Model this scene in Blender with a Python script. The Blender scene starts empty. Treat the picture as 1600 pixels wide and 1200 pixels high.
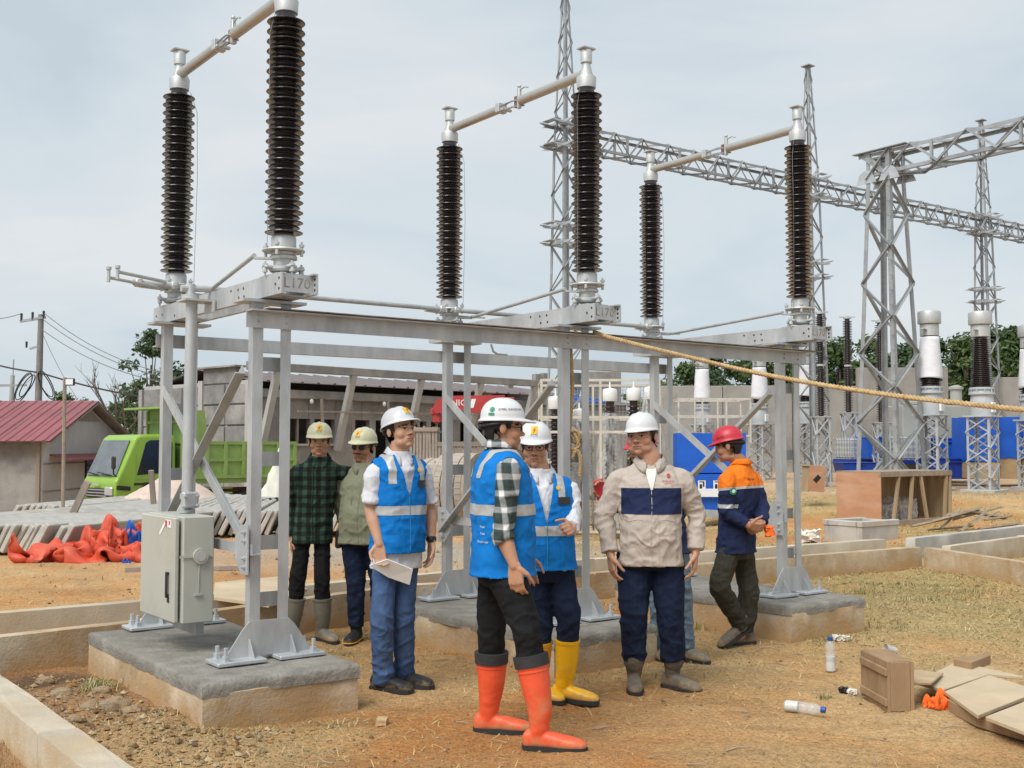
import bpy, bmesh, math, random
import numpy as np
from mathutils import Vector, Matrix, Euler
from mathutils.bvhtree import BVHTree

random.seed(7); np.random.seed(7)
SC = bpy.context.scene
COL = SC.collection
R = math.radians

# ------------------------------------------------------------ camera, world, sun, exposure
CAMH, FPX, PITCH = 1.5, 1741.0, 0.055
cam = bpy.data.cameras.new('camera'); cam_ob = bpy.data.objects.new('camera', cam); COL.objects.link(cam_ob)
cam.sensor_width = 36.0; cam.lens = FPX / 1600 * 36.0; cam.clip_start = 0.05; cam.clip_end = 3000
cam_ob.location = (0, 0, CAMH); cam_ob.rotation_euler = (math.pi / 2 + PITCH, 0, 0)
SC.camera = cam_ob

SUN_EL, SUN_AZ = R(52), R(215)     # azimuth measured clockwise from +Y
W = bpy.data.worlds.new('World'); SC.world = W; W.use_nodes = True
nt = W.node_tree; nt.nodes.clear()
def wn(t, **k):
    n = nt.nodes.new(t)
    for a, b in k.items(): setattr(n, a, b)
    return n
sky = wn('ShaderNodeTexSky', sky_type='NISHITA', sun_disc=False, sun_elevation=SUN_EL, sun_rotation=SUN_AZ, dust_density=2.0)
bg1 = wn('ShaderNodeBackground'); bg1.inputs[1].default_value = 0.10
bg2 = wn('ShaderNodeBackground'); bg2.inputs[1].default_value = 0.64
tc = wn('ShaderNodeTexCoord'); mp = wn('ShaderNodeMapping'); mp.inputs['Scale'].default_value = (1.0, 1.0, 2.6)
nz = wn('ShaderNodeTexNoise'); nz.inputs['Scale'].default_value = 2.1; nz.inputs['Detail'].default_value = 5; nz.inputs['Roughness'].default_value = .52
nz.inputs['Distortion'].default_value = .35
cr = wn('ShaderNodeValToRGB')
cr.color_ramp.elements[0].position = .37; cr.color_ramp.elements[0].color = (.66, .755, .83, 1)
cr.color_ramp.elements[1].position = .64; cr.color_ramp.elements[1].color = (.88, .92, .945, 1)
e = cr.color_ramp.elements.new(.5); e.color = (.76, .845, .90, 1)
mx = wn('ShaderNodeMixShader'); mx.inputs[0].default_value = .94
out = wn('ShaderNodeOutputWorld')
L = nt.links.new
L(tc.outputs['Generated'], mp.inputs['Vector']); L(mp.outputs['Vector'], nz.inputs['Vector']); L(nz.outputs['Fac'], cr.inputs['Fac'])
L(cr.outputs['Color'], bg2.inputs[0]); L(sky.outputs[0], bg1.inputs[0])
L(bg1.outputs[0], mx.inputs[1]); L(bg2.outputs[0], mx.inputs[2]); L(mx.outputs[0], out.inputs[0])

sun = bpy.data.lights.new('sun', 'SUN'); sun.energy = 2.7; sun.angle = R(38); sun.color = (1, .97, .93)
sun_ob = bpy.data.objects.new('sun', sun); COL.objects.link(sun_ob)
_d = Vector((math.sin(SUN_AZ) * math.cos(SUN_EL), math.cos(SUN_AZ) * math.cos(SUN_EL), math.sin(SUN_EL)))
sun_ob.rotation_euler = _d.to_track_quat('Z', 'Y').to_euler(); sun_ob.location = _d * 60
SC.view_settings.view_transform = 'Standard'; SC.view_settings.look = 'None'
SC.view_settings.exposure = 0.46; SC.view_settings.gamma = 1.0; SC.view_settings.use_curve_mapping = False

# ------------------------------------------------------------ places
_cp, _sp = math.cos(PITCH), math.sin(PITCH)
def _dir(px, py):
    x = (px - 800) / FPX; y = (600 - py) / FPX
    return Vector((x, _cp - y * _sp, _sp + y * _cp))
def G(px, py, z=0.0):
    d = _dir(px, py); t = (z - CAMH) / d.z
    return Vector((d.x * t, d.y * t, z))
def D(px, py, Y):
    d = _dir(px, py); t = Y / d.y
    return Vector((d.x * t, Y, CAMH + d.z * t))
PSI = 0.6391
UX = Vector((math.cos(PSI), math.sin(PSI), 0)); VX = Vector((-math.sin(PSI), math.cos(PSI), 0)); ZX = Vector((0, 0, 1))
O0 = Vector((-1.337, 6.471, 0)); SPAN = 2.33
def UV(u, v, z=0): return O0 + UX * u + VX * v + ZX * z

def sstep(a, b, x):
    t = np.clip((x - a) / (b - a), 0, 1); return t * t * (3 - 2 * t)
_P = np.random.RandomState(3).rand(64, 64, 64).astype(np.float32)
def vnoise(P):                                   # value noise in -1..1 on an (n,3) array
    P = np.asarray(P, dtype=np.float64); i = np.floor(P).astype(int); f = P - i; f = f * f * (3 - 2 * f); i &= 63; j = (i + 1) & 63
    x0, y0, z0 = i.T; x1, y1, z1 = j.T; fx, fy, fz = f.T
    a = _P[x0, y0, z0] * (1 - fx) + _P[x1, y0, z0] * fx; b = _P[x0, y1, z0] * (1 - fx) + _P[x1, y1, z0] * fx
    c = _P[x0, y0, z1] * (1 - fx) + _P[x1, y0, z1] * fx; d = _P[x0, y1, z1] * (1 - fx) + _P[x1, y1, z1] * fx
    return ((a * (1 - fy) + b * fy) * (1 - fz) + (c * (1 - fy) + d * fy) * fz) * 2 - 1
def fbm(P, o=4):
    P = np.asarray(P, float); s = 0; a = 1
    for k in range(o): s = s + a * vnoise(P * 2 ** k + 17.3 * k); a *= .5
    return s / 1.9
def ground_z(x, y):                               # terrain height, arrays
    x = np.atleast_1d(np.asarray(x, float)); y = np.atleast_1d(np.asarray(y, float))
    P = np.stack([x, y, 0 * x], 1)
    z = .035 * fbm(P * .45) + .028 * fbm(P * 1.7 + 5) + .017 * fbm(P * 5 + 9, 4) + .014 * fbm(np.stack([x * 1.1 + .5 * y, y * 4.2, 0 * x], 1) + 31, 4)
    z = z * (.4 + .6 * sstep(2.5, 6, y))
    side = 1 - sstep(-2, 4, x - .12 * y)
    z = z - .55 * sstep(19, 25, y) * side + .28 * sstep(21, 27, y) * (1 - side)
    # loose earth thrown up between the left pad and the front kerb
    Q = np.stack([x, y, 0 * x + 3.1], 1)
    w = np.exp(-(((x + 2.35) / .75) ** 2 + ((y - 6.2) / 1.1) ** 2))
    z = z + w * (.075 + .08 * fbm(Q * 2.3) + .05 * fbm(Q * 7, 3))
    w2 = np.exp(-(((x + 1.5) / .7) ** 2 + ((y - 5.55) / .45) ** 2))
    return z + w2 * (.015 + .045 * fbm(Q * 5, 4))
def gz(x, y): return float(ground_z(x, y)[0])

# ------------------------------------------------------------ materials
MATS = {}
def mat(name, col, rough=.8, metal=0., var=.12, scale=6., bump=0., bscale=40., col2=None, fac=(.4, .65), coord='Object', spec=.4, stretch=(1, 1, 1), detail=5, trans=0., alpha=1., dirt=None, dscale=2.0, coat=0.):
    """noise-mottled surface: base colour varied by noise, optional second colour in patches, fine bump"""
    if name in MATS: return MATS[name]
    m = bpy.data.materials.new(name); m.use_nodes = True; t = m.node_tree; N = t.nodes; lk = t.links.new
    b = N['Principled BSDF']; b.inputs['Roughness'].default_value = rough; b.inputs['Metallic'].default_value = metal
    b.inputs['Specular IOR Level'].default_value = spec
    if coat: b.inputs['Coat Weight'].default_value = coat
    if trans: b.inputs['Transmission Weight'].default_value = trans
    b.inputs['Alpha'].default_value = alpha
    c = N.new('ShaderNodeTexCoord'); mpn = N.new('ShaderNodeMapping'); mpn.inputs['Scale'].default_value = stretch
    lk(c.outputs[coord], mpn.inputs['Vector'])
    n1 = N.new('ShaderNodeTexNoise'); n1.inputs['Scale'].default_value = scale; n1.inputs['Detail'].default_value = detail; n1.inputs['Roughness'].default_value = .6
    lk(mpn.outputs[0], n1.inputs['Vector'])
    r = N.new('ShaderNodeValToRGB'); col = tuple(col)
    r.color_ramp.elements[0].position = .28; r.color_ramp.elements[1].position = .72
    r.color_ramp.elements[0].color = (*[x * (1 - var) for x in col], 1); r.color_ramp.elements[1].color = (*[min(1, x * (1 + var)) for x in col], 1)
    lk(n1.outputs['Fac'], r.inputs['Fac']); outc = r.outputs['Color']
    for k, (cc, ff, sc) in enumerate([(col2, fac, scale * .37), (dirt, (.5, .75), dscale)]):
        if cc is None: continue
        n2 = N.new('ShaderNodeTexNoise'); n2.inputs['Scale'].default_value = sc; n2.inputs['Detail'].default_value = 6; n2.inputs['Roughness'].default_value = .65
        o = N.new('ShaderNodeVectorMath'); o.operation = 'ADD'; o.inputs[1].default_value = (3.3 + 5 * k, 7.7, 1.1)
        lk(mpn.outputs[0], o.inputs[0]); lk(o.outputs[0], n2.inputs['Vector'])
        f = N.new('ShaderNodeMapRange'); f.inputs[1].default_value = ff[0]; f.inputs[2].default_value = ff[1]
        lk(n2.outputs['Fac'], f.inputs[0]); mxn = N.new('ShaderNodeMixRGB'); lk(f.outputs[0], mxn.inputs[0]); lk(outc, mxn.inputs[1])
        mxn.inputs[2].default_value = (*cc, 1); outc = mxn.outputs[0]
    lk(outc, b.inputs['Base Color'])
    if bump:
        n3 = N.new('ShaderNodeTexNoise'); n3.inputs['Scale'].default_value = bscale; n3.inputs['Detail'].default_value = 6; n3.inputs['Roughness'].default_value = .65
        lk(mpn.outputs[0], n3.inputs['Vector']); bp = N.new('ShaderNodeBump'); bp.inputs['Strength'].default_value = bump; bp.inputs['Distance'].default_value = .02
        lk(n3.outputs['Fac'], bp.inputs['Height']); lk(bp.outputs[0], b.inputs['Normal'])
    MATS[name] = m; return m

def mud(m, z0, z1, col, sc=9., amt=.9):
    """earth splashed on the lowest part of a thing: patchy, by height above its base"""
    t = m.node_tree; N = t.nodes; lk = t.links.new; b = N['Principled BSDF']; src = b.inputs['Base Color'].links[0].from_socket; c = N.new('ShaderNodeTexCoord'); sp_ = N.new('ShaderNodeSeparateXYZ'); lk(c.outputs['Object'], sp_.inputs[0])
    n = N.new('ShaderNodeTexNoise'); n.inputs['Scale'].default_value = sc; n.inputs['Detail'].default_value = 6; n.inputs['Roughness'].default_value = .7; lk(c.outputs['Object'], n.inputs['Vector'])
    a = N.new('ShaderNodeMath'); a.operation = 'MULTIPLY_ADD'; a.inputs[1].default_value = (z1 - z0) * 3.0; a.inputs[2].default_value = -(z1 - z0) * 1.5; lk(n.outputs['Fac'], a.inputs[0]); s_ = N.new('ShaderNodeMath'); s_.operation = 'ADD'; lk(sp_.outputs[2], s_.inputs[0]); lk(a.outputs[0], s_.inputs[1])
    r = N.new('ShaderNodeMapRange'); r.inputs[1].default_value = z0; r.inputs[2].default_value = z1; r.inputs[3].default_value = amt; r.inputs[4].default_value = 0; lk(s_.outputs[0], r.inputs[0]); x = N.new('ShaderNodeMixRGB'); lk(r.outputs[0], x.inputs[0]); lk(src, x.inputs[1]); x.inputs[2].default_value = (*col, 1); lk(x.outputs[0], b.inputs['Base Color'])
M = {}
M['galv'] = mat('galvanised_steel', (.45, .465, .465), .5, .35, .2, 9, .06, 120, col2=(.34, .355, .36), fac=(.48, .68), dirt=(.52, .53, .52), dscale=3.5, stretch=(1, 1, .4))
M['galv_bright'] = mat('bright_galvanised_steel', (.52, .545, .56), .42, .4, .12, 14, .04, 140, col2=(.42, .44, .46))
M['galv_far'] = mat('tower_steel', (.36, .375, .38), .55, .3, .18, 3, 0, col2=(.26, .27, .28))
M['rust'] = mat('rust_stained_steel', (.20, .155, .125), .7, .2, .3, 20, .08, 90, col2=(.32, .31, .30))
M['alu'] = mat('aluminium_tube', (.47, .46, .43), .38, .55, .08, 5, .02, 80, col2=(.44, .40, .34), fac=(.5, .8))
M['cast'] = mat('cast_aluminium', (.50, .51, .50), .5, .4, .12, 18, .08, 120)
M['copper'] = mat('copper_contact', (.24, .13, .10), .5, .5, .2, 30)
M['porc'] = mat('brown_porcelain', (.026, .018, .018), .24, 0, .25, 8, spec=.55, coat=.35)
M['porc_far'] = mat('dark_porcelain', (.035, .022, .020), .25, 0, .25, 8, spec=.6)
M['cab'] = mat('cabinet_paint', (.42, .425, .375), .42, 0, .04, 3, .015, 200, dirt=(.36, .355, .30), dscale=3)
M['dark'] = mat('black_plastic', (.02, .02, .022), .45, 0, .2, 10)
M['rubber'] = mat('black_rubber', (.025, .025, .026), .7, 0, .25, 12)
M['white'] = mat('white_plastic', (.75, .75, .73), .5, 0, .05, 8)
M['glass'] = mat('dark_glass', (.02, .025, .03), .08, 0, .2, 3, spec=.6)
M['redlab'] = mat('red_print', (.45, .05, .05), .6)

# ------------------------------------------------------------ mesh builder
class MB:
    def __init__(s): s.V = []; s.F = []; s.parts = []
    def add(s, vs, fs):
        s.parts.append((len(s.V), len(s.F))); o = len(s.V); s.V += [tuple(v) for v in vs]; s.F += [tuple(i + o for i in f) for f in fs]; return s
    def box(s, c, d, M3=None, b=0.):
        hx, hy, hz = d[0] / 2, d[1] / 2, d[2] / 2; c = Vector(c)
        if b <= 0:
            vs = [Vector((x, y, z)) for x in (-hx, hx) for y in (-hy, hy) for z in (-hz, hz)]
            fs = [(0, 1, 3, 2), (4, 6, 7, 5), (0, 4, 5, 1), (2, 3, 7, 6), (0, 2, 6, 4), (1, 5, 7, 3)]
        else:
            bm = bmesh.new(); bmesh.ops.create_cube(bm, size=1)
            for v in bm.verts: v.co = Vector((v.co.x * d[0], v.co.y * d[1], v.co.z * d[2]))
            bmesh.ops.bevel(bm, geom=bm.edges[:], offset=min(b, .45 * min(d)), segments=1, affect='EDGES')
            bm.verts.index_update(); vs = [v.co.copy() for v in bm.verts]; fs = [[v.index for v in f.verts] for f in bm.faces]; bm.free()
        if M3 is not None: vs = [M3 @ v for v in vs]
        return s.add([v + c for v in vs], fs)
    def frame(s, p, q, up=(0, 0, 1)):
        z = (Vector(q) - Vector(p)); l = z.length; z.normalize(); u = Vector(up)
        if abs(z.dot(u)) > .99: u = Vector((0, 1, 0))
        x = u.cross(z).normalized(); y = z.cross(x); return x, y, z, l
    def bar(s, p, q, w, h, up=(0, 0, 1), b=0.):
        x, y, z, l = s.frame(p, q, up); M3 = Matrix((x, y, z)).transposed()
        return s.box((Vector(p) + Vector(q)) / 2, (w, h, l), M3, b)
    def prism(s, poly, o, ax, ay, az):
        o, ax, ay, az = map(Vector, (o, ax, ay, az)); n = len(poly)
        a = [o + ax * p[0] + ay * p[1] for p in poly]; b = [v + az for v in a]
        fs = [tuple(range(n))[::-1], tuple(range(n, 2 * n))] + [(i, (i + 1) % n, n + (i + 1) % n, n + i) for i in range(n)]
        return s.add(a + b, fs)
    def angle(s, p, q, leg, t, d1, d2):               # L section, legs along d1 and d2
        l1 = leg if not isinstance(leg, tuple) else leg[0]; l2 = leg if not isinstance(leg, tuple) else leg[1]
        return s.prism([(0, 0), (l1, 0), (l1, t), (t, t), (t, l2), (0, l2)], p, d1, d2, Vector(q) - Vector(p))
    def tube(s, pts, r, n=10, cap=True, up=(0, 0, 1)):
        pts = [Vector(p) for p in pts]; k = len(pts); rr = r if isinstance(r, (list, tuple)) else [r] * k; vs = []; fs = []
        x = None
        for i, p in enumerate(pts):
            t = (pts[min(i + 1, k - 1)] - pts[max(i - 1, 0)]).normalized()
            if x is None:
                u = Vector(up) if abs(t.dot(Vector(up))) < .95 else Vector((0, 1, 0)); x = u.cross(t).normalized()
            else: x = (x - t * x.dot(t)).normalized()
            y = t.cross(x)
            vs += [p + (x * math.cos(a) + y * math.sin(a)) * rr[i] for a in [2 * math.pi * j / n for j in range(n)]]
        for i in range(k - 1):
            for j in range(n): fs.append((i * n + j, i * n + (j + 1) % n, (i + 1) * n + (j + 1) % n, (i + 1) * n + j))
        if cap: fs += [tuple(range(n))[::-1], tuple(range((k - 1) * n, k * n))]
        return s.add(vs, fs)
    def lathe(s, prof, o=(0, 0, 0), n=20, axis=None):
        o = Vector(o); k = len(prof); Mx = axis if axis is not None else Matrix.Identity(3); vs = []; fs = []
        for r, z in prof:
            vs += [o + Mx @ Vector((r * math.cos(2 * math.pi * j / n), r * math.sin(2 * math.pi * j / n), z)) for j in range(n)]
        for i in range(k - 1):
            for j in range(n): fs.append((i * n + j, i * n + (j + 1) % n, (i + 1) * n + (j + 1) % n, (i + 1) * n + j))
        fs += [tuple(range(n))[::-1], tuple(range((k - 1) * n, k * n))]
        return s.add(vs, fs)
    def cyl(s, c, r, h, n=12, axis=None): return s.lathe([(r, -h / 2), (r, h / 2)], c, n, axis)
    def ell(s, c, r, n=12, m=8, M3=None):
        c = Vector(c); vs = []; fs = []
        for i in range(m + 1):
            a = math.pi * i / m
            for j in range(n):
                b = 2 * math.pi * j / n; v = Vector((r[0] * math.sin(a) * math.cos(b), r[1] * math.sin(a) * math.sin(b), r[2] * math.cos(a)))
                vs.append(c + (M3 @ v if M3 is not None else v))
        for i in range(m):
            for j in range(n): fs.append((i * n + j, (i + 1) * n + j, (i + 1) * n + (j + 1) % n, i * n + (j + 1) % n))
        return s.add(vs, fs)
    def mesh(s, name, smooth=None):
        me = bpy.data.meshes.new(name); me.from_pydata(s.V, [], s.F); me.update()
        bm = bmesh.new(); bm.from_mesh(me); bmesh.ops.remove_doubles(bm, verts=bm.verts[:], dist=1e-5)
        bmesh.ops.recalc_face_normals(bm, faces=bm.faces[:]); bm.to_mesh(me); bm.free()
        if smooth:
            me.polygons.foreach_set('use_smooth', [True] * len(me.polygons)); me.set_sharp_from_angle(angle=R(smooth))
        return me
    def build(s, name, m, parent=None, smooth=None, loc=(0, 0, 0), kind=None):
        me = s.mesh(name, smooth); return tag(put(name, me, m, parent, loc), kind=kind)
    def each(s, name, m, parent=None, smooth=None, group=1):
        """every shape added becomes a part of its own (or every `group` shapes together)"""
        out = []
        for k in range(0, len(s.parts), group):
            b = MB(); a = s.parts[k][0]; z = s.parts[min(k + group, len(s.parts)) - 1]
            v0, f0 = s.parts[k]; v1, f1 = s.parts[k + group] if k + group < len(s.parts) else (len(s.V), len(s.F))
            b.V = s.V[v0:v1]; b.F = [tuple(i - v0 for i in f) for f in s.F[f0:f1]]; out.append(b.build(name, m, parent, smooth))
        return out
def put(name, me, m, parent=None, loc=(0, 0, 0)):
    if m is not None and not me.materials: me.materials.append(m)
    o = bpy.data.objects.new(name, me); COL.objects.link(o); o.location = loc
    if parent is not None: o.parent = parent
    return o
def tag(o, label=None, cat=None, group=None, kind=None):
    if label: o['label'] = label
    if cat: o['category'] = cat
    if group: o['group'] = group
    if kind: o['kind'] = kind
    return o
def thing(name, label, cat, loc=(0, 0, 0), rz=0., group=None):
    o = bpy.data.objects.new(name, None); COL.objects.link(o); o.location = loc; o.rotation_euler = (0, 0, rz); o.empty_display_size = .2
    return tag(o, label, cat, group)
def copy_tree(o, parent=None):
    kids = list(o.children); c = o.copy(); COL.objects.link(c); c.parent = parent
    for k in kids: copy_tree(k, c)
    return c
def rotm(ax, a): return Matrix.Rotation(a, 3, ax)
def text_mesh(body, size=1.0, extrude=0.0, align='CENTER'):
    cu = bpy.data.curves.new('lettering', 'FONT'); cu.body = body; cu.size = size; cu.extrude = extrude; cu.align_x = align; cu.align_y = 'CENTER'; cu.resolution_u = 2
    o = bpy.data.objects.new('lettering', cu); COL.objects.link(o)
    me = bpy.data.meshes.new_from_object(o.evaluated_get(bpy.context.evaluated_depsgraph_get()))
    bpy.data.objects.remove(o); me.name = 'lettering'; return me
def put_text(body, size, m, M4, parent, name='lettering', ext=.001):
    me = text_mesh(body, size, ext); me.transform(M4); me.materials.clear(); return put(name, me, m, parent)
def basis(o, x, y, z):
    Mx = Matrix((x, y, z)).transposed().to_4x4(); Mx.translation = Vector(o); return Mx

# ============================================================ GROUND
def uv_of(x, y):
    a = x - O0.x; b = y - O0.y; c, s = math.cos(PSI), math.sin(PSI)
    return c * a + s * b, -s * a + c * b
_gz0 = ground_z
def ground_z(x, y):
    z = _gz0(x, y); x = np.atleast_1d(np.asarray(x, float)); y = np.atleast_1d(np.asarray(y, float)); u, v = uv_of(x, y)
    z = z - .62 * (1 - sstep(-1.53, -1.44, u)) * (1 - sstep(1.6, 1.9, v)) * sstep(-3.6, -3.2, v)
    return z
def vcol_mat(name, rough=.9, bump=0., bscale=30., var=.18, scale=40., spec=.25, speck=0.):
    m = bpy.data.materials.new(name); m.use_nodes = True; N = m.node_tree.nodes; lk = m.node_tree.links.new; b = N['Principled BSDF']
    b.inputs['Roughness'].default_value = rough; b.inputs['Specular IOR Level'].default_value = spec
    a = N.new('ShaderNodeVertexColor'); a.layer_name = 'Col'; c = N.new('ShaderNodeTexCoord')
    n = N.new('ShaderNodeTexNoise'); n.inputs['Scale'].default_value = scale; n.inputs['Detail'].default_value = 8; n.inputs['Roughness'].default_value = .7
    lk(c.outputs['Object'], n.inputs['Vector'])
    r = N.new('ShaderNodeMapRange'); r.inputs[1].default_value = .25; r.inputs[2].default_value = .75; r.inputs[3].default_value = 1 - var; r.inputs[4].default_value = 1 + var
    lk(n.outputs['Fac'], r.inputs[0]); x = N.new('ShaderNodeVectorMath'); x.operation = 'SCALE'; lk(a.outputs['Color'], x.inputs[0]); lk(r.outputs[0], x.inputs['Scale'])
    src = x.outputs[0]
    if speck:
        v_ = N.new('ShaderNodeTexNoise'); v_.inputs['Scale'].default_value = speck; v_.inputs['Detail'].default_value = 3; v_.inputs['Roughness'].default_value = .8; lk(c.outputs['Object'], v_.inputs['Vector']); r2 = N.new('ShaderNodeMapRange'); r2.inputs[1].default_value = .36; r2.inputs[2].default_value = .50; r2.inputs[3].default_value = .50; r2.inputs[4].default_value = 1.04; lk(v_.outputs['Fac'], r2.inputs[0]); x2 = N.new('ShaderNodeVectorMath'); x2.operation = 'SCALE'; lk(src, x2.inputs[0]); lk(r2.outputs[0], x2.inputs['Scale']); src = x2.outputs[0]
    lk(src, b.inputs['Base Color'])
    if bump:
        n3 = N.new('ShaderNodeTexNoise'); n3.inputs['Scale'].default_value = bscale; n3.inputs['Detail'].default_value = 9; n3.inputs['Roughness'].default_value = .72
        lk(c.outputs['Object'], n3.inputs['Vector']); bp = N.new('ShaderNodeBump'); bp.inputs['Strength'].default_value = bump; bp.inputs['Distance'].default_value = .05
        lk(n3.outputs['Fac'], bp.inputs['Height']); lk(bp.outputs[0], b.inputs['Normal'])
    return m
def set_vcol(me, C):
    at = me.color_attributes.new('Col', 'FLOAT_COLOR', 'POINT'); C = np.asarray(C, np.float32)
    if C.shape[1] == 3: C = np.concatenate([C, np.ones((len(C), 1), np.float32)], 1)
    at.data.foreach_set('color', C.ravel())
def grass_mask(x, y):
    P = np.stack([x, y, 0 * x + 1.7], 1)
    n = fbm(P * .55, 4); n2 = fbm(P * 1.9 + 4, 3)
    right = sstep(.0, 3.0, x - .10 * y) * sstep(7.0, 8.6, y + .25 * (x - 3)) * (1 - sstep(27, 34, y))
    mid = .30 * np.exp(-((x - .3) / 1.9) ** 2) * sstep(7.2, 8.2, y) * (1 - sstep(13, 17, y))
    back = .55 * sstep(13, 16, y) * (1 - sstep(24, 30, y)) * sstep(-4, -1, x)
    pads = 0 * x
    for i in range(3):
        c = UV(i * SPAN - .12, .0); pads = pads + .75 * np.exp(-(((x - c.x - .1) / .9) ** 2 + ((y - c.y + .55) / .55) ** 2) * 1.3)
    m = np.maximum(np.maximum(right, mid), np.maximum(back, pads * .5))
    return np.clip(m * (.55 + 1.25 * n + .7 * n2), 0, 1)
def build_ground():
    ys = np.concatenate([np.linspace(-5, 3.6, 18), np.linspace(3.8, 11, 250), 11.05 * (400 / 11.05) ** np.linspace(0, 1, 170)])
    ts = np.concatenate([np.linspace(-2.2, -.75, 26)[:-1], np.linspace(-.75, .75, 470), np.linspace(.75, 2.2, 26)[1:]])
    Y, T = np.meshgrid(ys, ts, indexing='ij'); X = T * (np.abs(Y) * .8 + 1.2); x = X.ravel(); y = Y.ravel()
    z = ground_z(x, y); n, m = Y.shape
    me = bpy.data.meshes.new('ground'); i = np.arange(n * m).reshape(n, m)
    F = np.stack([i[:-1, :-1], i[:-1, 1:], i[1:, 1:], i[1:, :-1]], -1).reshape(-1, 4)
    me.from_pydata(np.stack([x, y, z], 1).tolist(), [], F.tolist()); me.polygons.foreach_set('use_smooth', [True] * len(me.polygons))
    P = np.stack([x, y, 0 * x], 1)
    A = np.array([.66, .42, .195]); B = np.array([.56, .25, .08]); Cc = np.array([.70, .51, .27]); Dg = np.array([.46, .395, .175]); E_ = np.array([.42, .40, .36]); Br = np.array([.27, .165, .095])
    n1 = fbm(P * .5 + 3, 5); n2 = fbm(np.stack([x * .9, y * 1.6, 0 * x], 1) + 11, 5); n3 = fbm(P * 3.1 + 2, 4)
    c = A + (B - A) * np.clip(.50 + 1.2 * n1 + .6 * n3, 0, 1)[:, None]; st = fbm(np.stack([x * 1.6 + .6 * y, y * 6.5, 0 * x], 1) + 3, 4); c = c * (1 - .30 * np.clip(st * 1.6 - .1, 0, 1))[:, None]
    c = c + (Cc - c) * (np.clip(.05 + 1.4 * n2, 0, 1) * .75)[:, None]
    g = grass_mask(x, y); c = c + (Dg - c) * (g * .62)[:, None]
    # gravel-grey hardstanding near the drums
    gw = np.clip(np.exp(-(((x + 1.2) / 3.2) ** 2 + ((y - 15.5) / 1.8) ** 2)) * 1.2 + .5 * sstep(24, 30, y), 0, 1); c = c + (E_ - c) * (gw * .7)[:, None]
    # darker disturbed earth by the left pad
    w = np.exp(-(((x + 2.35) / .8) ** 2 + ((y - 6.3) / 1.25) ** 2)); c = c + (Br * 1.35 - c) * (np.clip(w * (1.0 + .9 * n3), 0, 1) * .75)[:, None]
    w = np.exp(-(((x + 2.9) / .45) ** 2 + ((y - 7.1) / .35) ** 2)); c = c + (Br * .7 - c) * np.clip(w * 1.2, 0, 1)[:, None]
    c = c * (1 + .16 * n3 + .1 * fbm(P * 11 + 1, 3))[:, None]
    set_vcol(me, np.clip(c, .02, .9))
    o = put('ground', me, vcol_mat('clay_ground', .95, 1.0, 22, .32, 24, speck=70)); tag(o, kind='structure'); return o
build_ground()

# ============================================================ CONCRETE
M['conc'] = mat('tan_stained_concrete', (.48, .385, .265), .9, 0, .2, 5, .45, 45, col2=(.39, .265, .145), fac=(.42, .62), dirt=(.53, .47, .38), dscale=2.6)
M['conc_top'] = mat('fresh_grey_screed', (.245, .23, .20), .85, 0, .28, 7, .9, 28, col2=(.37, .345, .30), fac=(.55, .8), dirt=(.16, .145, .12), dscale=1.8)
M['conc_grey'] = mat('grey_concrete', (.42, .41, .38), .9, 0, .15, 4, .3, 50, col2=(.33, .31, .28), fac=(.45, .7), dirt=(.52, .48, .40), dscale=1.5)
M['kerb'] = mat('kerb_concrete', (.48, .42, .325), .9, 0, .13, 5, .3, 60, col2=(.40, .36, .30), fac=(.5, .72), dirt=(.45, .34, .21), dscale=1.3)
mud(M['conc'], .0, .14, (.44, .27, .12), 6); mud(M['kerb'], -.02, .12, (.42, .29, .15), 5)
def rough_block(poly, z0, z1, nz=4, seg=.07, amp=.010, taper=0., seed=0, round_=.02):
    """an uneven cast block: closed polygon (x,y) sides subdivided, top edge worn round"""
    pts = []
    for i in range(len(poly)):
        a = Vector(poly[i]).to_2d(); b = Vector(poly[(i + 1) % len(poly)]).to_2d(); k = max(1, int((b - a).length / seg))
        pts += [a.lerp(b, j / k) for j in range(k)]
    cen = sum(pts, Vector((0, 0))) / len(pts); n = len(pts); V = []; F = []
    zs = [(z0 + (z1 - round_ - z0) * k / nz, 1 + taper * (1 - k / nz)) for k in range(nz + 1)] + [(z1, None)]
    P = []
    for z, sc in zs:
        for p in pts:
            q = cen + (p - cen) * (sc if sc else 1); 
            if sc is None: d = (cen - q).normalized(); q = q + d * round_
            P.append((q.x, q.y, z))
    P = np.array(P); nn = fbm(P * 5 + seed, 3); n2 = fbm(P * 19 + seed, 2); C = np.array([cen.x, cen.y, 0]); dd = P - C; dd[:, 2] = 0; dd /= np.linalg.norm(dd, axis=1)[:, None] + 1e-9
    P = P + dd * (amp * nn + amp * .5 * n2)[:, None]; P[-n:, 2] += .4 * amp * nn[-n:]
    for k in range(len(zs) - 1):
        for i in range(n): F.append((k * n + i, k * n + (i + 1) % n, (k + 1) * n + (i + 1) % n, (k + 1) * n + i))
    # inset rings for the top
    base = (len(zs) - 1) * n; last = base; V = P.tolist()
    for s_ in (.72, .4):
        o = len(V); Q = np.array(V[base:base + n]); Q[:, :2] = C[:2] + (Q[:, :2] - C[:2]) * s_; Q[:, 2] = z1 + .006 * fbm(Q * 4 + seed, 3); V += Q.tolist()
        for i in range(n): F.append((last + i, last + (i + 1) % n, o + (i + 1) % n, o + i))
        last = o
    F.append(tuple(range(last, last + n)))
    b = MB(); b.V = [tuple(v) for v in V]; b.F = F; return b
pad_lab = ['big tan concrete footing under the cabinet, nearest to the left kerb', 'concrete footing behind the man in yellow boots, middle of three', 'concrete footing beside the man in the red helmet, rightmost of three']
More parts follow.
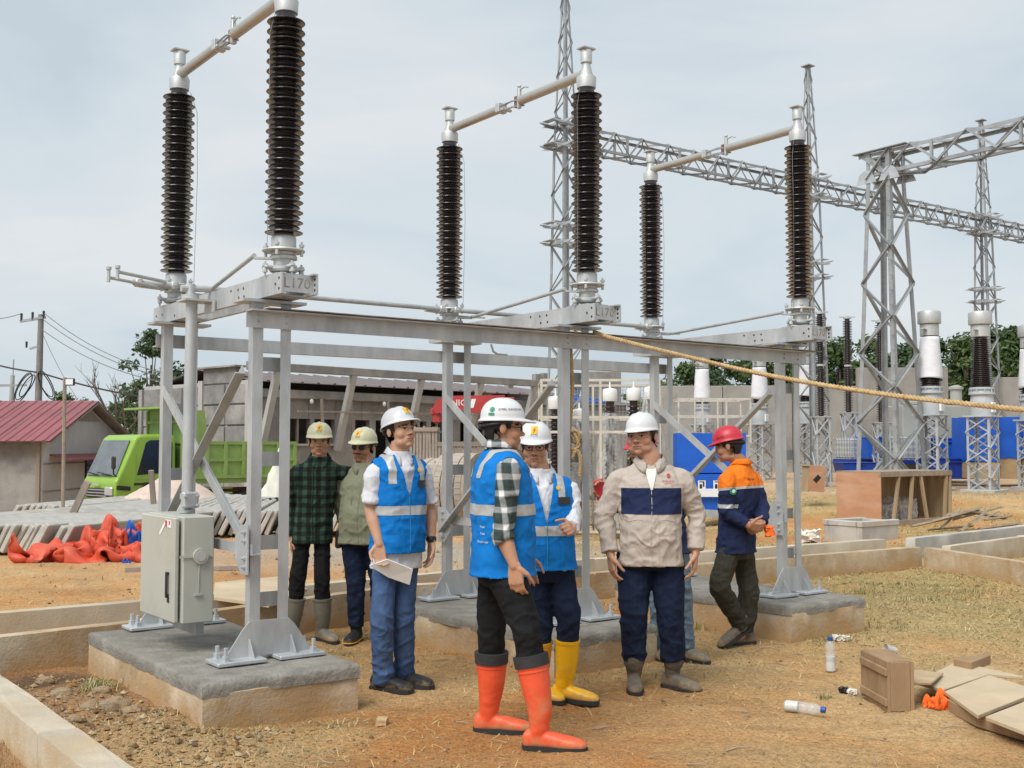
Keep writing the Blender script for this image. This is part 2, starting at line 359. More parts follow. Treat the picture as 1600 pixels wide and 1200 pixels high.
for i in range(3):
    u0, u1, v0, v1 = -.585, .325, -.345, 1.66
    c = UV(i * SPAN + (u0 + u1) / 2, (v0 + v1) / 2); rt = thing('concrete_footing', pad_lab[i], 'footing', c, PSI, 'concrete footings under the switch frame')
    hu, hv = (u1 - u0) / 2, (v1 - v0) / 2
    poly = [(-hu, -hv), (hu, -hv), (hu, hv), (-hu, hv)]
    rough_block(poly, -.5, .215, 6, .06, .014, .0, i * 3.1, .012).build('base_block', M['conc'], rt, 40)
    k = 1.012; rough_block([(a * k, b * 1.006) for a, b in poly], .19, .264, 2, .04, .013, 0, 5 + i * 2, .018).build('screed_cap', M['conc_top'], rt, 50)

def wall(pts, ztop, th, label, z0=-.7, side=1, m='kerb', name='trench_wall', cat='trench wall', joints=2.2, group='low concrete trench walls'):
    """a low cast wall along a polyline of world points; th goes to the `side` of travel; cast in separate lengths with open joints"""
    rt = thing(name, label, cat, (pts[0].x, pts[0].y, 0), 0, group); o = Vector((pts[0].x, pts[0].y, 0))
    for a, b in zip(pts[:-1], pts[1:]):
        a = Vector((a.x, a.y, 0)); b = Vector((b.x, b.y, 0)); t = (b - a).normalized(); nrm = Vector((-t.y, t.x, 0)) * side; L_ = (b - a).length; k = max(1, round(L_ / joints))
        for j in range(k):
            p = a + t * (L_ * j / k + (.006 if j else 0)); q = a + t * (L_ * (j + 1) / k); 
            dz = random.uniform(-.006, .006)
            pl = [(p - o), (q - o), (q + nrm * th - o), (p + nrm * th - o)]
            if side < 0: pl = pl[::-1]
            rough_block([(v.x, v.y) for v in pl], z0, ztop + dz, 5, .09, .007, 0, random.random() * 30, .012).build('wall_length', M[m], rt, 50)
    return rt
TZ = .26
fa = [G(0, 958, TZ) - UX * 2.5, G(227, 939, TZ), G(930, 873, TZ), G(1231, 853, TZ), G(1385, 842, TZ)]
wall(fa, TZ, .13, 'long far trench wall running behind all the footings', group='low concrete trench walls', joints=3)
ne = [G(0, 1003, TZ) - UX * 2.5, G(225, 970, TZ), G(640, 914, TZ), G(930, 896, TZ), G(1231, 871, TZ), G(1440, 855, TZ)]
wall(ne, TZ, .12, 'near trench wall stained orange just behind the footings', m='conc', joints=3)
wall([G(1443, 856, TZ), G(1600, 880, TZ), G(1600, 880, TZ) - VX * 3.5], TZ, .12, 'trench wall turning toward the camera at the right edge', m='conc', side=1)
wall([G(1430, 841, TZ), G(1600, 822, TZ), G(1600, 822, TZ) + UX * 4], TZ, .14, 'grey trench wall in front of the scrap timber pile', m='conc_grey')
wall([G(1485, 853, TZ), G(1600, 838, TZ), G(1600, 838, TZ) + UX * 4], TZ, .11, 'short inner trench wall at the right edge behind the grass')
fw = UV(-1.28, 1.5); wall([UV(-1.285, 2.2), UV(-1.285, -3.4)], .2, .17, 'broad kerb wall in the bottom left corner', z0=-.9, side=-1, joints=2.6)

# ============================================================ SWITCH SUPPORT FRAME
FR = thing('switch_support_frame', 'grey galvanised steel frame on three footings carrying the switches', 'steel frame', UV(0, 0), PSI)
Xu, Xv, Xz = Vector((1, 0, 0)), Vector((0, 1, 0)), Vector((0, 0, 1))
def bolt(b, c, ax, r=.014, h=.02): b.lathe([(r, 0), (r, h), (r * .55, h + .001), (r * .55, h * 2)], c, 6, ax)
AXZ = Matrix.Identity(3); AXV = rotm('X', R(90)); AXU = rotm('Y', R(-90)); AXVm = rotm('X', R(-90)); AXUp = rotm('Y', R(90))
ZT = 2.335
for i in range(3):
    u0 = i * SPAN - .02
    for row, v in ((0, .10), (1, 1.60)):
        sv = 1 if row == 0 else -1
        for s in (-1, 1):
            # each post is an angle with one leg facing the camera side and one leg along v
            p = Vector((u0 + s * .120, v, .28)); q = Vector((u0 + s * .120, v, ZT))
            MB().angle(p, q, .064, .008, Xu * -s, Xv).build('post', M['galv'], FR)
        b = MB()
        for z in ((1.98, 1.42, .93, .60) if row == 0 else (1.75, 1.30, .80)): b.box((u0, v + .069, z), (.20, .008, .085))
        b.each('batten_plate', M['galv'], FR)
        # gusset, base plates, stiffeners and anchor bolts
        g = MB(); g.prism([(-.27, 0), (.27, 0), (.16, .16), (.12, .20), (-.12, .20), (-.16, .16)], (u0 - .0, v - .012, .292), Xu, Xz, Xv * .010)
        for s in (-1, 1): g.prism([(0, 0), (-.07, 0), (0, .10)], (u0 + s * .13, v - .012, .292), Xv, Xz, Xu * .010)
        g.build('gusset_plate', M['galv'], FR)
        for s in (-1, 1):
            pl = MB(); pl.box((u0 - .02 + s * .185, v - .02, .281), (.29, .20, .022), None, .004); pl.build('base_plate', M['galv_bright'], FR)
            bo = MB(); c0 = (u0 - .02 + s * .27, v - .075, .292)
            bo.lathe([(.028, 0), (.028, .004), (.022, .005), (.022, .028), (.0125, .029), (.0125, .075)], c0, 6); bo.lathe([(.028, 0), (.028, .004), (.022, .005), (.022, .028), (.0125, .029), (.0125, .07)], (c0[0], v + .05, .292), 6); bo.each('anchor_bolt', M['galv_bright'], FR, 30)
        b = MB(); b.box((u0, v + .04, ZT + .008), (.40, .17, .016)); b.build('head_plate', M['galv'], FR)
    # cross bracing between the front and rear posts
    b = MB(); b.angle((u0 - .128, .16, .88), (u0 - .128, 1.62, 1.86), .062, .008, Xu, Vector((0, -.56, .83))); b.build('diagonal_brace', M['galv'], FR)
    b = MB(); b.angle((u0 - .138, .16, 1.92), (u0 - .138, 1.60, .80), .062, .008, Xu * -1, Vector((0, .61, .79))); b.build('diagonal_brace', M['galv'], FR)
    b = MB(); b.angle((u0 - .133, .05, .87), (u0 - .133, 1.62, .87), .062, .008, Xu, Xz); b.build('strut', M['galv_bright'], FR)
    for v, z in ((.13, .90), (1.62, .86)):
        b = MB(); b.prism([(-.06, -.14), (.04, -.14), (.12, -.05), (.12, .07), (.04, .14), (-.06, .14)] if v < 1 else [(.06, -.14), (-.04, -.14), (-.12, -.05), (-.12, .07), (-.04, .14), (.06, .14)], (u0 - .150, v, z), Xv, Xz, Xu * .009)
        for zz in (-.10, -.05, .05, .10): bolt(b, (u0 - .150, v - .02, z + zz), AXU, .012, .012)
        b.build('joint_plate', M['galv_bright'], FR)
# long angles joining the three frames
ue = 2 * SPAN + .17
b = MB(); b.angle((-.19, .088, 2.285), (ue, .088, 2.285), (.10, .09), .009, Xz * -1, Xv * -1)
for i in range(3):
    for s in (-.09, .085):
        for z in (2.222, 2.258): bolt(b, (i * SPAN - .02 + s, .09, z), AXV, .012, .010)
b.build('front_beam', M['galv'], FR)
b = MB(); b.box((ue / 2 - .01, .035, 2.2925), (ue + .18, .12, .005)); b.build('rusty_flange', M['rust'], FR)
b = MB(); b.angle((-.17, 1.675, 2.185), (ue, 1.675, 2.185), (.088, .075), .009, Xz, Xv)
b.build('rear_beam', M['galv'], FR)
for i in (1, 2):
    b = MB(); b.tube([(i * SPAN + .20, 1.45, 2.33), (i * SPAN + .20, 1.42, 2.27), (i * SPAN + .24, 1.42, 2.25), (i * SPAN + .34, 1.42, 2.25)], .009, 8); b.build('hook_rod', M['galv'], FR, 40)

# ============================================================ SWITCH POLES
def insulator_profile(z0, z1, nb=22, core=.052, rb=.112, rs=.094):
    pr = [(core + .006, z0 - .03), (core + .006, z0)]; k = 2 * nb - 1; st = (z1 - z0) / k
    for j in range(k):
        r = rb if j % 2 == 0 else rs; z = z0 + st * j
        pr += [(core, z + .10 * st), (core + .012, z + .18 * st), (r - .006, z + .10 * st), (r, z + .22 * st), (r - .002, z + .34 * st), (core + .02, z + .72 * st), (core, z + .9 * st)]
    pr += [(core + .006, z1), (core + .006, z1 + .03)]; return pr
def contact(b, ax, c, d):  # fingers at the middle break
    pass
def make_switch():
    S = thing('switch_pole', 'x', 'switch', (0, 0, 0), PSI, 'centre break switch poles on the steel frame')
    zb, zt = 2.359, 2.480; v0, v1, w = -.20, 1.93, .105
    b = MB(); b.prism([(0, 0), (.0, .121), (.03, .121), (.03, .112), (.009, .112), (.009, .009), (.03, .009), (.03, 0)], (-w, v0 + .0, zb), Xu, Xz, Xv * (v1 - v0)); b.build('base_channel', M['galv'], S)
    b = MB(); b.prism([(0, 0), (.0, .121), (-.03, .121), (-.03, .112), (-.009, .112), (-.009, .009), (-.03, .009), (-.03, 0)], (w, v0 - .04, zb), Xu, Xz, Xv * (v1 - v0 + .04)); b.build('base_channel', M['galv'], S)
    b = MB(); b.box((0, v0 + .012, zb + .062), (2 * w - .021, .008, .1)); 
    b.box((0, v1 - .05, zb + .062), (2 * w - .021, .008, .1)); b.each('end_plate', M['galv'], S)
    b = MB(); b.box((0, .15, zb + .004), (2 * w - .062, .5, .008)); b.box((0, 1.60, zb + .004), (2 * w - .062, .5, .008)); b.each('bottom_plate', M['galv'], S)
    b = MB(); b.box((0, .0, zt + .004), (.19, .24, .008)); b.box((0, 1.776, zt + .004), (.19, .24, .008)); b.each('top_plate', M['galv'], S)
    put_text('L170', .085, M['rust'], basis((-.005, v0 + .0075, zb + .062), Xu, Xz, -Xv), S, 'stamped_number', .0006)
    h = MB()
    for vv, zz in ((-.17, .03), (-.17, .09), (-.12, .06), (.32, .035), (.40, .035), (.33, .085), (.41, .085), (.52, .09), (1.5, .03), (1.75, .06), (1.87, .06)): h.cyl((-w - .0006, v0 + .2 + vv if vv < 0 else vv, zb + zz), .0085, .002, 8, AXU)
    for vv, zz in ((-.215, .03), (-.215, .06), (-.215, .09)): h.cyl((w - .0096, vv, zb + zz), .009, .002, 8, AXU)
    h.build('bolt_holes', M['dark'], S, kind='stuff')
    for row, v in ((0, 0.), (1, 1.776)):
        # rotary bearing base: levelling bolts, flanges, bearing drum, cap
        b = MB(); z = zt + .03
        b.lathe([(.075, 0), (.085, .012), (.085, .028), (.058, .04), (.058, .07), (.08, .075), (.08, .09), (.07, .1), (.07, .115)], (0, v, z), 20)
        b.box((0, v, z + .022), (.25, .06, .018), None, .006); b.box((0, v, z + .022), (.06, .25, .018), None, .006)
        b.build('bearing', M['cast'], S, 35)
        b = MB(); b.lathe([(.12, .0), (.125, .006), (.12, .014), (.075, .016)], (0, v, z + .118), 20)
        for a in range(4):
            an = a * math.pi / 2 + .78; c = Vector((.11 * math.cos(an), v + .11 * math.sin(an), z + .10)); b.lathe([(.010, -.01), (.010, .045), (.016, .046), (.016, .06), (.006, .061), (.006, .075)], c, 8)
        b.build('flange', M['cast'], S, 35)
        b = MB()
        for a in range(4):
            an = a * math.pi / 2; c = Vector((.115 * math.cos(an), v + .115 * math.sin(an), zt)); b.lathe([(.007, 0), (.007, .02), (.016, .021), (.016, .034), (.012, .05), (.018, .056), (.018, .07), (.007, .071), (.007, .085)], c, 8)
        b.each('levelling_bolt', M['cast'], S, 35)
        b = MB(); b.lathe([(.073, 0), (.073, .065), (.068, .075), (.060, .076)], (0, v, z + .135), 20); b.build('insulator_socket', M['cast'], S, 35)
        b = MB(); b.lathe(insulator_profile(2.735, 4.02), (0, v, 0), 28); b.build('insulator', M['porc'], S, 32)
        b = MB(); b.lathe([(.060, 0), (.068, .002), (.072, .075), (.068, .085), (.05, .087)], (0, v, 4.052), 20); b.build('end_cap', M['cast'], S, 35)
        b = MB(); b.lathe([(.05, 0), (.030, .09), (.030, .10), (.041, .102), (.042, .19), (.036, .20)], (0, v, 4.138), 16); b.box((0, v, 4.344), (.115, .085, .014), None, .003); b.prism([(0, 0), (.05, 0), (0, .09)], (.025, v - .005, 4.14), Xu, Xz, Xv * .01); b.build('terminal_stub', M['cast'], S, 35)
    za = 4.165
    b = MB(); b.tube([(0, .03, za), (0, .78, za)], .036, 18); b.build('contact_arm', M['alu'], S, 40)
    b = MB(); b.tube([(0, 1.746, za), (0, 1.06, za)], .034, 18); b.build('contact_arm', M['alu'], S, 40)
    b = MB(); b.box((0, .80, za + .02), (.028, .03, .16), None, .004); b.ell((0, .80, za + .115), (.016, .016, .016), 10, 6); b.tube([(0, .79, za + .085), (.0, .73, za + .095), (.0, .69, za + .08)], .006, 8); b.build('contact_blade', M['cast'], S, 40)
    b = MB(); b.box((.01, .835, za), (.05, .03, .09), None, .004); b.build('contact_pad', M['copper'], S)
    b = MB()
    for k in range(4):
        zz = za - .036 + k * .024; b.tube([(.02 * (1 if k % 2 else -1), 1.07, zz * .6 + za * .4), (.022 * (1 if k % 2 else -1), .93, zz), (.03 * (1 if k % 2 else -1), .84, zz - .006), (.02, .76 + .015 * k, zz - .004)], .0065, 7)
    b.each('contact_finger', M['galv_far'], S, 40)
    b = MB(); b.box((0, 1.04, za), (.085, .05, .075), None, .004); b.box((0, .97, za - .03), (.10, .025, .02), None, .004); b.each('finger_clamp', M['cast'], S)
    # crank arms and coupling rod across the pole
    b = MB(); b.bar((-.02, -.02, 2.585), (-.16, .05, 2.585), .03, .012); b.bar((.02, 1.80, 2.57), (.19, 1.72, 2.57), .03, .012); b.each('crank_arm', M['cast'], S)
    b = MB(); b.tube([(-.16, .05, 2.60), (-.15, .10, 2.60), (.17, 1.66, 2.575), (.19, 1.72, 2.58)], .0135, 10); b.build('coupling_rod', M['galv'], S, 40)
    b = MB(); b.bar((-.02, 1.776, 2.60), (-.28, 1.70, 2.60), .035, .014); b.bar((.05, 1.80, 2.59), (.34, 1.74, 2.585), .02, .012); b.each('drive_lever', M['cast'], S)
    for row, v, sx in ((0, 0., -1), (1, 1.776, 1)):
        b = MB(); pts = [(sx * .075, v - .02, 4.05), (sx * .12, v - .04, 3.9), (sx * .125, v - .05, 3.4), (sx * .12, v - .04, 2.95), (sx * .118, v - .03, 2.62)]
        b.tube(pts, .0016, 5); b.build('tie_wire', M['rust'], S, 40)
    return S
SW0 = make_switch(); sw_lab = ['switch pole with two tall brown insulators above the grey cabinet', 'middle switch pole, its front insulator before the tallest lattice mast', 'switch pole farthest right, above the man in the red helmet']
SWS = [SW0, copy_tree(SW0), copy_tree(SW0)]
for i, s in enumerate(SWS): s.location = UV(i * SPAN, 0); s['label'] = sw_lab[i]
# gang rod through the rear bearings
GR = thing('gang_rod', 'long grey pipe linking the rear bearings of the three switches', 'operating rod', UV(0, 1.776, 2.62), PSI)
b = MB(); b.tube([(-.34, -.10, 0), (.0, -.10, 0), (SPAN - .12, -.10, 0)], .019, 12); b.build('pipe', M['galv'], GR, 40)
b = MB(); b.tube([(SPAN - .05, -.10, 0), (2 * SPAN - .1, -.10, 0)], .019, 12); b.build('pipe', M['galv'], GR, 40)
b = MB()
for u in (-.30, -.05, SPAN - .14, SPAN + .0, 2 * SPAN - .16):
    b.box((u, -.10, 0), (.05, .06, .055), None, .008); bolt(b, (u, -.13, 0), AXV, .012, .012)
b.each('clamp', M['cast'], GR, 40, 2)
b = MB(); b.tube([(-.55, -.45, .01), (-.12, -.12, .02)], .012, 8); b.tube([(-.58, -.36, -.02), (-.10, -.06, -.02)], .011, 8); b.lathe([(.012, -.04), (.012, .03), (.018, .031), (.018, .05)], (-.55, -.45, 0), 8); b.lathe([(.012, -.05), (.012, .03), (.018, .031), (.018, .05)], (-.58, -.36, 0), 8); b.each('end_link', M['cast'], GR, 40)

# ============================================================ CABINET AND DRIVE PIPE
CB = thing('control_cabinet', 'beige grey steel control cabinet with black handle hung on the frame', 'cabinet', UV(-.305, .815), PSI)
cw, cd, z0, z1 = .215, .63, .445, 1.075; zc, hh = (z0 + z1) / 2, z1 - z0
b = MB(); b.box((.012, 0, zc), (cw - .024, cd, hh), None, .006); b.build('housing', M['cab'], CB)
d_ = MB(); d_.box((-cw / 2 - .004, .012, zc), (.030, cd - .03, hh - .01), None, .007); dr = d_.build('door', M['cab'], CB)
b = MB(); b.box((-cw / 2 - .033, -.20, .67), (.012, .022, .155), None, .004); b.box((-cw / 2 - .024, -.20, .735), (.02, .018, .018)); b.box((-cw / 2 - .024, -.20, .605), (.02, .018, .018)); b.box((-cw / 2 - .021, -.20, .58), (.006, .03, .03)); b.build('handle', M['dark'], dr)
b = MB(); b.box((-cw / 2 - .020, -.18, 1.03), (.003, .10, .045)); b.build('label_tag', M['white'], dr)
b = MB(); b.box((-cw / 2 - .0222, -.15, 1.03), (.002, .03, .038)); b.box((-cw / 2 - .0222, -.205, 1.037), (.002, .018, .022)); b.each('tag_print', M['redlab'], dr)
b = MB(); b.box((-cw / 2 - .0205, -.08, .995), (.003, .11, .02), rotm('X', R(-38))); b.build('tape', M['white'], dr)
b = MB(); b.cyl((.02, -cd / 2 - .010, .84), .046, .022, 24, AXV); b.build('hatch_cover', M['cab'], CB, 40)
b = MB(); b.cyl((.02, -cd / 2 - .0225, .84), .030, .006, 20, AXV); b.build('hatch_window', M['galv'], CB, 40)
b = MB(); b.box((.0, -cd / 2 - .006, .84), (cw - .005, .006, .014)); b.build('hatch_strap', M['cab'], CB)
b = MB(); b.tube([(.015, -cd / 2 - .006, .79), (.012, -cd / 2 - .006, .70), (.01, -cd / 2 - .006, .63)], .0035, 6); b.box((.01, -cd / 2 - .008, .615), (.045, .014, .014)); b.each('padlock_chain', M['cast'], CB)
b = MB(); b.box((.09, .05, z0 - .05), (.05, .40, .10)); b.box((.14, .24, .9), (.06, .05, .3)); b.each('mounting_bracket', M['galv'], CB)
DP = thing('drive_pipe', 'vertical galvanised drive pipe rising from the cabinet top', 'operating rod', UV(-.235, .86), PSI)
b = MB(); b.tube([(0, 0, 1.12), (.01, .0, 2.41)], .036, 16); b.build('pipe', M['galv'], DP, 40)
b = MB(); b.lathe([(.05, 1.078), (.05, 1.10), (.03, 1.105), (.03, 1.16), (.045, 1.165), (.045, 1.2)], (0, 0, 0), 14); b.box((0, -.045, 1.16), (.10, .05, .10), None, .01); b.box((.05, .02, 1.17), (.05, .06, .06), None, .01)
for s in (-1, 1): bolt(b, (s * .04, -.07, 1.185), AXV, .011, .012); bolt(b, (s * .04, -.07, 1.125), AXV, .011, .012)
b.build('pipe_coupling', M['galv'], DP, 35)
b = MB(); b.box((.05, 0, 2.415), (.22, .16, .012)); b.box((.118, -.03, 2.38), (.010, .16, .075)); b.lathe([(.055, 0), (.055, .03), (.03, .035), (.03, .1)], (.0, 0, 2.42), 14); b.tube([(-.06, 0, 2.49), (.12, 0, 2.50)], .022, 10); b.build('guide_bracket', M['cast'], DP, 35)

# ============================================================ ROPE
def rope(path, r, turns, name, label, n_s=3, m=None):
    path = [Vector(p) for p in path]; b = MB()
    # resample
    seg = [0]
    for a, c in zip(path[:-1], path[1:]): seg.append(seg[-1] + (c - a).length)
    Ltot = seg[-1]; K = int(Ltot / (r * 1.6)); P = []
    for k in range(K + 1):
        d = Ltot * k / K; j = max(i for i in range(len(seg)) if seg[i] <= d + 1e-9); j = min(j, len(path) - 2)
        t = (d - seg[j]) / (seg[j + 1] - seg[j]); P.append(path[j].lerp(path[j + 1], t))
    for s in range(n_s):
        Q = []
        for k, p in enumerate(P):
            t = (P[min(k + 1, K)] - P[max(k - 1, 0)]).normalized(); x = Vector((0, .3, 1)).cross(t).normalized(); y = t.cross(x)
            a = turns * Ltot * k / K * 2 * math.pi + s * 2 * math.pi / n_s; Q.append(p + (x * math.cos(a) + y * math.sin(a)) * r * .55)
        b.tube(Q, r * .62, 6)
    o = b.build(name, m, None, 60); tag(o, label, 'rope', 'ropes tied to the frame'); return o
M['rope'] = mat('straw_rope', (.44, .29, .13), .9, 0, .25, 60, .4, 300, col2=(.56, .42, .22))
a0 = UV(SPAN + .08, .02, 2.31)
def catm(pts, k=10):
    P = [Vector(p) for p in pts]; P = [P[0] * 2 - P[1]] + P + [P[-1] * 2 - P[-2]]; o = []
    for i in range(1, len(P) - 2):
        for j in range(k):
            t = j / k; a, b_, c, d = P[i - 1:i + 3]
            o.append(.5 * ((2 * b_) + (c - a) * t + (2 * a - 5 * b_ + 4 * c - d) * t * t + (3 * b_ - a - 3 * c + d) * t ** 3))
    o.append(P[-2]); return o
rp = [a0, D(960, 529, 7.62), D(1060, 554, 7.3), D(1180, 582, 6.9), D(1300, 604, 6.5), D(1420, 621, 6.15), D(1520, 632, 5.85), D(1620, 641, 5.6), D(1760, 640, 5.2), D(2000, 600, 4.7)]
rope(catm(rp), .0150, 14, 'tow_rope', 'straw coloured rope sloping from the front beam to the right edge', m=M['rope'])
hx = UV(SPAN - .02, .16, 0)
def hp(dx, z, dy=0): return Vector((hx.x + dx, hx.y + dy, z))
rope(catm([hp(.0, 2.20), hp(.01, 1.9), hp(-.005, 1.66), hp(-.01, 1.56), hp(.03, 1.52, -.02), hp(.06, 1.56, -.03), hp(.02, 1.61, -.05), hp(-.03, 1.57, -.05), hp(-.035, 1.5, -.03), hp(.03, 1.47, -.05), hp(.05, 1.52, -.04), hp(-.0, 1.6, -.05), hp(-.03, 1.53, -.05), hp(-.03, 1.44, -.05), hp(.0, 1.40, -.05), hp(.025, 1.46, -.06), hp(.055, 1.45, -.06), hp(.065, 1.36, -.06), hp(.06, 1.28, -.05)], 8), .0150, 14, 'hanging_rope', 'short knotted rope hanging between two posts of the middle frame', m=M['rope'])

# ============================================================ LATTICE GANTRIES
def lattice(rt, P0, P1, w0, w1, ax, ay, n, leg, br, m, single, zig='x', legname='leg', brname='brace', cross=False):
    """four corner angles between P0 and P1 (local points) with zigzag bracing on the four faces"""
    P0, P1 = Vector(P0), Vector(P1); C = [(-1, -1), (1, -1), (1, 1), (-1, 1)]
    def cor(t, k):
        w = w0 + (w1 - w0) * t; return P0.lerp(P1, t) + ax * (C[k][0] * w[0] / 2) + ay * (C[k][1] * w[1] / 2)
    w0 = Vector((w0, w0)) if not isinstance(w0, (tuple, list)) else Vector(w0); w1 = Vector((w1, w1)) if not isinstance(w1, (tuple, list)) else Vector(w1)
    for k in range(4):
        MB().angle(cor(0, k), cor(1, k), leg, leg * .12, ax * -C[k][0], ay * -C[k][1]).build(legname, m, rt)
    b = MB()
    for k in range(4):
        k2 = (k + 1) % 4; nrm = ((cor(0, k) + cor(0, k2)) / 2 - P0).normalized()
        for j in range(n):
            t0, t1 = j / n, (j + 1) / n
            a, c = (cor(t0, k), cor(t1, k2)) if (j + k) % 2 else (cor(t0, k2), cor(t1, k))
            d = (c - a).normalized(); s_ = nrm.cross(d)
            b.angle(a + nrm * .005, c + nrm * .005, br, br * .16, s_, nrm)
            if cross:
                a, c = (cor(t0, k2), cor(t1, k)) if (j + k) % 2 else (cor(t0, k), cor(t1, k2)); d = (c - a).normalized(); s_ = nrm.cross(d)
                b.angle(a - nrm * .012, c - nrm * .012, br, br * .16, s_, -nrm)
    if single: b.each(brname, m, rt)
    else: b.build(brname + 'work', m, rt, kind='stuff')
X3, Y3 = Vector((1, 0, 0)), Vector((0, 1, 0))
NT = thing('gantry_tower', 'big nearest lattice tower standing behind the open wooden crate', 'lattice tower', (10.15, 29.9, .2), PSI, 'lattice gantry towers')
lattice(NT, (0, 0, 0), (0, 0, 8.5), 1.32, .72, X3, Y3, 9, .12, .075, M['galv_far'], True)
lattice(NT, (0, 0, 8.5), (0, 0, 9.25), .72, .72, X3, Y3, 1, .12, .07, M['galv_far'], True, cross=True, legname='head_leg', brname='head_brace')
b = MB()
for s in (-1, 1):
    for q in (-1, 1): b.prism([(-.32, -.15), (.32, -.15), (.2, .12), (.1, .2), (-.1, .2), (-.2, .12)], (s * .37, q * .36, 8.55), Y3, Xz, X3 * (.012 * s))
b.each('gusset_plate', M['galv_bright'], NT)
b = MB()
for z in np.arange(1.0, 8.4, .4): b.tube([(-.66 + .30 * z / 8.5, -.66 + .30 * z / 8.5, z), (-.82 + .30 * z / 8.5, -.66 + .30 * z / 8.5, z)], .010, 6)
b.build('climbing_pegs', M['galv_far'], NT, kind='stuff')
b = MB(); b.box((0, 0, .1), (1.9, 1.9, .3), None, .02); b.build('footing', M['conc_grey'], NT)
NB = thing('gantry_beam', 'lattice beam running from the nearest tower to the upper right corner', 'lattice beam', (10.15, 29.9, 0), PSI, 'lattice gantry beams')
lattice(NB, (0, .62, 9.10), (0, -13, 9.10), (.66, .64), (.66, .64), X3, Xz, 17, .095, .055, M['galv_far'], True, legname='chord')
b = MB()
for s in (-1, 1): b.bar((s * .36, .75, 9.46), (s * .36, -.9, 9.46), .20, .02)
b.each('cap_plate', M['galv_far'], NB)
b = MB()
for v in np.arange(-1.6, -12, -2.4):
    for s in (-1, 1): b.bar((s * .33, v, 8.80), (s * .33, v, 9.40), .07, .07)
    b.bar((-.33, v, 8.79), (.33, v, 8.79), .06, .06)
b.each('batten', M['galv_far'], NB)

T1 = Vector((1.51, 31, .2)); SPT = 10.7
twl = ['tall lattice mast behind the middle front insulator, leftmost of the far gantry', 'lattice mast with pointed top behind the right switch pole', 'lattice mast at far right behind the bare bushing']
def far_tower(i):
    rt = thing('gantry_mast', twl[i], 'lattice tower', T1 + UX * (SPT * i), PSI, 'lattice gantry towers')
    lattice(rt, (0, 0, 0), (0, 0, 9.7), .86, .50, X3, Y3, 14, .085, .042, M['galv_far'], False, cross=False)
    lattice(rt, (0, 0, 9.7), (0, 0, 14.2), .50, .13, X3, Y3, 9, .065, .036, M['galv_far'], False, legname='peak_leg', brname='peak_brace')
    b = MB(); b.box((0, 0, 14.22), (.34, .34, .03)); b.build('peak_plate', M['galv_far'], rt)
    for z in (6.95, 7.45, 9.68, 10.34):
        b = MB()
        for s in (-1, 1):
            b.prism([(-.68, -.012), (-.45, -.06), (.45, -.06), (.68, -.012), (.68, .012), (-.68, .012)], (0, s * .30, z), X3, Xz, Y3 * .03)
            b.prism([(-.68, -.012), (-.45, -.06), (.45, -.06), (.68, -.012), (.68, .012), (-.68, .012)], (s * .30, 0, z + .02), Y3, Xz, X3 * .03)
            b.box((s * .5, 0, z + .04), (.22, .62, .012)); b.box((0, s * .5, z + .06), (.40, .22, .012))
        b.each('crossarm_bracket', M['galv_bright'], rt, None, 4)
    return rt
for i in range(3): far_tower(i)
FB = thing('gantry_beam', 'long lattice beam across the sky joining the three far masts', 'lattice beam', T1, PSI, 'lattice gantry beams')
lattice(FB, (-.55, 0, 10.0), (SPT * 3.2, 0, 10.0), (.56, .60), (.56, .60), Y3, Xz, 64, .075, .042, M['galv_far'], False, legname='chord')
b = MB()
for u in np.arange(2.1, SPT * 3.2, 2.14):
    for s in (-1, 1): b.bar((u, s * .28, 9.7), (u, s * .28, 10.3), .07, .05)
b.each('batten', M['galv_far'], FB)

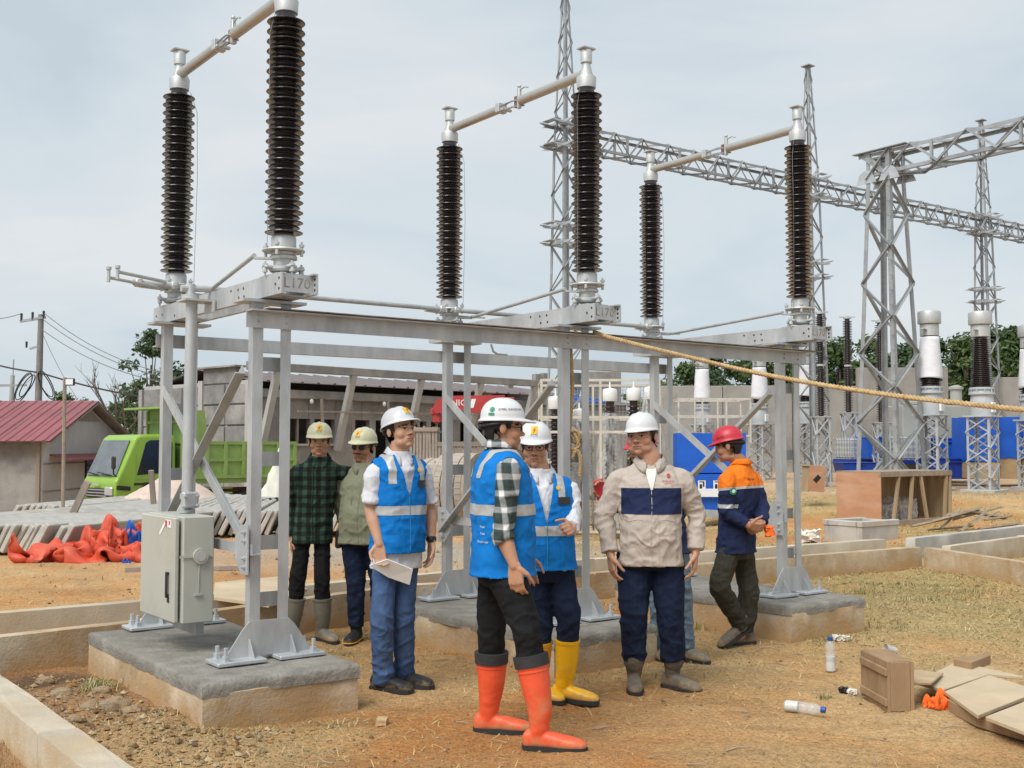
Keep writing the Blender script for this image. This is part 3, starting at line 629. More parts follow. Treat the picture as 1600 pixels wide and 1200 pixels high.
# ============================================================ WRAPPED INSTRUMENT TRANSFORMERS ON LATTICE STANDS
M['wrap'] = mat('white_wrapping', (.72, .73, .76), .75, 0, .06, 4, .25, 25, stretch=(1, 1, 4))
M['ctgrey'] = mat('grey_enamel', (.46, .49, .51), .45, .1, .06, 4)
def ct(px, Y, s, wrapped, label, zg=.28):
    p = D(px, 700, Y); k = s; rt = thing('current_transformer', label, 'transformer', (p.x, p.y, zg), PSI + .15, 'current transformers on lattice stands')
    lattice(rt, (0, 0, 0), (0, 0, 1.95 * k), .60 * k, .60 * k, X3, Y3, 5, .06 * k, .035 * k, M['galv_bright'], False, cross=True)
    b = MB(); b.box((0, 0, 1.97 * k), (.74 * k, .74 * k, .04), None, .005); b.build('stand_plate', M['galv_bright'], rt)
    b = MB(); b.box((0, 0, .02), (.9 * k, .9 * k, .12), None, .01); b.build('footing', M['conc_grey'], rt)
    b = MB(); b.lathe([(.29, 1.99), (.30, 2.02), (.30, 2.30), (.27, 2.52), (.28, 2.53), (.33, 2.54), (.33, 2.58), (.28, 2.59), (.27, 2.66), (.31, 2.67), (.31, 2.72), (.26, 2.73)], (0, 0, 0), 20); b.V = [(x * k, y * k, z * k) for x, y, z in b.V]; b.build('tank', M['ctgrey'], rt, 35)
    b = MB()
    for a in range(10):
        an = a * .628; b.lathe([(.015, 2.56), (.015, 2.70)], (.30 * math.cos(an), .30 * math.sin(an), 0), 6)
    b.V = [(x * k, y * k, z * k) for x, y, z in b.V]; b.build('flange_bolts', M['ctgrey'], rt, kind='stuff')
    b = MB(); b.box((-.05, -.31, 2.2), (.2, .06, .26), None, .01); b.V = [(x * k, y * k, z * k) for x, y, z in b.V]; b.build('terminal_box', M['white'], rt)
    pr = [(.24, 2.73)]
    for j in range(26):
        z = 2.74 + j * .049; r = .25 - .07 * j / 26; pr += [(r - .04, z), (r + .03, z + .012), (r + .028, z + .02), (r - .04, z + .04)]
    pr += [(.15, 4.03)]
    b = MB(); b.lathe(pr, (0, 0, 0), 20); b.V = [(x * k, y * k, z * k) for x, y, z in b.V]; b.build('insulator', M['porc_far'], rt, 35)
    if wrapped:
        b = MB(); n = 28; rings = []
        for j in range(15):
            t = j / 14; z = 2.90 + 1.12 * t; rings.append((.315 - .075 * t, z))
        P = []; F = []
        for j, (r, z) in enumerate(rings):
            for q in range(n):
                a = 2 * math.pi * q / n; P.append((r * math.cos(a), r * math.sin(a), z + (.05 * math.sin(a * 1 + px) if j == 0 else 0)))
        P = np.array(P); nn = fbm(P * np.array([5, 5, 9]) + px, 3); P[:, :2] *= (1 + .05 * nn)[:, None]
        for j in range(14):
            for q in range(n): F.append((j * n + q, j * n + (q + 1) % n, (j + 1) * n + (q + 1) % n, (j + 1) * n + q))
        b.V = [tuple(v) for v in (P * k)]; b.F = F; o = b.build('wrapping_sheet', M['wrap'], rt, 60); o.modifiers.new('thickness', 'SOLIDIFY').thickness = .008
    b = MB(); b.lathe([(.17, 4.03), (.24, 4.05), (.24, 4.34), (.22, 4.36), (.29, 4.37), (.295, 4.38), (.295, 4.66), (.28, 4.69), (.18, 4.72), (.02, 4.74)], (0, 0, 0), 24); b.V = [(x * k, y * k, z * k) for x, y, z in b.V]; b.build('head', M['cast'], rt, 30)
    b = MB(); b.bar((-.23 * k, 0, 4.20 * k), (-.42 * k, 0, 4.22 * k), .10 * k, .02 * k); b.bar((.23 * k, 0, 4.22 * k), (.42 * k, 0, 4.24 * k), .10 * k, .02 * k); b.each('terminal_palm', M['cast'], rt)
    return rt
ct(1456, 30, 1.03, True, 'wrapped transformer with silver cap right of the nearest tower')
ct(1536, 29, 1.0, False, 'unwrapped transformer with bare dark insulator on a lattice stand')
ct(1612, 31, .97, True, 'wrapped transformer cut off by the right edge')
ct(1262, 40, 1.02, True, 'wrapped transformer half hidden behind the right frame posts')
ct(1188, 40, 1.0, True, 'wrapped transformer between the bracing of the right frame')
ct(1098, 41, 1.0, True, 'wrapped transformer seen above the empty wire cage')
def post_ins(px, Y, ztop, label):
    p = D(px, 700, Y); rt = thing('post_insulator', label, 'insulator', (p.x, p.y, .25), 0, 'dark post insulators in the yard')
    zs = [(ztop - 1.5, ztop), (ztop - 3.05, ztop - 1.55)]
    for z0, z1 in zs:
        pr = [(.08, z0)]
        for j in range(26):
            z = z0 + .05 + j * (z1 - z0 - .1) / 26; pr += [(.075, z), (.155, z + .012), (.15, z + .02), (.075, z + .04)]
        pr += [(.08, z1)]; b = MB(); b.lathe(pr, (0, 0, 0), 16); b.build('insulator_unit', M['porc_far'], rt, 35)
    b = MB(); b.lathe([(.13, ztop), (.13, ztop + .04), (.05, ztop + .05), (.05, ztop + .1)], (0, 0, 0), 12); b.bar((-.25, 0, ztop + .06), (.25, 0, ztop + .06), .06, .03); b.build('top_cap', M['cast'], rt, 35)
    b = MB(); b.lathe([(.12, ztop - 1.555), (.12, ztop - 1.495)], (0, 0, 0), 12); b.build('joint_flange', M['cast'], rt, 35)
    lattice(rt, (0, 0, 0), (0, 0, ztop - 3.06), .42, .42, X3, Y3, 4, .05, .03, M['galv_bright'], False, cross=True)
    b = MB(); b.box((0, 0, ztop - 3.06), (.5, .5, .03)); b.build('stand_plate', M['galv_bright'], rt)
post_ins(1284, 33, 5.15, 'dark two piece post insulator beside the pointed mast')
post_ins(1327, 36, 5.35, 'dark post insulator just left of the nearest tower')
post_ins(1378, 34, 5.0, 'dark post insulator seen through the nearest tower')

# ============================================================ YARD WALLS, TRANSFORMER, TOTES, BLUE COVERED CRATES
M['yardwall'] = mat('weathered_yard_wall', (.27, .255, .235), .95, 0, .2, 1.2, .15, 12, col2=(.35, .33, .30), fac=(.4, .65), dirt=(.17, .16, .15), dscale=.5)
def yard_wall(px0, px1, Y, pytop, label, th=.3):
    a = D(px0, pytop, Y); c = D(px1, pytop, Y); rt = thing('yard_wall', label, 'wall', ((a.x + c.x) / 2, Y, 0), 0, 'bare concrete walls behind the yard'); w = c.x - a.x; n = max(1, round(w / 3.0))
    for j in range(n):
        b = MB(); b.box((-w / 2 + (j + .5) * w / n, random.uniform(-.02, .02), (a.z) / 2 - .3), (w / n - .03, th, a.z + .6 + random.uniform(-.05, .03)), None, .02); b.build('wall_panel', M['yardwall'], rt)
    b = MB(); b.box((0, .25, a.z / 2 - .4), (w - .2, .12, a.z - .4)); b.build('wall_core', M['yardwall'], rt)
yard_wall(1020, 1345, 50, 603, 'long low concrete wall under the trees behind the wire cage')
yard_wall(1338, 1480, 46, 574, 'taller concrete wall behind the nearest tower')
yard_wall(1552, 1720, 44, 590, 'concrete wall at the right edge behind the blue covers')
M['tank'] = mat('transformer_paint', (.37, .37, .33), .55, 0, .08, 2, .05, 30)
p = D(1450, 700, 37); TR = thing('power_transformer', 'beige grey power transformer tank beside the wrapped transformers', 'transformer', (p.x, p.y, .2), .15)
b = MB(); b.box((0, 0, 1.45), (2.6, 1.6, 2.3), None, .03); b.build('tank', M['tank'], TR)
for k in range(5): b = MB(); b.box((.55 + k * .16, -.95, 1.35), (.05, .28, 1.7), None, .01); b.build('radiator_fin', M['tank'], TR)
b = MB(); b.box((.2, -.05, 2.68), (2.2, 1.0, .12), None, .02); b.build('lid', M['tank'], TR)
b = MB(); b.lathe([(.19, 0), (.19, .4), (.24, .42), (.24, .50), (.05, .56)], (.98, -.1, 2.74), 16); b.build('turret', M['tank'], TR, 35)
b = MB(); b.tube([(1.0, -.85, 1.9), (1.05, -1.0, 1.2), (.9, -1.05, .75), (.55, -1.0, .62)], .05, 8); b.build('drain_pipe', M['tank'], TR, 40)
b = MB(); b.box((-.62, -.82, 1.35), (.16, .04, .2)); b.box((-.38, -.82, 1.42), (.18, .04, .22)); b.box((-.38, -.82, 1.15), (.18, .04, .18)); b.each('gauge_box', M['dark'], TR)
M['blue'] = mat('blue_tarpaulin', (.012, .105, .52), .5, 0, .15, 2, .35, 6, spec=.35)
M['ply'] = mat('yellow_plywood', (.47, .33, .18), .8, 0, .14, 3, .1, 60, col2=(.40, .26, .13), fac=(.45, .7), stretch=(1, 1, 5))
M['blue_dk'] = mat('blue_plastic', (.012, .045, .30), .45, 0, .1, 3)
def wobble_box(c, d, n=8, amp=.02, seed=0):
    bm = bmesh.new(); bmesh.ops.create_cube(bm, size=1); bmesh.ops.subdivide_edges(bm, edges=bm.edges[:], cuts=n, use_grid_fill=True)
    P = np.array([v.co[:] for v in bm.verts]) * np.array(d); kf = 1.6 / max(d); nn = np.stack([fbm(P * 2.2 * kf + seed + 9 * k, 3) for k in range(3)], 1); rg = np.stack([1 - 2.4 * np.abs(fbm(P * 4.5 * kf + seed + 5 * k, 2)) for k in range(3)], 1)
    P = P + amp * nn + amp * .5 * rg; P = P + np.array(c); b = MB(); bm.verts.index_update(); b.add(P.tolist(), [[v.index for v in f.verts] for f in bm.faces]); bm.free(); return b
def covered_crate(px0, px1, py0, py1, py2, Y, label, dep=1.3):
    a = D(px0, py0, Y); c = D(px1, py1, Y); e_ = D(px1, py2, Y); w = c.x - a.x; rt = thing('covered_crate', label, 'crate', ((a.x + c.x) / 2, Y + dep / 2, e_.z), 0, 'blue covered crates')
    if py2 > py1 + 2: b = MB(); b.box((0, 0, (c.z - e_.z) / 2), (w - .06, dep - .06, c.z - e_.z), None, .01); b.build('plywood_case', M['ply'], rt)
    wobble_box((0, 0, (c.z + a.z) / 2 - e_.z), (w, dep, a.z - c.z), 10, .03, px0).build('tarpaulin_cover', M['blue'], rt, 35)
    return rt
covered_crate(1513, 1562, 652, 722, 748, 33, 'blue covered plywood crate directly behind the bare transformer stand')
covered_crate(1560, 1598, 652, 716, 748, 33.3, 'blue covered plywood crate second from the right edge')
covered_crate(1598, 1650, 656, 718, 748, 33.2, 'blue covered plywood crate cut off by the right edge')
M['tote'] = mat('milky_tote_plastic', (.62, .64, .64), .4, 0, .05, 3)
def tote(px, py0, py1, Y, label):
    a = D(px, py0, Y); c = D(px, py1, Y); h = a.z - c.z; rt = thing('liquid_tote', label, 'tote', (a.x, Y, c.z), .2, 'caged white liquid totes')
    b = MB(); b.box((0, 0, h * .55), (1.0, 1.0, h * .82), None, .05); b.build('bottle', M['tote'], rt)
    b = MB(); b.box((0, 0, h * .06), (1.1, 1.1, h * .12)); b.build('pallet', M['blue_dk'], rt)
    b = MB()
    for k in range(7):
        x = -.53 + k * 1.06 / 6
        for s in (-1, 1): b.bar((x, s * .53, h * .12), (x, s * .53, h), .02, .02); b.bar((s * .53, x, h * .12), (s * .53, x, h), .02, .02)
    for k in range(5):
        z = h * (.14 + .2 * k)
        for s in (-1, 1): b.bar((-.54, s * .54, z), (.54, s * .54, z), .02, .02); b.bar((s * .54, -.54, z), (s * .54, .54, z), .02, .02)
    b.build('wire_cage', M['galv_bright'], rt, kind='stuff')
tote(1338, 683, 722, 36, 'white caged tote left of the nearest tower base')
tote(1420, 680, 724, 35.5, 'white caged tote seen between the tower legs')
def blue_bin(px, py0, py1, w, Y, label, m='blue_dk'):
    a = D(px, py0, Y); c = D(px, py1, Y); h = a.z - c.z; rt = thing('plastic_bin', label, 'bin', (a.x, Y, c.z), .1, 'blue plastic bins in the yard')
    b = MB(); b.prism([(-w / 2 * .86, 0), (w / 2 * .86, 0), (w / 2, h * .9), (-w / 2, h * .9)], (0, -.4, 0), X3, Xz, Y3 * .8); b.build('tub', M[m], rt)
    b = MB(); b.box((0, 0, h * .95), (w * 1.06, .86, h * .1), None, .02); b.build('lid', M[m], rt)
    b = MB(); b.box((0, -.42, h * .8), (w * .3, .05, h * .06)); b.build('grip', M[m], rt)
blue_bin(1482, 715, 748, 1.5, 34, 'wide dark blue plastic bin left of the blue covered crates')
blue_bin(1476, 684, 716, .95, 35.5, 'bright blue bin behind the wrapped transformer stand', 'blue')
blue_bin(1360, 682, 716, .6, 35.2, 'narrow bright blue bin within the tower base', 'blue')
blue_bin(1335, 722, 738, 1.0, 33, 'dark blue plastic bin left of the nearest tower')
# printed blue boxes behind the man in the red helmet
def blue_box(px0, px1, py0, py1, Y, label, prints):
    a = D(px0, py0, Y); c = D(px1, py1, Y); w = c.x - a.x; h = a.z - c.z; rt = thing('blue_box', label, 'box', ((a.x + c.x) / 2, Y + .6, c.z), 0, 'stacked blue boxes')
    wobble_box((0, 0, h / 2), (w, 1.2, h), 9, .008, px0).build('wrapped_case', M['blue'], rt, 35)
    b = MB(); b.box((w * .28, -.613, h / 2), (.02, .008, h * .97)); b.build('strap', M['white'], rt)
    for (x, z) in prints:
        q = MB(); q.box((x, -.617, z), (.15, .006, .18)); pp = q.build('print_label', M['white'], rt)
        q = MB(); q.box((x - .02, -.621, z - .03), (.05, .004, .10)); q.box((x + .035, -.621, z + .02), (.03, .004, .10)); q.box((x, -.621, z + .065), (.10, .004, .02)); q.each('print_mark', M['dark'], pp)
    return rt
BZ = 22
blue_box(1058, 1166, 677, 739, BZ, 'upper blue wrapped box behind the man in the red helmet', [])
blue_box(1084, 1176, 741, 802, BZ - .05, 'lower blue wrapped box with printed handling marks', [(-.42, .55), (-.12, .55)])
b = MB(); a = D(1084, 770, BZ - .12); b.box((a.x + .5, BZ - .14, a.z), (1.15, .02, .16), None, .003); o = b.build('white_board', M['wrap'], None); tag(o, 'white board fixed across the lower blue box', 'board')

# ============================================================ RACKS AND STORED ARRESTERS
M['rackpaint'] = mat('cream_rack_paint', (.55, .51, .43), .6, .1, .15, 8, 0, col2=(.34, .24, .15), fac=(.55, .7))
M['film'] = None
def film_mat():
    m = bpy.data.materials.new('clear_plastic_film'); m.use_nodes = True; N = m.node_tree.nodes; lk = m.node_tree.links.new; b = N['Principled BSDF']
    b.inputs['Base Color'].default_value = (.66, .66, .65, 1); b.inputs['Roughness'].default_value = .25; b.inputs['Specular IOR Level'].default_value = .7
    t = N.new('ShaderNodeBsdfTransparent'); x = N.new('ShaderNodeMixShader'); n = N.new('ShaderNodeTexNoise'); n.inputs['Scale'].default_value = 9; n.inputs['Detail'].default_value = 6
    c = N.new('ShaderNodeTexCoord'); mp_ = N.new('ShaderNodeMapping'); mp_.inputs['Scale'].default_value = (1.6, 1.6, .5); lk(c.outputs['Object'], mp_.inputs[0]); lk(mp_.outputs[0], n.inputs['Vector'])
    r = N.new('ShaderNodeMapRange'); r.inputs[1].default_value = .35; r.inputs[2].default_value = .68; r.inputs[3].default_value = .12; r.inputs[4].default_value = .62
    lk(n.outputs['Fac'], r.inputs[0]); lk(r.outputs[0], x.inputs[0]); lk(t.outputs[0], x.inputs[1]); lk(b.outputs[0], x.inputs[2]); lk(x.outputs[0], N['Material Output'].inputs[0])
    bp = N.new('ShaderNodeBump'); bp.inputs['Strength'].default_value = .8; lk(n.outputs['Fac'], bp.inputs['Height']); lk(bp.outputs[0], b.inputs['Normal']); return m
M['film'] = film_mat()
def cage(px0, px1, pyt, Y, dep, z0, label, name='wire_cage_rack', bars=(), mesh=.06, nposts=4):
    a = D(px0, pyt, Y); c = D(px1, pyt, Y); w = c.x - a.x; zt = a.z; rt = thing(name, label, 'rack', ((a.x + c.x) / 2, Y + dep / 2, z0), 0, 'painted steel cage racks'); h = zt - z0
    b = MB()
    for k in range(nposts):
        x = -w / 2 + w * k / (nposts - 1)
        for s in (-1, 1): b.bar((x, s * dep / 2, 0), (x, s * dep / 2, h), .035, .035)
    b.each('rack_post', M['rackpaint'], rt)
    b = MB()
    for z in (h - .02, *[D(px0, q, Y).z - z0 for q in bars], .15):
        for s in (-1, 1): b.bar((-w / 2, s * dep / 2, z), (w / 2, s * dep / 2, z), .03, .04)
        for s in (-1, 1): b.bar((s * w / 2, -dep / 2, z), (s * w / 2, dep / 2, z), .03, .03)
    b.each('rail', M['rackpaint'], rt)
    b = MB()
    for x in np.arange(-w / 2, w / 2, mesh): b.bar((x, dep / 2, .1), (x, dep / 2, h), .006, .006)
    for z in np.arange(.1, h, mesh): b.bar((-w / 2, dep / 2, z), (w / 2, dep / 2, z), .006, .006)
    b.build('wire_mesh', M['galv_far'], rt, kind='stuff'); return rt
cage(846, 1030, 592, 17.5, 1.6, 0, 'tall cream steel cage rack full of wrapped arresters', bars=(652, 675), nposts=3)
cage(1060, 1172, 622, 23.6, 1.0, 1.55, 'empty cream wire cage on top of the blue boxes', bars=(650,), nposts=4)
def arrester(px, pycap, Y, film, label, r=.12):
    a = D(px, pycap, Y); rt = thing('stored_arrester', label, 'arrester', (a.x, a.y, .12), random.uniform(0, 3), 'arresters stored in the cage rack'); zt = a.z - .12
    b = MB(); b.lathe([(r * .95, zt - .20), (r, zt - .19), (r, zt - .03), (r * .9, zt), (.015, zt + .02), (.012, zt + .12)], (0, 0, 0), 18); b.build('cap', M['white'], rt, 35)
    pr = [(r * .6, .3)]
    for j in range(24):
        z = .32 + j * (zt - .56) / 24; pr += [(r * .55, z), (r * .92, z + .012), (r * .9, z + .02), (r * .55, z + .05)]
    pr += [(r * .6, zt - .2)]
    b = MB(); b.lathe(pr, (0, 0, 0), 16); b.build('insulator', M['porc_far'], rt, 35)
    b = MB(); b.lathe([(r * 1.2, 0), (r * 1.2, .05), (r * .8, .08), (r * .7, .3)], (0, 0, 0), 16); b.build('foot', M['cast'], rt, 35)
    if film:
        n = 26; P = []; F = []
        for j in range(16):
            t = j / 15
            for q in range(n): an = 2 * math.pi * q / n; rr = r * (1.15 + .75 * math.sin(min(1, t * 1.4) * 1.6)) * (1 if t > .02 else .4); P.append((rr * math.cos(an), rr * math.sin(an), zt * film - t * (zt * film - .05)))
        P = np.array(P); nn = fbm(P * np.array([7, 7, 3]) + px, 3); P[:, :2] *= (1 + .42 * nn)[:, None]
        for j in range(15):
            for q in range(n): F.append((j * n + q, j * n + (q + 1) % n, (j + 1) * n + (q + 1) % n, (j + 1) * n + q))
        b = MB(); b.V = [tuple(v) for v in P]; b.F = F; b.build('plastic_film', M['film'], rt, 80)
arrester(868, 620, 18.0, .0, 'stored arrester with bare sheds at the far left of the rack')
arrester(884, 617, 18.6, .80, 'stored arrester behind the left post pair of the rack')
arrester(953, 608, 18.1, .86, 'stored arrester under bulky clear plastic left of the white helmet')
arrester(990, 607, 18.2, 0, 'stored arrester with bare brown sheds above the white helmet')
arrester(1018, 605, 18.0, 1.02, 'stored arrester fully draped in plastic beside the rear post')
arrester(905, 640, 18.9, .95, 'stored arrester draped in plastic behind the hanging rope')

# ============================================================ TREES
M['bark'] = mat('bark', (.13, .105, .08), .95, 0, .25, 8, .4, 30)
M['leaf'] = None
def leaf_mat():
    m = vcol_mat('foliage', .6, 0, 1, .25, 2.2, .3); b = m.node_tree.nodes['Principled BSDF']
    t = m.node_tree.nodes.new('ShaderNodeBsdfTranslucent'); x = m.node_tree.nodes.new('ShaderNodeMixShader'); x.inputs[0].default_value = .3
    lk = m.node_tree.links.new; src = b.inputs['Base Color'].links[0].from_socket; lk(src, t.inputs[0]); lk(b.outputs[0], x.inputs[1]); lk(t.outputs[0], x.inputs[2]); lk(x.outputs[0], m.node_tree.nodes['Material Output'].inputs[0]); return m
M['leaf'] = leaf_mat()
def leaf_mesh(name, C, Rr, n, size, cols, rs, flat=.7):
    """n leaves around clump centres C with radii Rr"""
    k = rs.randint(0, len(C), n); d = rs.normal(size=(n, 3)); d /= np.linalg.norm(d, axis=1)[:, None]; r = rs.rand(n) ** .45
    P = C[k] + d * (Rr[k] * r)[:, None] * np.array([1, 1, flat]); nr = d + rs.normal(size=(n, 3)) * .7 + np.array([0, 0, .6]); nr /= np.linalg.norm(nr, axis=1)[:, None]
    t = np.cross(nr, rs.normal(size=(n, 3))); t /= np.linalg.norm(t, axis=1)[:, None] + 1e-9; b = np.cross(nr, t); s = size * (.6 + .8 * rs.rand(n))[:, None]
    V = np.stack([P - t * s, P + b * s * .45, P + t * s, P - b * s * .45], 1).reshape(-1, 3); F = np.arange(4 * n).reshape(n, 4)
    me = bpy.data.meshes.new(name); me.from_pydata(V.tolist(), [], F.tolist()); c = np.array(cols)[rs.randint(0, len(cols), n)] * (.75 + .5 * rs.rand(n))[:, None]
    hue = fbm(C * .9 + 3, 2)[k]; c = c * (1 + .35 * hue)[:, None]; set_vcol(me, np.clip(np.repeat(c, 4, 0), .01, .5)); return me
TREE_COLS = [[(.075, .12, .040), (.10, .15, .045), (.055, .095, .035)], [(.105, .15, .05), (.12, .165, .06), (.075, .12, .045)], [(.065, .105, .045), (.085, .125, .06)]]
def make_tree(kind, seed, h=7., wr=2.4, n=5200, size=.16, th=.35, dens=46):
    rs = np.random.RandomState(seed); b = MB(); lim = []
    top = Vector((rs.uniform(-.3, .3), rs.uniform(-.3, .3), h * .8)); tr = [Vector((0, 0, -.6)), Vector((rs.uniform(-.1, .1), 0, h * .3)), top * .65 + Vector((0, 0, 0)), top]
    tr = catm(tr, 5); b.tube(tr, [max(.03, .16 * (1 - i / len(tr)) + .02) for i in range(len(tr))], 8)
    C = []; Rr = []
    for i in range(dens):
        z = h * (th + (1 - th) * rs.rand()); f = (z / h - th) / (1 - th); prof = math.sin(min(1, f * .85 + .22) * math.pi) ** .7; a = rs.rand() * 6.283; r = wr * prof * (.25 + .75 * rs.rand() ** .5)
        c = Vector((r * math.cos(a), r * math.sin(a), z)); C.append(c); Rr.append(wr * (.18 + .22 * rs.rand()))
        if i % 2 == 0:
            s = tr[min(len(tr) - 1, int(len(tr) * max(.3, f * .8)))]; m_ = (s + c) / 2 + Vector((0, 0, -.1)); b.tube([s, m_, c], [.05, .03, .012], 5)
    return b, leaf_mesh('foliage', np.array([c[:] for c in C]), np.array(Rr), n, size, TREE_COLS[kind % 3], rs)
TREES = {}
def tree(kind, seed, loc, label, group, rz=0., sc=1., name='tree', **k):
    key = (kind, seed, tuple(sorted(k.items())))
    if key not in TREES: bb, lm = make_tree(kind, seed, **k); TREES[key] = (bb.mesh('trunk', 50), lm)
    rt = thing(name, label, 'tree', loc, rz, group); rt.scale = (sc, sc, sc)
    put('trunk', TREES[key][0], M['bark'], rt); put('crown', TREES[key][1], M['leaf'], rt); return rt
def place(px, Y, z=.2): p = D(px, 700, Y); return (p.x, p.y, z)
right_trees = [(1035, 66, .66), (1072, 62, .78), (1118, 64, .95), (1165, 66, 1.0), (1210, 63, 1.0), (1262, 66, .98), (1312, 63, .96), (1362, 66, 1.0), (1418, 63, .92), (1462, 65, 1.0), (1508, 62, .98), (1555, 64, 1.05), (1592, 61, 1.02), (1640, 63, 1.1)]
rt_lab = ['small bushy tree right of the wire cage rack', 'bushy tree left of the first wrapped transformer', 'round green tree above the empty wire cage', 'tree between two wrapped transformers under the sloping rope', 'tree right behind the right frame posts', 'dense tree beside the pointed mast base', 'dense tree left of the nearest tower', 'tree seen through the nearest tower', 'tree just right of the nearest tower legs', 'tree behind the wrapped silver capped transformer', 'tree left of the bare dark insulator', 'tree right of the bare dark insulator', 'tree by the right edge behind the mast', 'tree cut by the right edge']
for k, (px, Y, s) in enumerate(right_trees):
    tree(k % 3, 11 + k % 4, place(px, Y, 0), rt_lab[k], 'trees behind the yard walls', k * 1.3, s, h=7.6, wr=2.9, n=6500, size=.17, th=.12)
tree(0, 31, place(98, 60, -.4), 'dense dark green tree behind the red roof', 'trees behind the house', .4, .72, h=6.2, wr=2.2, n=4200, size=.15)
tree(1, 32, place(128, 64, -.4), 'broad layered tree right of the lamp post', 'trees behind the house', 1.4, .72, h=6.0, wr=2.6, n=3600, size=.15)
tree(2, 33, place(232, 50, -.5), 'loose airy tree left of the grey building', 'trees behind the house', 2.0, 1.0, h=7.0, wr=1.7, n=2600, size=.13, th=.35, dens=34)
tree(1, 34, place(186, 52, -.5), 'low green bush above the truck cab', 'trees behind the house', .4, .62, h=6., wr=2.3, n=3000, size=.15, th=.1)
tree(1, 35, place(212, 56, -.5), 'thin light green tree behind the truck bed', 'trees behind the house', 1.1, .80, h=6.4, wr=1.5, n=1300, size=.12, th=.45, dens=24)
tree(0, 36, place(20, 75, -.4), 'far low tree at the left edge below the second pole', 'trees behind the house', 2.2, .62, h=6.2, wr=2.6, n=3000, size=.18, th=.2)
tree(2, 37, place(52, 72, -.4), 'far low tree behind the tall utility pole', 'trees behind the house', 3.1, .66, h=6.2, wr=2.4, n=3000, size=.18, th=.2)
tree(1, 38, place(988, 58, 0), 'thin sparse shrub between the rack and the trees', 'trees behind the yard walls', 3.1, .72, h=6.2, wr=1.4, n=700, size=.12, th=.5, dens=20)
def bare_tree(px, Y, h, label):
    rs = random.Random(5); rt = thing('bare_tree', label, 'tree', place(px, Y, -.5), 0, 'trees behind the house'); b = MB(); tw = MB()
    def grow(p, d, l, r, lev, B):
        pts = [p]; q = p.copy(); dd = d.copy()
        for i in range(4): dd = (dd + Vector((rs.uniform(-.12, .12), rs.uniform(-.12, .12), .05))).normalized(); q = q + dd * l / 4; pts.append(q.copy())
        B.tube(pts, [r * (1 - .13 * i) for i in range(5)], 6)
        if lev < 4:
            for k in range(3 if lev < 3 else 2): j = rs.choice([2, 3, 4]); a = Vector((rs.uniform(-1, 1), rs.uniform(-1, 1), rs.uniform(.2, .9))).normalized(); grow(pts[j], (dd * .8 + a * .8).normalized(), l * .62, r * .55, lev + 1, tw)
    grow(Vector((0, 0, -.3)), Vector((0, 0, 1)), h * .45, .10, 0, b); b.build('trunk', M['bark'], rt, 50); tw.build('branches', M['bark'], rt, 50); return rt
bare_tree(168, 46, 6.2, 'leafless tree with thin branches beside the house gable')
rs = np.random.RandomState(9); n = 260; Cx = np.stack([rs.uniform(-62, 70, n), 88 + rs.uniform(-3, 3, n), rs.uniform(-.3, 2.2, n)], 1)
o = put('distant_wood', leaf_mesh('distant_wood', Cx, rs.uniform(1.2, 2.4, n), 16000, .32, TREE_COLS[0], rs), M['leaf']); tag(o, 'distant low wood along the horizon', 'wood', kind='stuff')

# ============================================================ HOUSE WITH RED ROOF
M['redroof'] = mat('red_sheet_roof', (.27, .085, .095), .55, 0, .14, 2.5, .05, 20, col2=(.20, .075, .08), fac=(.45, .75), stretch=(1, .3, 1))
M['whitewall'] = mat('whitewashed_wall', (.50, .49, .48), .9, 0, .08, 2, .1, 20, col2=(.40, .385, .37), fac=(.5, .8))
M['greywall'] = mat('grey_plaster', (.22, .21, .196), .95, 0, .2, 1.4, .2, 14, col2=(.34, .32, .295), fac=(.44, .6), dirt=(.16, .152, .145), dscale=.9)
M['oldwood'] = mat('weathered_wood', (.30, .25, .205), .9, 0, .22, 6, .2, 40, col2=(.22, .175, .14), fac=(.45, .7), stretch=(1, 1, .15))
HS = thing('red_roof_house', 'white house with faded red sheet roof at the left edge', 'house', (-12.6, 30, -.5))
b = MB(); b.box((-4.6, .08, 1.12), (9.1, .14, 2.24)); b.build('front_wall', M['greywall'], HS)
b = MB(); b.prism([(0, 0), (6, 0), (6, 2.2), (3, 3.2), (0, 2.2)], (-.14, 0, 0), Y3, Xz, X3 * .14); b.build('gable_wall', M['whitewall'], HS)
b = MB(); b.prism([(2.0, 2.72), (4.0, 2.72), (3, 3.12)], (.005, 0, 0), Y3, Xz, X3 * .03); b.build('gable_vent', M['oldwood'], HS)
b = MB(); b.box((-4.6, 5.95, 1.12), (9.1, .1, 2.24)); b.build('rear_wall', M['greywall'], HS)
for k in range(14):                                                     # front roof slope in ribbed sheets
    x = .35 - .68 * k; b = MB(); sl = Vector((0, 3.35, 1.16)).normalized(); nn_ = Vector((0, -sl.z, sl.y))
    b.prism([(0, 0), (-.66, 0), (-.66, .02), (-.50, .02), (-.48, .05), (-.44, .05), (-.42, .02), (-.2, .02), (-.18, .05), (-.14, .05), (-.12, .02), (0, .02)], Vector((x, -.45, 2.10)), X3, nn_, sl * 3.62); b.build('roof_sheet', M['redroof'], HS)
for k in range(14):
    x = .35 - .68 * k; sl = Vector((0, 3.35, -1.16)).normalized(); nn_ = Vector((0, -sl.z, sl.y)); b = MB(); b.prism([(0, 0), (-.67, 0), (-.67, .02), (0, .02)], Vector((x, 2.98, 3.30)), X3, nn_, sl * 3.62); b.build('roof_sheet', M['greywall'], HS)
b = MB(); b.bar((.3, -.42, 2.06), (.3, 3.0, 3.24), .12, .04); b.bar((.3, 6.4, 2.06), (.3, 3.0, 3.24), .12, .04); b.each('bargeboard', M['oldwood'], HS)
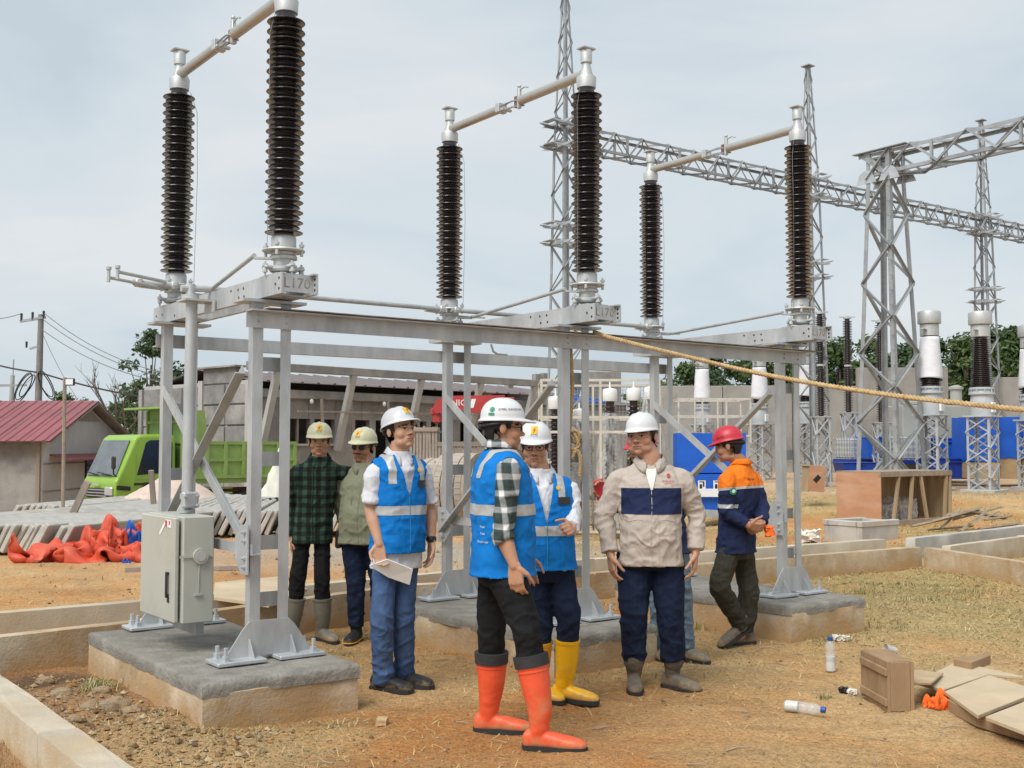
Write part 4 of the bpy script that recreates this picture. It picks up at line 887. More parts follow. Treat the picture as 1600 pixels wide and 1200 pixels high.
b = MB(); b.prism([(0, 0), (.6, -.14), (.6, -.10), (0, .04)], (.0, .4, 1.72), X3, Xz, Y3 * 4.6); b.build('awning', M['redroof'], HS)
b = MB()
for z in (.75, 1.5): b.box((.012, 2.2, z), (.02, 4.4, .03))
b.each('panel_batten', M['greywall'], HS)
b = MB(); b.box((.06, 4.9, .7), (.12, 1.9, 1.4)); b.build('brick_lean_to', M['conc'], HS)
b = MB(); b.box((.03, 3.4, 1.25), (.06, .9, .65)); b.build('window', M['glass'], HS)
b = MB(); b.box((-2.0, .0, .95), (.1, .1, 1.9)); b.box((-5.0, -.35, 1.0), (.1, .1, 2.0)); b.box((-.10, -.05, 1.1), (.1, .1, 2.2)); b.each('post', M['oldwood'], HS)
M['sheet'] = mat('dull_metal_sheet', (.33, .325, .315), .55, .3, .2, 2, .1, 10, col2=(.24, .22, .20))
for k, (x, y, z, rx, rz, w, h, lab) in enumerate([(-3.3, -.65, .75, .5, .2, 1.6, 1.3, 'curled grey metal sheet leaning on the house front'), (-1.9, -.9, .35, 1.1, -.3, 1.5, .9, 'flat grey metal sheet lying low before the house'), (-4.6, -.8, .6, .7, .1, 1.3, 1.1, 'grey metal sheet at the left edge against the house')]):
    b = MB(); n = 10
    P = [(w * (i / n - .5), .22 * math.sin(i / n * 3.0) * (1 if k != 1 else .3), z_) for z_ in (-h / 2, h / 2) for i in range(n + 1)]; b.add(P, [(i, i + 1, n + 2 + i, n + 1 + i) for i in range(n)])
    o = b.build('metal_sheet', M['sheet'], None, 60); o.location = (-12.6 + x, 30 + y, -.5 + z); o.rotation_euler = (-rx, .15, rz); o.modifiers.new('thickness', 'SOLIDIFY').thickness = .02; tag(o, lab, 'metal sheet', 'loose sheets by the house')

# ============================================================ UTILITY POLES AND WIRES
M['polec'] = mat('pole_concrete', (.20, .19, .18), .9, 0, .15, 3)
M['cable'] = mat('black_cable', (.03, .03, .032), .6)
M['wire'] = mat('bare_wire', (.16, .17, .18), .6, .3)
p1 = place(57, 45, -.5); UP = thing('utility_pole', 'tall utility pole with cable coils behind the red roof', 'utility pole', p1, 0, 'utility poles')
b = MB(); b.tube([(0, 0, 0), (.06, 0, 7.3)], [.17, .11], 12); b.build('shaft', M['polec'], UP, 40)
b = MB(); b.bar((-.78, 0, 7.02), (.28, -.1, 7.18), .10, .10); b.bar((-.36, 0, 5.9), (.06, 0, 6.05), .07, .07); b.each('crossarm', M['galv_far'], UP)
b = MB()
for x in (-.72, -.25, .22): b.lathe([(.05, 0), (.05, .22), (.06, .24), (.04, .30)], (x, -.03 - .1 * (x + .7), 7.05 + .1 * (x + .7)), 8)
b.lathe([(.04, 0), (.05, .25)], (-.5, 0, 5.95), 8); b.each('insulator', M['porc_far'], UP)
b = MB()
for k, (dx, rx, rz_, zz) in enumerate([(-.48, .22, .52, 4.35), (-.52, .25, .60, 4.32), (.36, .20, .50, 4.45), (.40, .23, .58, 4.42), (-.40, .18, .44, 4.4)]):
    b.tube([(dx + rx * math.cos(t) + .25 * math.sin(t) * (1 if dx < 0 else -1), -.2 + .03 * k, zz + rz_ * math.sin(t)) for t in np.linspace(0, 6.283, 22)], .022, 6)
b.each('cable_coil', M['cable'], UP, 60)
p2 = place(14, 70, -.5); UP2 = thing('utility_pole', 'smaller distant utility pole at the left edge', 'utility pole', p2, 0, 'utility poles')
b = MB(); b.tube([(0, 0, 0), (.12, 0, 6.4)], [.2, .13], 10); b.build('shaft', M['galv_far'], UP2, 40)
b = MB(); b.bar((-1.6, 0, 5.75), (1.0, 0, 5.78), .16, .14); b.build('crossarm', M['galv_far'], UP2)
b = MB(); b.tube([(.14, 0, 6.4), (.16, 0, 7.4)], .04, 6); b.build('spike', M['galv_far'], UP2)
def wire(a, c, sag, r, label, m='wire', name='overhead_wire', grp='overhead wires'):
    a, c = Vector(a), Vector(c); pts = [a.lerp(c, t) - Vector((0, 0, sag * 4 * t * (1 - t))) for t in np.linspace(0, 1, 18)]; b = MB(); b.tube(pts, r, 5); o = b.build(name, M[m], None, 60); tag(o, label, 'wire', grp); return o
t1 = Vector(p1)
wire(t1 + Vector((.22, -.1, 7.35)), D(262, 584, 38), .35, .016, 'uppermost wire running right from the tall pole')
wire(t1 + Vector((.1, -.05, 7.15)), D(262, 590, 38.5), .35, .016, 'middle wire running right from the tall pole')
wire(t1 + Vector((.02, 0, 6.75)), D(262, 598, 39), .35, .016, 'lowest thin wire running right from the tall pole')
wire(t1 + Vector((-.72, 0, 7.35)), D(-30, 498, 46), .1, .016, 'wire running off the left edge from the tall pole')
wire(t1 + Vector((.05, -.1, 4.95)), D(262, 626, 40), .12, .035, 'thick black cable sagging right from the tall pole', 'cable')
wire(t1 + Vector((.0, -.1, 4.95)), D(-30, 563, 46), .06, .035, 'thick black cable running left from the tall pole', 'cable')
wire(t1 + Vector((.1, 0, 6.6)), D(120, 622, 52), .15, .010, 'thin stay wire dropping right of the tall pole')
wire(Vector(p2) + Vector((.9, 0, 5.9)), D(60, 572, 60), .2, .014, 'far wire from the small distant pole')
LP = thing('lamp_post', 'thin rusty lamp post with a small square floodlight before the house', 'lamp post', (G(98, 818, .1).x, G(98, 818, .1).y, 0))
lpY = G(98, 818, .1).y; lz = D(98, 590, lpY).z
b = MB(); b.tube([(0, 0, 0), (-.02, 0, lz)], .035, 8); b.build('pole', mat('rusty_pole', (.30, .24, .19), .8, .2, .3, 5), LP, 40)
b = MB(); b.box((.09, -.03, lz - .08), (.16, .07, .13), None, .01); b.build('floodlight', M['dark'], LP)
b = MB(); b.box((.09, -.07, lz - .08), (.13, .012, .10)); b.build('lens', M['white'], LP)
def stake(px0, py0, px1, py1, Y, w, label):
    a = D(px0, py0, Y); c = D(px1, py1, Y - .2); b = MB(); b.bar(a, c, w, w * .7, (0, 1, 0)); o = b.build('wooden_stake', M['oldwood'], None); tag(o, label, 'stake', 'wooden stakes by the slabs')
stake(98, 838, 137, 753, 18, .10, 'leaning wooden stake behind the orange tarpaulin')
stake(241, 800, 236, 735, 21, .09, 'upright wooden stake before the sand pile')

# ============================================================ STACKED CONCRETE SLABS
slab_me = []
M['slab'] = mat('precast_slab', (.44, .43, .40), .9, 0, .14, 4, .25, 40, col2=(.33, .31, .28), fac=(.5, .72), dirt=(.50, .40, .28), dscale=1.2)
def slab_mesh(l, h, t):
    b = MB(); b.box((0, 0, 0), (t, l, h), None, .012); me = b.mesh('concrete_slab'); me.materials.append(M['slab']); return me
SL = slab_mesh(4.6, .44, .075)
def slabs(p0, dr, n, step, lean, label, grp, z=.24):
    d = Vector(dr).normalized(); sd = Vector((d.y, -d.x, 0)); 
    for k in range(n):
        c = Vector((p0[0], p0[1], 0)) + sd * step * k + d * (2.3 + random.uniform(-.10, .10)); o = put('concrete_slab', SL, None, None, (c.x, c.y, z + gz(c.x, c.y) * .0 + random.uniform(-.02, .02)))
        o.rotation_euler = (0, lean + random.uniform(-.05, .05), math.atan2(d.y, d.x) - math.pi / 2 + random.uniform(-.012, .012)); tag(o, label, 'concrete slab', grp)
slabs((-8.9, 16.0), (.30, .95, 0), 27, .118, R(32), 'long precast slab in the left row behind the tarpaulin', 'precast slabs in the left row')
slabs((-5.65, 18.1), (-.12, .99, 0), 25, .125, R(24), 'long precast slab in the row behind the cabinet', 'precast slabs in the row behind the cabinet')
slabs((-9.3, 20.9), (.20, .98, 0), 26, .13, R(30), 'precast slab in the far row nearest the house', 'precast slabs in the far row', .2)

# ============================================================ SAND PILE, TARPAULINS
M['sand'] = mat('pale_pink_sand', (.58, .47, .40), .95, 0, .15, 8, .6, 25, col2=(.50, .39, .32))
def mound(c, rx, ry, h, n=40, amp=.1, seed=1):
    b = MB(); P = []; F = []
    for i in range(n + 1):
        for j in range(n + 1):
            x = (i / n * 2 - 1) * 1.15; y = (j / n * 2 - 1) * 1.15; r = math.hypot(x, y); P.append((x * rx, y * ry, h * max(0, 1 - r ** 1.25) - .25 * max(0, r - .9)))
    P = np.array(P); nn = fbm(P * np.array([1.6, 1.6, 0]) + seed, 4); P[:, 2] += amp * nn * (P[:, 2] > 0)
    for i in range(n):
        for j in range(n): F.append((i * (n + 1) + j, (i + 1) * (n + 1) + j, (i + 1) * (n + 1) + j + 1, i * (n + 1) + j + 1))
    b.add(P.tolist(), F); return b
sp = D(268, 790, 23.6); o = mound(None, 1.75, 1.3, .98, amp=.16).build('sand_pile', M['sand'], None, 80, (sp.x, sp.y, -.1)); tag(o, 'pale pinkish sand pile in front of the green truck', 'sand pile')
M['tarp'] = mat('orange_red_tarpaulin', (.56, .075, .035), .5, 0, .1, 3, .12, 30, spec=.35, col2=(.46, .06, .03), fac=(.5, .7), dirt=(.50, .14, .08), dscale=4)
M['tarpblue'] = mat('blue_tarp_lining', (.01, .09, .40), .5, 0, .1, 3)
def crumple(w, d, hfun, n=(64, 34), seed=0, amp=.05):
    P = []; F = []
    for i in range(n[0] + 1):
        for j in range(n[1] + 1):
            x = w * (i / n[0] - .5); y = d * (j / n[1] - .5); P.append((x, y, hfun(x / w * 2, y / d * 2)))
    P = np.array(P); q = P * np.array([1.1, 1.1, 0]) + seed
    ridge = 1 - np.abs(fbm(q * 1.3, 2)) * 2.2; ridge2 = 1 - np.abs(fbm(q * 3.1 + 4, 2)) * 2; ok = np.clip(P[:, 2] * 6, 0, 1)
    P[:, 2] += ok * (amp * 1.6 * np.clip(ridge, -.5, 1) + amp * .8 * np.clip(ridge2, -.5, 1)); P[:, 0] += .10 * fbm(q * 2 + 8, 2); P[:, 1] += .10 * fbm(q * 2 + 15, 2)
    for i in range(n[0]):
        for j in range(n[1]): F.append((i * (n[1] + 1) + j, (i + 1) * (n[1] + 1) + j, (i + 1) * (n[1] + 1) + j + 1, i * (n[1] + 1) + j + 1))
    b = MB(); b.add(P.tolist(), F); return b
tp = G(122, 882); TP = thing('tarpaulin_heap', 'crumpled orange red tarpaulin heap left of the cabinet', 'tarpaulin', (tp.x, tp.y + .42, 0))
def drop_sheet(nx=44, ny=28, W_=3.6, H_=2.3, steps=46):
    """a sheet let fall in a heap over a few lumps: position based cloth on a grid"""
    gi, gj = np.meshgrid(np.arange(nx), np.arange(ny), indexing='ij'); fi, fj = gi * 60 / nx, gj * 38 / ny
    X = np.stack([(gi / (nx - 1) - .5) * W_ * .5 + .02 * np.sin(fj * .9), (gj / (ny - 1) - .5) * H_ * .44 + .02 * np.sin(fi * .8), .48 + .16 * np.sin(fi * .50 + fj * .12) + .12 * np.sin(fj * .62 + fi * .15)], -1)
    Vv = np.zeros_like(X); hx, hy = W_ / (nx - 1), H_ / (ny - 1); balls = [(.12, .22, .28, .14), (.10, .22, .12, .2), (-.45, .05, .06, .16), (.55, .05, .04, .15), (-.1, -.1, .02, .13)]
    def con(A, B, l, k):
        d = B - A; n = np.linalg.norm(d, axis=-1, keepdims=True) + 1e-9; c = d * (np.where(n > l, k, k * .85) * .5 * (n - l) / n); A += c; B -= c
    rest = np.stack([gi * hx, gj * hy], -1).reshape(-1, 2); far = (np.linalg.norm(rest[:, None] - rest[None], axis=-1) > .13)
    for st in range(steps):
        X0 = X.copy(); Vv[..., 2] -= 9.8 / 60; Vv *= .965; X = X + Vv / 60
        for it in range(7):
            for o in (0, 1):
                m = (nx - o) // 2 * 2; con(X[o:o + m:2], X[o + 1:o + m:2], hx, .95); m = (ny - o) // 2 * 2; con(X[:, o:o + m:2], X[:, o + 1:o + m:2], hy, .95)
            con(X[:-1:2, :-1], X[1::2, 1:], math.hypot(hx, hy), .4); con(X[1:-1:2, :-1], X[2::2, 1:], math.hypot(hx, hy), .4)
            for o in (0, 1, 2, 3): a = X[o:-2:4]; b_ = X[o + 2::4]; q = min(len(a), len(b_)); con(a[:q], b_[:q], 2 * hx, .12); a = X[:, o:-2:4]; b_ = X[:, o + 2::4]; q = min(a.shape[1], b_.shape[1]); con(a[:, :q], b_[:, :q], 2 * hy, .12)
            for bx_, by_, bz_, br_ in balls: d = X - np.array([bx_, by_, bz_]); n = np.linalg.norm(d, axis=-1, keepdims=True); X = np.where(n < br_, np.array([bx_, by_, bz_]) + d / (n + 1e-9) * br_, X)
            X[..., 2] = np.maximum(X[..., 2], .012); X[..., 0] = np.clip(X[..., 0], -.88, .88); X[..., 1] = np.clip(X[..., 1], -.52, .52)
            gr = X[..., 2] < .016; X[gr, :2] = X[gr, :2] * .3 + X0[gr, :2] * .7
        if st > 12 and st % 2 == 0:
            Pf = X.reshape(-1, 3); sq = (Pf ** 2).sum(1); d2 = sq[:, None] + sq[None] - 2 * Pf @ Pf.T; ii, jj = np.nonzero((d2 < .055 ** 2) & far)
            if len(ii): d = Pf[ii] - Pf[jj]; n = np.sqrt(np.maximum(d2[ii, jj], 1e-8))[:, None]; push = np.zeros_like(Pf); np.add.at(push, ii, d / n * (.055 - n) * .35); cnt = np.bincount(ii, minlength=len(Pf))[:, None]; X = (Pf + push / np.maximum(1, cnt) * 1.5).reshape(X.shape)
        Vv = (X - X0) * 60; gr = X[..., 2] < .02; Vv[gr, :2] *= .1
        sp_ = np.linalg.norm(Vv, axis=-1, keepdims=True); Vv = np.where(sp_ > 3, Vv / (sp_ + 1e-9) * 3, Vv)
    return X.reshape(-1, 3), [(i * ny + j, (i + 1) * ny + j, (i + 1) * ny + j + 1, i * ny + j + 1) for i in range(nx - 1) for j in range(ny - 1)]
SHEET, SHEET_F = drop_sheet()
def sheet(scale, m, name, parent=None, loc=(0, 0, 0), rz=0., part=None):
    P = SHEET; F = SHEET_F
    if part is not None: keep = [k for k, f in enumerate(F) if part(P[f[0]])]; F = [F[k] for k in keep]
    b = MB(); b.V = [tuple(v) for v in (P * np.array(scale))]; b.F = list(F); me = b.mesh(name, 75); o = put(name, me, m, parent, loc); o.rotation_euler = (0, 0, rz); sd = o.modifiers.new('fine', 'SUBSURF'); sd.levels = 1; sd.render_levels = 1; so = o.modifiers.new('cloth', 'SOLIDIFY'); so.thickness = .004 * scale[0]; return o
sheet((1.0, .95, .98), M['tarp'], 'sheet', TP, (0, 0, -.01))
sheet((.42, .55, 1.15), M['tarp'], 'upper_fold', TP, (.14, .40, .12), 1.2)
sheet((.20, .36, .85), M['tarpblue'], 'blue_lining', TP, (.36, .50, .16), 1.0)
sheet((.09, .1, .22), M['tarpblue'], 'blue_scrap', TP, (.62, -.46, .0), 2.)
b = MB(); a = D(205, 872, 13.2); b.bar((a.x - .1, 13.3, .03), (a.x + 1.2, 13.5, .03), .09, .05, (0, 0, 1)); o = b.build('timber_batten', M['oldwood'], None); tag(o, 'thin timber lying right of the tarpaulin heap', 'timber')

# ============================================================ GREEN TRUCK
M['truck'] = mat('lime_green_paint', (.235, .40, .045), .35, 0, .06, 2, 0, coat=.3, dirt=(.24, .34, .08), dscale=1.5)
M['bed'] = mat('dusty_green_bed', (.22, .34, .10), .65, 0, .15, 3, .1, 20, col2=(.27, .33, .15), fac=(.5, .75))
M['chrome'] = mat('headlamp_glass', (.55, .56, .56), .15, .5, .05, 4)
M['yellow'] = mat('yellow_plate', (.6, .36, .02), .5)
M['rustc'] = mat('rusty_chassis', (.13, .06, .035), .85, 0, .3, 5)
M['windscreen'] = mat('windscreen_glass', (.20, .22, .23), .06, .55, .25, 2.5, spec=.8)
ta = R(45); tk = D(180, 760, 26); TK = thing('dump_truck', 'lime green dump truck parked in front of the grey building', 'truck', (tk.x, 26, -.42), 0)
TK.rotation_euler = (0, 0, ta)      # local x runs to the rear, local y across to the far side
cabp = [(0, .50), (-.03, .78), (.0, 1.08), (.06, 1.16), (.48, 2.10), (.60, 2.17), (1.40, 2.20), (1.52, 2.12), (1.55, .62), (1.32, .62), (1.24, .86), (1.02, 1.0), (.74, .98), (.55, .80), (.50, .50)]
b = MB(); b.prism(cabp, (0, 0, 0), X3, Xz, Y3 * 1.72); o = b.build('cab', M['truck'], TK); bv = o.modifiers.new('bevel', 'BEVEL'); bv.width = .07; bv.segments = 3; bv.limit_method = 'ANGLE'
dq = MB(); dq.prism([(.53, 1.22), (.74, 1.98), (.84, 2.04), (1.36, 2.06), (1.42, 1.98), (1.42, 1.34), (1.2, 1.26)], (0, -.012, 0), X3, Xz, Y3 * .02); dq.build('side_window', M['glass'], TK)
dq = MB(); dq.prism([(.60, 1.28), (.78, 1.94), (.86, 1.985), (.90, 1.985), (.90, 1.28)], (0, -.018, 0), X3, Xz, Y3 * .004); 
wd = Vector((.42, 0, .94)).normalized(); b = MB(); b.prism([(.10, .06), (1.62, .06), (1.54, .98), (.18, .98)], Vector((.055, 0, 1.13)) + Vector((-.02, 0, .01)), Y3, wd, Vector((-.9, 0, .4)) * .02); b.build('windscreen', M['windscreen'], TK)
b = MB(); b.box((.95, -.006, 1.12), (.92, .006, .02)); b.box((1.46, -.006, 1.25), (.015, .006, 1.2)); b.box((.50, -.006, 1.3), (.015, .006, .8)); b.each('door_seam', M['bed'], TK)
b = MB(); b.box((1.33, -.02, 1.17), (.16, .03, .07), None, .01); b.build('door_handle', M['dark'], TK)
b = MB(); b.box((-.045, .86, .80), (.06, 1.2, .22), None, .02); b.build('grille', M['dark'], TK)
b = MB(); b.box((-.07, .86, .52), (.16, 1.74, .24), None, .04); b.build('bumper', M['dark'], TK)
b = MB(); b.box((-.05, .22, .84), (.07, .36, .22), None, .03); b.box((-.05, 1.50, .84), (.07, .36, .22), None, .03); b.each('headlight', M['chrome'], TK)
b = MB(); b.box((-.157, .95, .58), (.012, .42, .14)); b.build('number_plate', M['yellow'], TK)
b = MB(); b.tube([(.02, -.02, 1.2), (-.12, -.16, 1.25), (-.14, -.18, 1.38)], .018, 6); b.box((-.14, -.19, 1.52), (.06, .16, .30), None, .03); b.build('mirror', M['dark'], TK)
b = MB(); b.bar((.03, .3, 1.22), (-.0, .95, 1.28), .02, .02); b.bar((.03, 1.0, 1.22), (-.0, 1.5, 1.28), .02, .02); b.each('wiper', M['dark'], TK)
b = MB()
for k in range(3): b.box((-.078, .86, .73 + .07 * k), (.012, 1.1, .02))
b.each('grille_bar', M['chrome'], TK)
b = MB(); b.box((-.078, .86, .99), (.01, .34, .05)); b.build('front_badge', M['chrome'], TK)
b = MB(); b.box((-.155, .18, .56), (.02, .22, .09), None, .01); b.box((-.155, 1.54, .56), (.02, .22, .09), None, .01); b.each('fog_lamp', M['yellow'], TK)
b = MB(); b.prism([(.70, .50), (.62, .80), (.78, 1.03), (1.02, 1.06), (1.24, .92), (1.36, .62), (1.32, .5)], (0, .02, 0), X3, Xz, Y3 * .30); b.build('wheel_housing', M['dark'], TK)
b = MB(); b.box((.96, -.01, 1.02), (1.0, .012, .05), rotm('Y', -.03)); b.box((.20, -.012, .92), (.34, .014, .10), rotm('Y', .1), .01); b.each('side_trim', M['dark'], TK)
b = MB(); b.ell((1.0, .5, 1.45), (.16, .2, .24), 12, 8); b.box((1.25, .5, 1.4), (.14, .5, .6), None, .05); b.each('seat', M['sheet'], TK)
def wheel(x, y, r=.40):
    b = MB(); b.lathe([(r * .62, -.11), (r * .95, -.11), (r, -.07), (r, .07), (r * .95, .11), (r * .62, .11)], (x, y, r), 22, AXV); w_ = b.build('wheel', M['rubber'], TK, 35)
    b = MB(); b.lathe([(r * .15, -.05), (r * .3, -.02), (r * .5, -.02), (r * .62, -.09), (r * .62, .09)], (x, y, r), 18, AXVm); b.build('rim', M['bed'], w_, 35)
for x in (.90, 3.55):
    for y in (.12, 1.60): wheel(x, y)
b = MB(); b.box((2.9, .55, .72), (3.9, .12, .2)); b.box((2.9, 1.2, .72), (3.9, .12, .2)); b.each('chassis_rail', M['rustc'], TK)
for k in range(3): b = MB(); b.box((2.45, .05, .60 + .13 * k), (1.3, .05, .05)); b.build('side_guard', M['bed'], TK)
b = MB(); b.box((2.2, .25, .65), (.5, .3, .3), None, .03); b.build('fuel_tank', M['rustc'], TK)
bx0, bx1, bz0, bz1 = 1.72, 4.9, 1.10, 2.02
b = MB(); b.box(((bx0 + bx1) / 2, .86, bz0 - .06), (bx1 - bx0, 1.9, .12)); b.build('bed_floor', M['bed'], TK)
for y in (-.08, 1.80):
    b = MB(); b.box(((bx0 + bx1) / 2, y, (bz0 + bz1) / 2), (bx1 - bx0, .05, bz1 - bz0)); b.build('bed_side', M['bed'], TK)
    b = MB()
    for k in range(7): b.box((bx0 + .06 + k * (bx1 - bx0 - .12) / 6, y + (-.05 if y < 0 else .05), (bz0 + bz1) / 2), (.09, .06, bz1 - bz0))
    for z in (bz0 + .04, (bz0 + bz1) / 2, bz1 - .04): b.box(((bx0 + bx1) / 2, y + (-.045 if y < 0 else .045), z), (bx1 - bx0, .045, .08))
    b.each('bed_rib', M['bed'], TK)
b = MB(); b.box((bx0, .86, 1.95), (.05, 1.92, 1.70)); b.build('headboard', M['bed'], TK)
b = MB()
for k in range(4): b.box((bx0 - .05, -.04 + k * .60, 1.95), (.06, .08, 1.66))
for z in (2.0, 2.5): b.box((bx0 - .045, .86, z), (.05, 1.9, .07))
b.each('headboard_rib', M['bed'], TK)
b = MB(); b.box((bx0 - .30, .86, 2.83), (.70, 2.0, .05)); b.build('cab_guard', M['bed'], TK)
b = MB(); b.box((bx1, .86, (bz0 + bz1) / 2), (.05, 1.92, bz1 - bz0)); b.build('tailgate', M['bed'], TK)
b = MB(); b.prism([(bx0, 2.0), (bx0 + .62, 2.0), (bx0 + .50, 2.78), (bx0, 2.78)], (0, -.10, 0), X3, Xz, Y3 * .04); b.build('front_side_panel', M['bed'], TK)

# ============================================================ UNFINISHED GREY BUILDING
BL = thing('grey_building', 'unfinished grey block building with purple brown roof and slanted props', 'building', (-7.55, 32.2, -.4)); fd = Vector((10.1, 11.2, 0)).normalized(); BL.rotation_euler = (0, 0, math.atan2(fd.y, fd.x))
Lf, Hw = 14.6, 3.55        # local x along the facade, y into the building
M['block'] = mat('rough_block_render', (.205, .198, .19), .95, 0, .25, 2.5, .2, 20, col2=(.34, .325, .305), fac=(.45, .65), dirt=(.19, .18, .175), dscale=1.2)
M['mortar'] = mat('pale_mortar', (.40, .39, .37), .95, 0, .1, 3)
ops = [(1.3, 2.15, 1.95, 2.70), (2.3, 3.1, 1.95, 2.70), (3.9, 4.5, .3, 2.7), (4.75, 5.35, .3, 2.7), (5.6, 6.2, 1.95, 2.70), (6.35, 7.0, .3, 2.7), (7.2, 7.9, 1.95, 2.7), (8.6, 9.3, 1.95, 2.7), (9.5, 10.2, 1.95, 2.7), (10.9, 11.5, .3, 2.7), (12.2, 12.9, 1.95, 2.7)]
b = MB(); x = 0.
for (a, c, z0, z1) in ops + [(Lf, Lf, 0, 0)]:
    if a - x > .02: b.box(((x + a) / 2, .1, 1.35), (a - x, .2, 2.70))
    if c > a and z0 > .4: b.box(((a + c) / 2, .1, z0 / 2), (c - a, .2, z0))
    x = c
b.each('wall_pier', M['greywall'], BL)
b = MB()
for j in range(14): b.box((Lf * (j + .5) / 14, .1, 3.05), (Lf / 14 - .02, .2, .70))
b.each('wall_panel', M['greywall'], BL)
for (a, c, z0, z1) in ops:
    b = MB(); b.box(((a + c) / 2, -.02, z0 - .03), (c - a + .16, .26, .06)); b.build('window_sill', M['mortar'], BL)
    if z0 > 1: b = MB(); b.box(((a + c) / 2, .1, (z0 + z1) / 2), (.06, .08, z1 - z0)); b.build('mullion', M['oldwood'], BL)
b = MB(); b.box((Lf / 2, -.07, 3.42), (Lf, .30, .26), None, .02); b.build('ring_beam', M['greywall'], BL)
b = MB(); b.box((Lf / 2 - .1, 6, 1.9), (Lf, .2, 3.6)); b.build('rear_wall', M['greywall'], BL)
b = MB(); b.box((Lf - .1, 3.0, 1.75), (.2, 5.8, 3.5)); b.build('end_wall', M['greywall'], BL)
b = MB(); b.box((Lf / 2, 3, -.02), (Lf, 6, .1)); b.build('floor', M['greywall'], BL)
M['purple'] = mat('purple_brown_roof', (.155, .132, .132), .6, 0, .1, 2, .1, 30)
rsl = Vector((0, 3.4, .50)).normalized(); rn = Vector((0, -rsl.z, rsl.y))
for k in range(12):
    b = MB(); b.prism([(0, 0), (1.22, 0), (1.22, .02), (1.0, .02), (.97, .06), (.9, .06), (.87, .02), (.4, .02), (.37, .06), (.3, .06), (.27, .02), (0, .02)], (.05 + k * 1.22, -.30, 3.74), X3, rn, rsl * 3.4); b.build('roof_sheet', M['purple'], BL)
    b = MB(); b.prism([(0, 0), (1.22, 0), (1.22, .02), (0, .02)], (.05 + k * 1.22, 6.3, 3.6), X3, Vector((0, .15, .98)), Vector((0, -3.4, .62))); b.build('roof_sheet', M['purple'], BL)
b = MB(); b.box((Lf / 2 - .2, -.82, 4.14), (Lf + 1.0, .16, .24), None, .015); b.build('parapet_beam', M['greywall'], BL)
for x in (.25, 3.05, 5.9, 8.7, 11.5, 14.0):
    b = MB(); b.bar((x, -.16, 1.75), (x + .1, -.80, 4.05), .2, .16, (0, 1, 0)); b.build('slanted_prop', M['mortar'], BL)
for k, x in enumerate(np.arange(.9, 14, 1.35)): b = MB(); b.bar((x, -.5 - .2 * (k % 2), -.1), (x + .12 * math.sin(k * 2.3), -.28, 3.3), .07, .06, (0, 1, 0)); b.build('timber_prop', M['oldwood'], BL)
for z in (1.2, 2.9): b = MB(); b.bar((1.2, -.62, z), (9.5, -.58, z + .06), .06, .05); b.build('scaffold_rail', M['oldwood'], BL)
for x in (2.0, 4.9, 7.8): b = MB(); b.ell((x, -.24, 3.22), (.06, .06, .08), 8, 6); b.build('lamp_bulb', M['white'], BL)
# left end wall in rough blocks
b = MB(); b.box((.1, 3.0, 1.9), (.16, 5.8, 3.8)); b.build('end_wall_core', M['mortar'], BL)
for r_ in range(6):
    for c_ in range(5):
        if r_ == 0 and c_ > 3: pass
        z0 = r_ * .62; y0 = .1 + c_ * 1.16; b = MB(); b.box((-.005 + random.uniform(-.012, .012), y0 + .57, z0 + .31), (.10, 1.10, .57), None, .015); b.build('block', M['block'], BL)
b = MB(); b.box((.05, 1.55, 3.98), (.2, 1.7, .46)); b.build('raised_block', M['block'], BL)
b = MB(); b.box((.05, 1.55, 4.23), (.5, 2.0, .05)); b.build('coping', M['greywall'], BL)
b = MB(); b.box((-.03, .02, 1.9), (.14, .26, 3.8)); b.box((-.03, 2.5, 1.9), (.14, .22, 3.9)); b.each('concrete_column', M['mortar'], BL)
b = MB(); b.box((-.075, 3.1, 1.0), (.02, .8, 2.0)); b.build('door', M['dark'], BL)
for px, Y, hh_, lab in ((703 + 12, 44, .5, 'short concrete post stub left on the building roof'), (838, 46, .9, 'pair of concrete column stubs right of the roof end')):
    p = D(px + 80 if px < 800 else px, 590, Y); rt = thing('concrete_stub', lab, 'concrete stub', (p.x, p.y, 3.0), PSI, 'concrete stubs beyond the roof')
    b = MB(); b.box((0, 0, .55), (.28, .28, hh_ * 2), None, .02); b.build('column', M['greywall'], rt)
    if px > 800: b = MB(); b.box((.42, 0, .6), (.3, .28, hh_ * 2), None, .02); b.build('column', M['greywall'], rt)
bp = D(860, 640, 42); FBd = thing('far_block_house', 'low grey block house behind the cage rack', 'building', (bp.x + .4, 43, -.2), .2)
b = MB(); b.box((0, 0, 1.6), (4.4, 3.0, 3.2)); b.build('wall', M['greywall'], FBd)
b = MB(); b.prism([(-2.4, 0), (2.4, 0), (2.4, .08), (-2.4, .5)], (0, -1.7, 3.2), X3, Xz, Y3 * 3.4); b.build('roof', M['sheet'], FBd)
b = MB(); b.prism([(-.6, 0), (1.2, 0), (1.0, .12), (-.4, .3)], (.2, -1.75, 3.28), X3, Xz, Y3 * .9); b.build('blue_sheet', M['blue'], FBd)
b = MB(); b.box((1.7, .2, 3.9), (1.3, 1.2, 1.3), None, .02); b.build('roof_tank_room', M['greywall'], FBd)
b = MB(); b.box((-.8, -1.52, 1.6), (.9, .06, 1.1)); b.build('window', M['glass'], FBd)

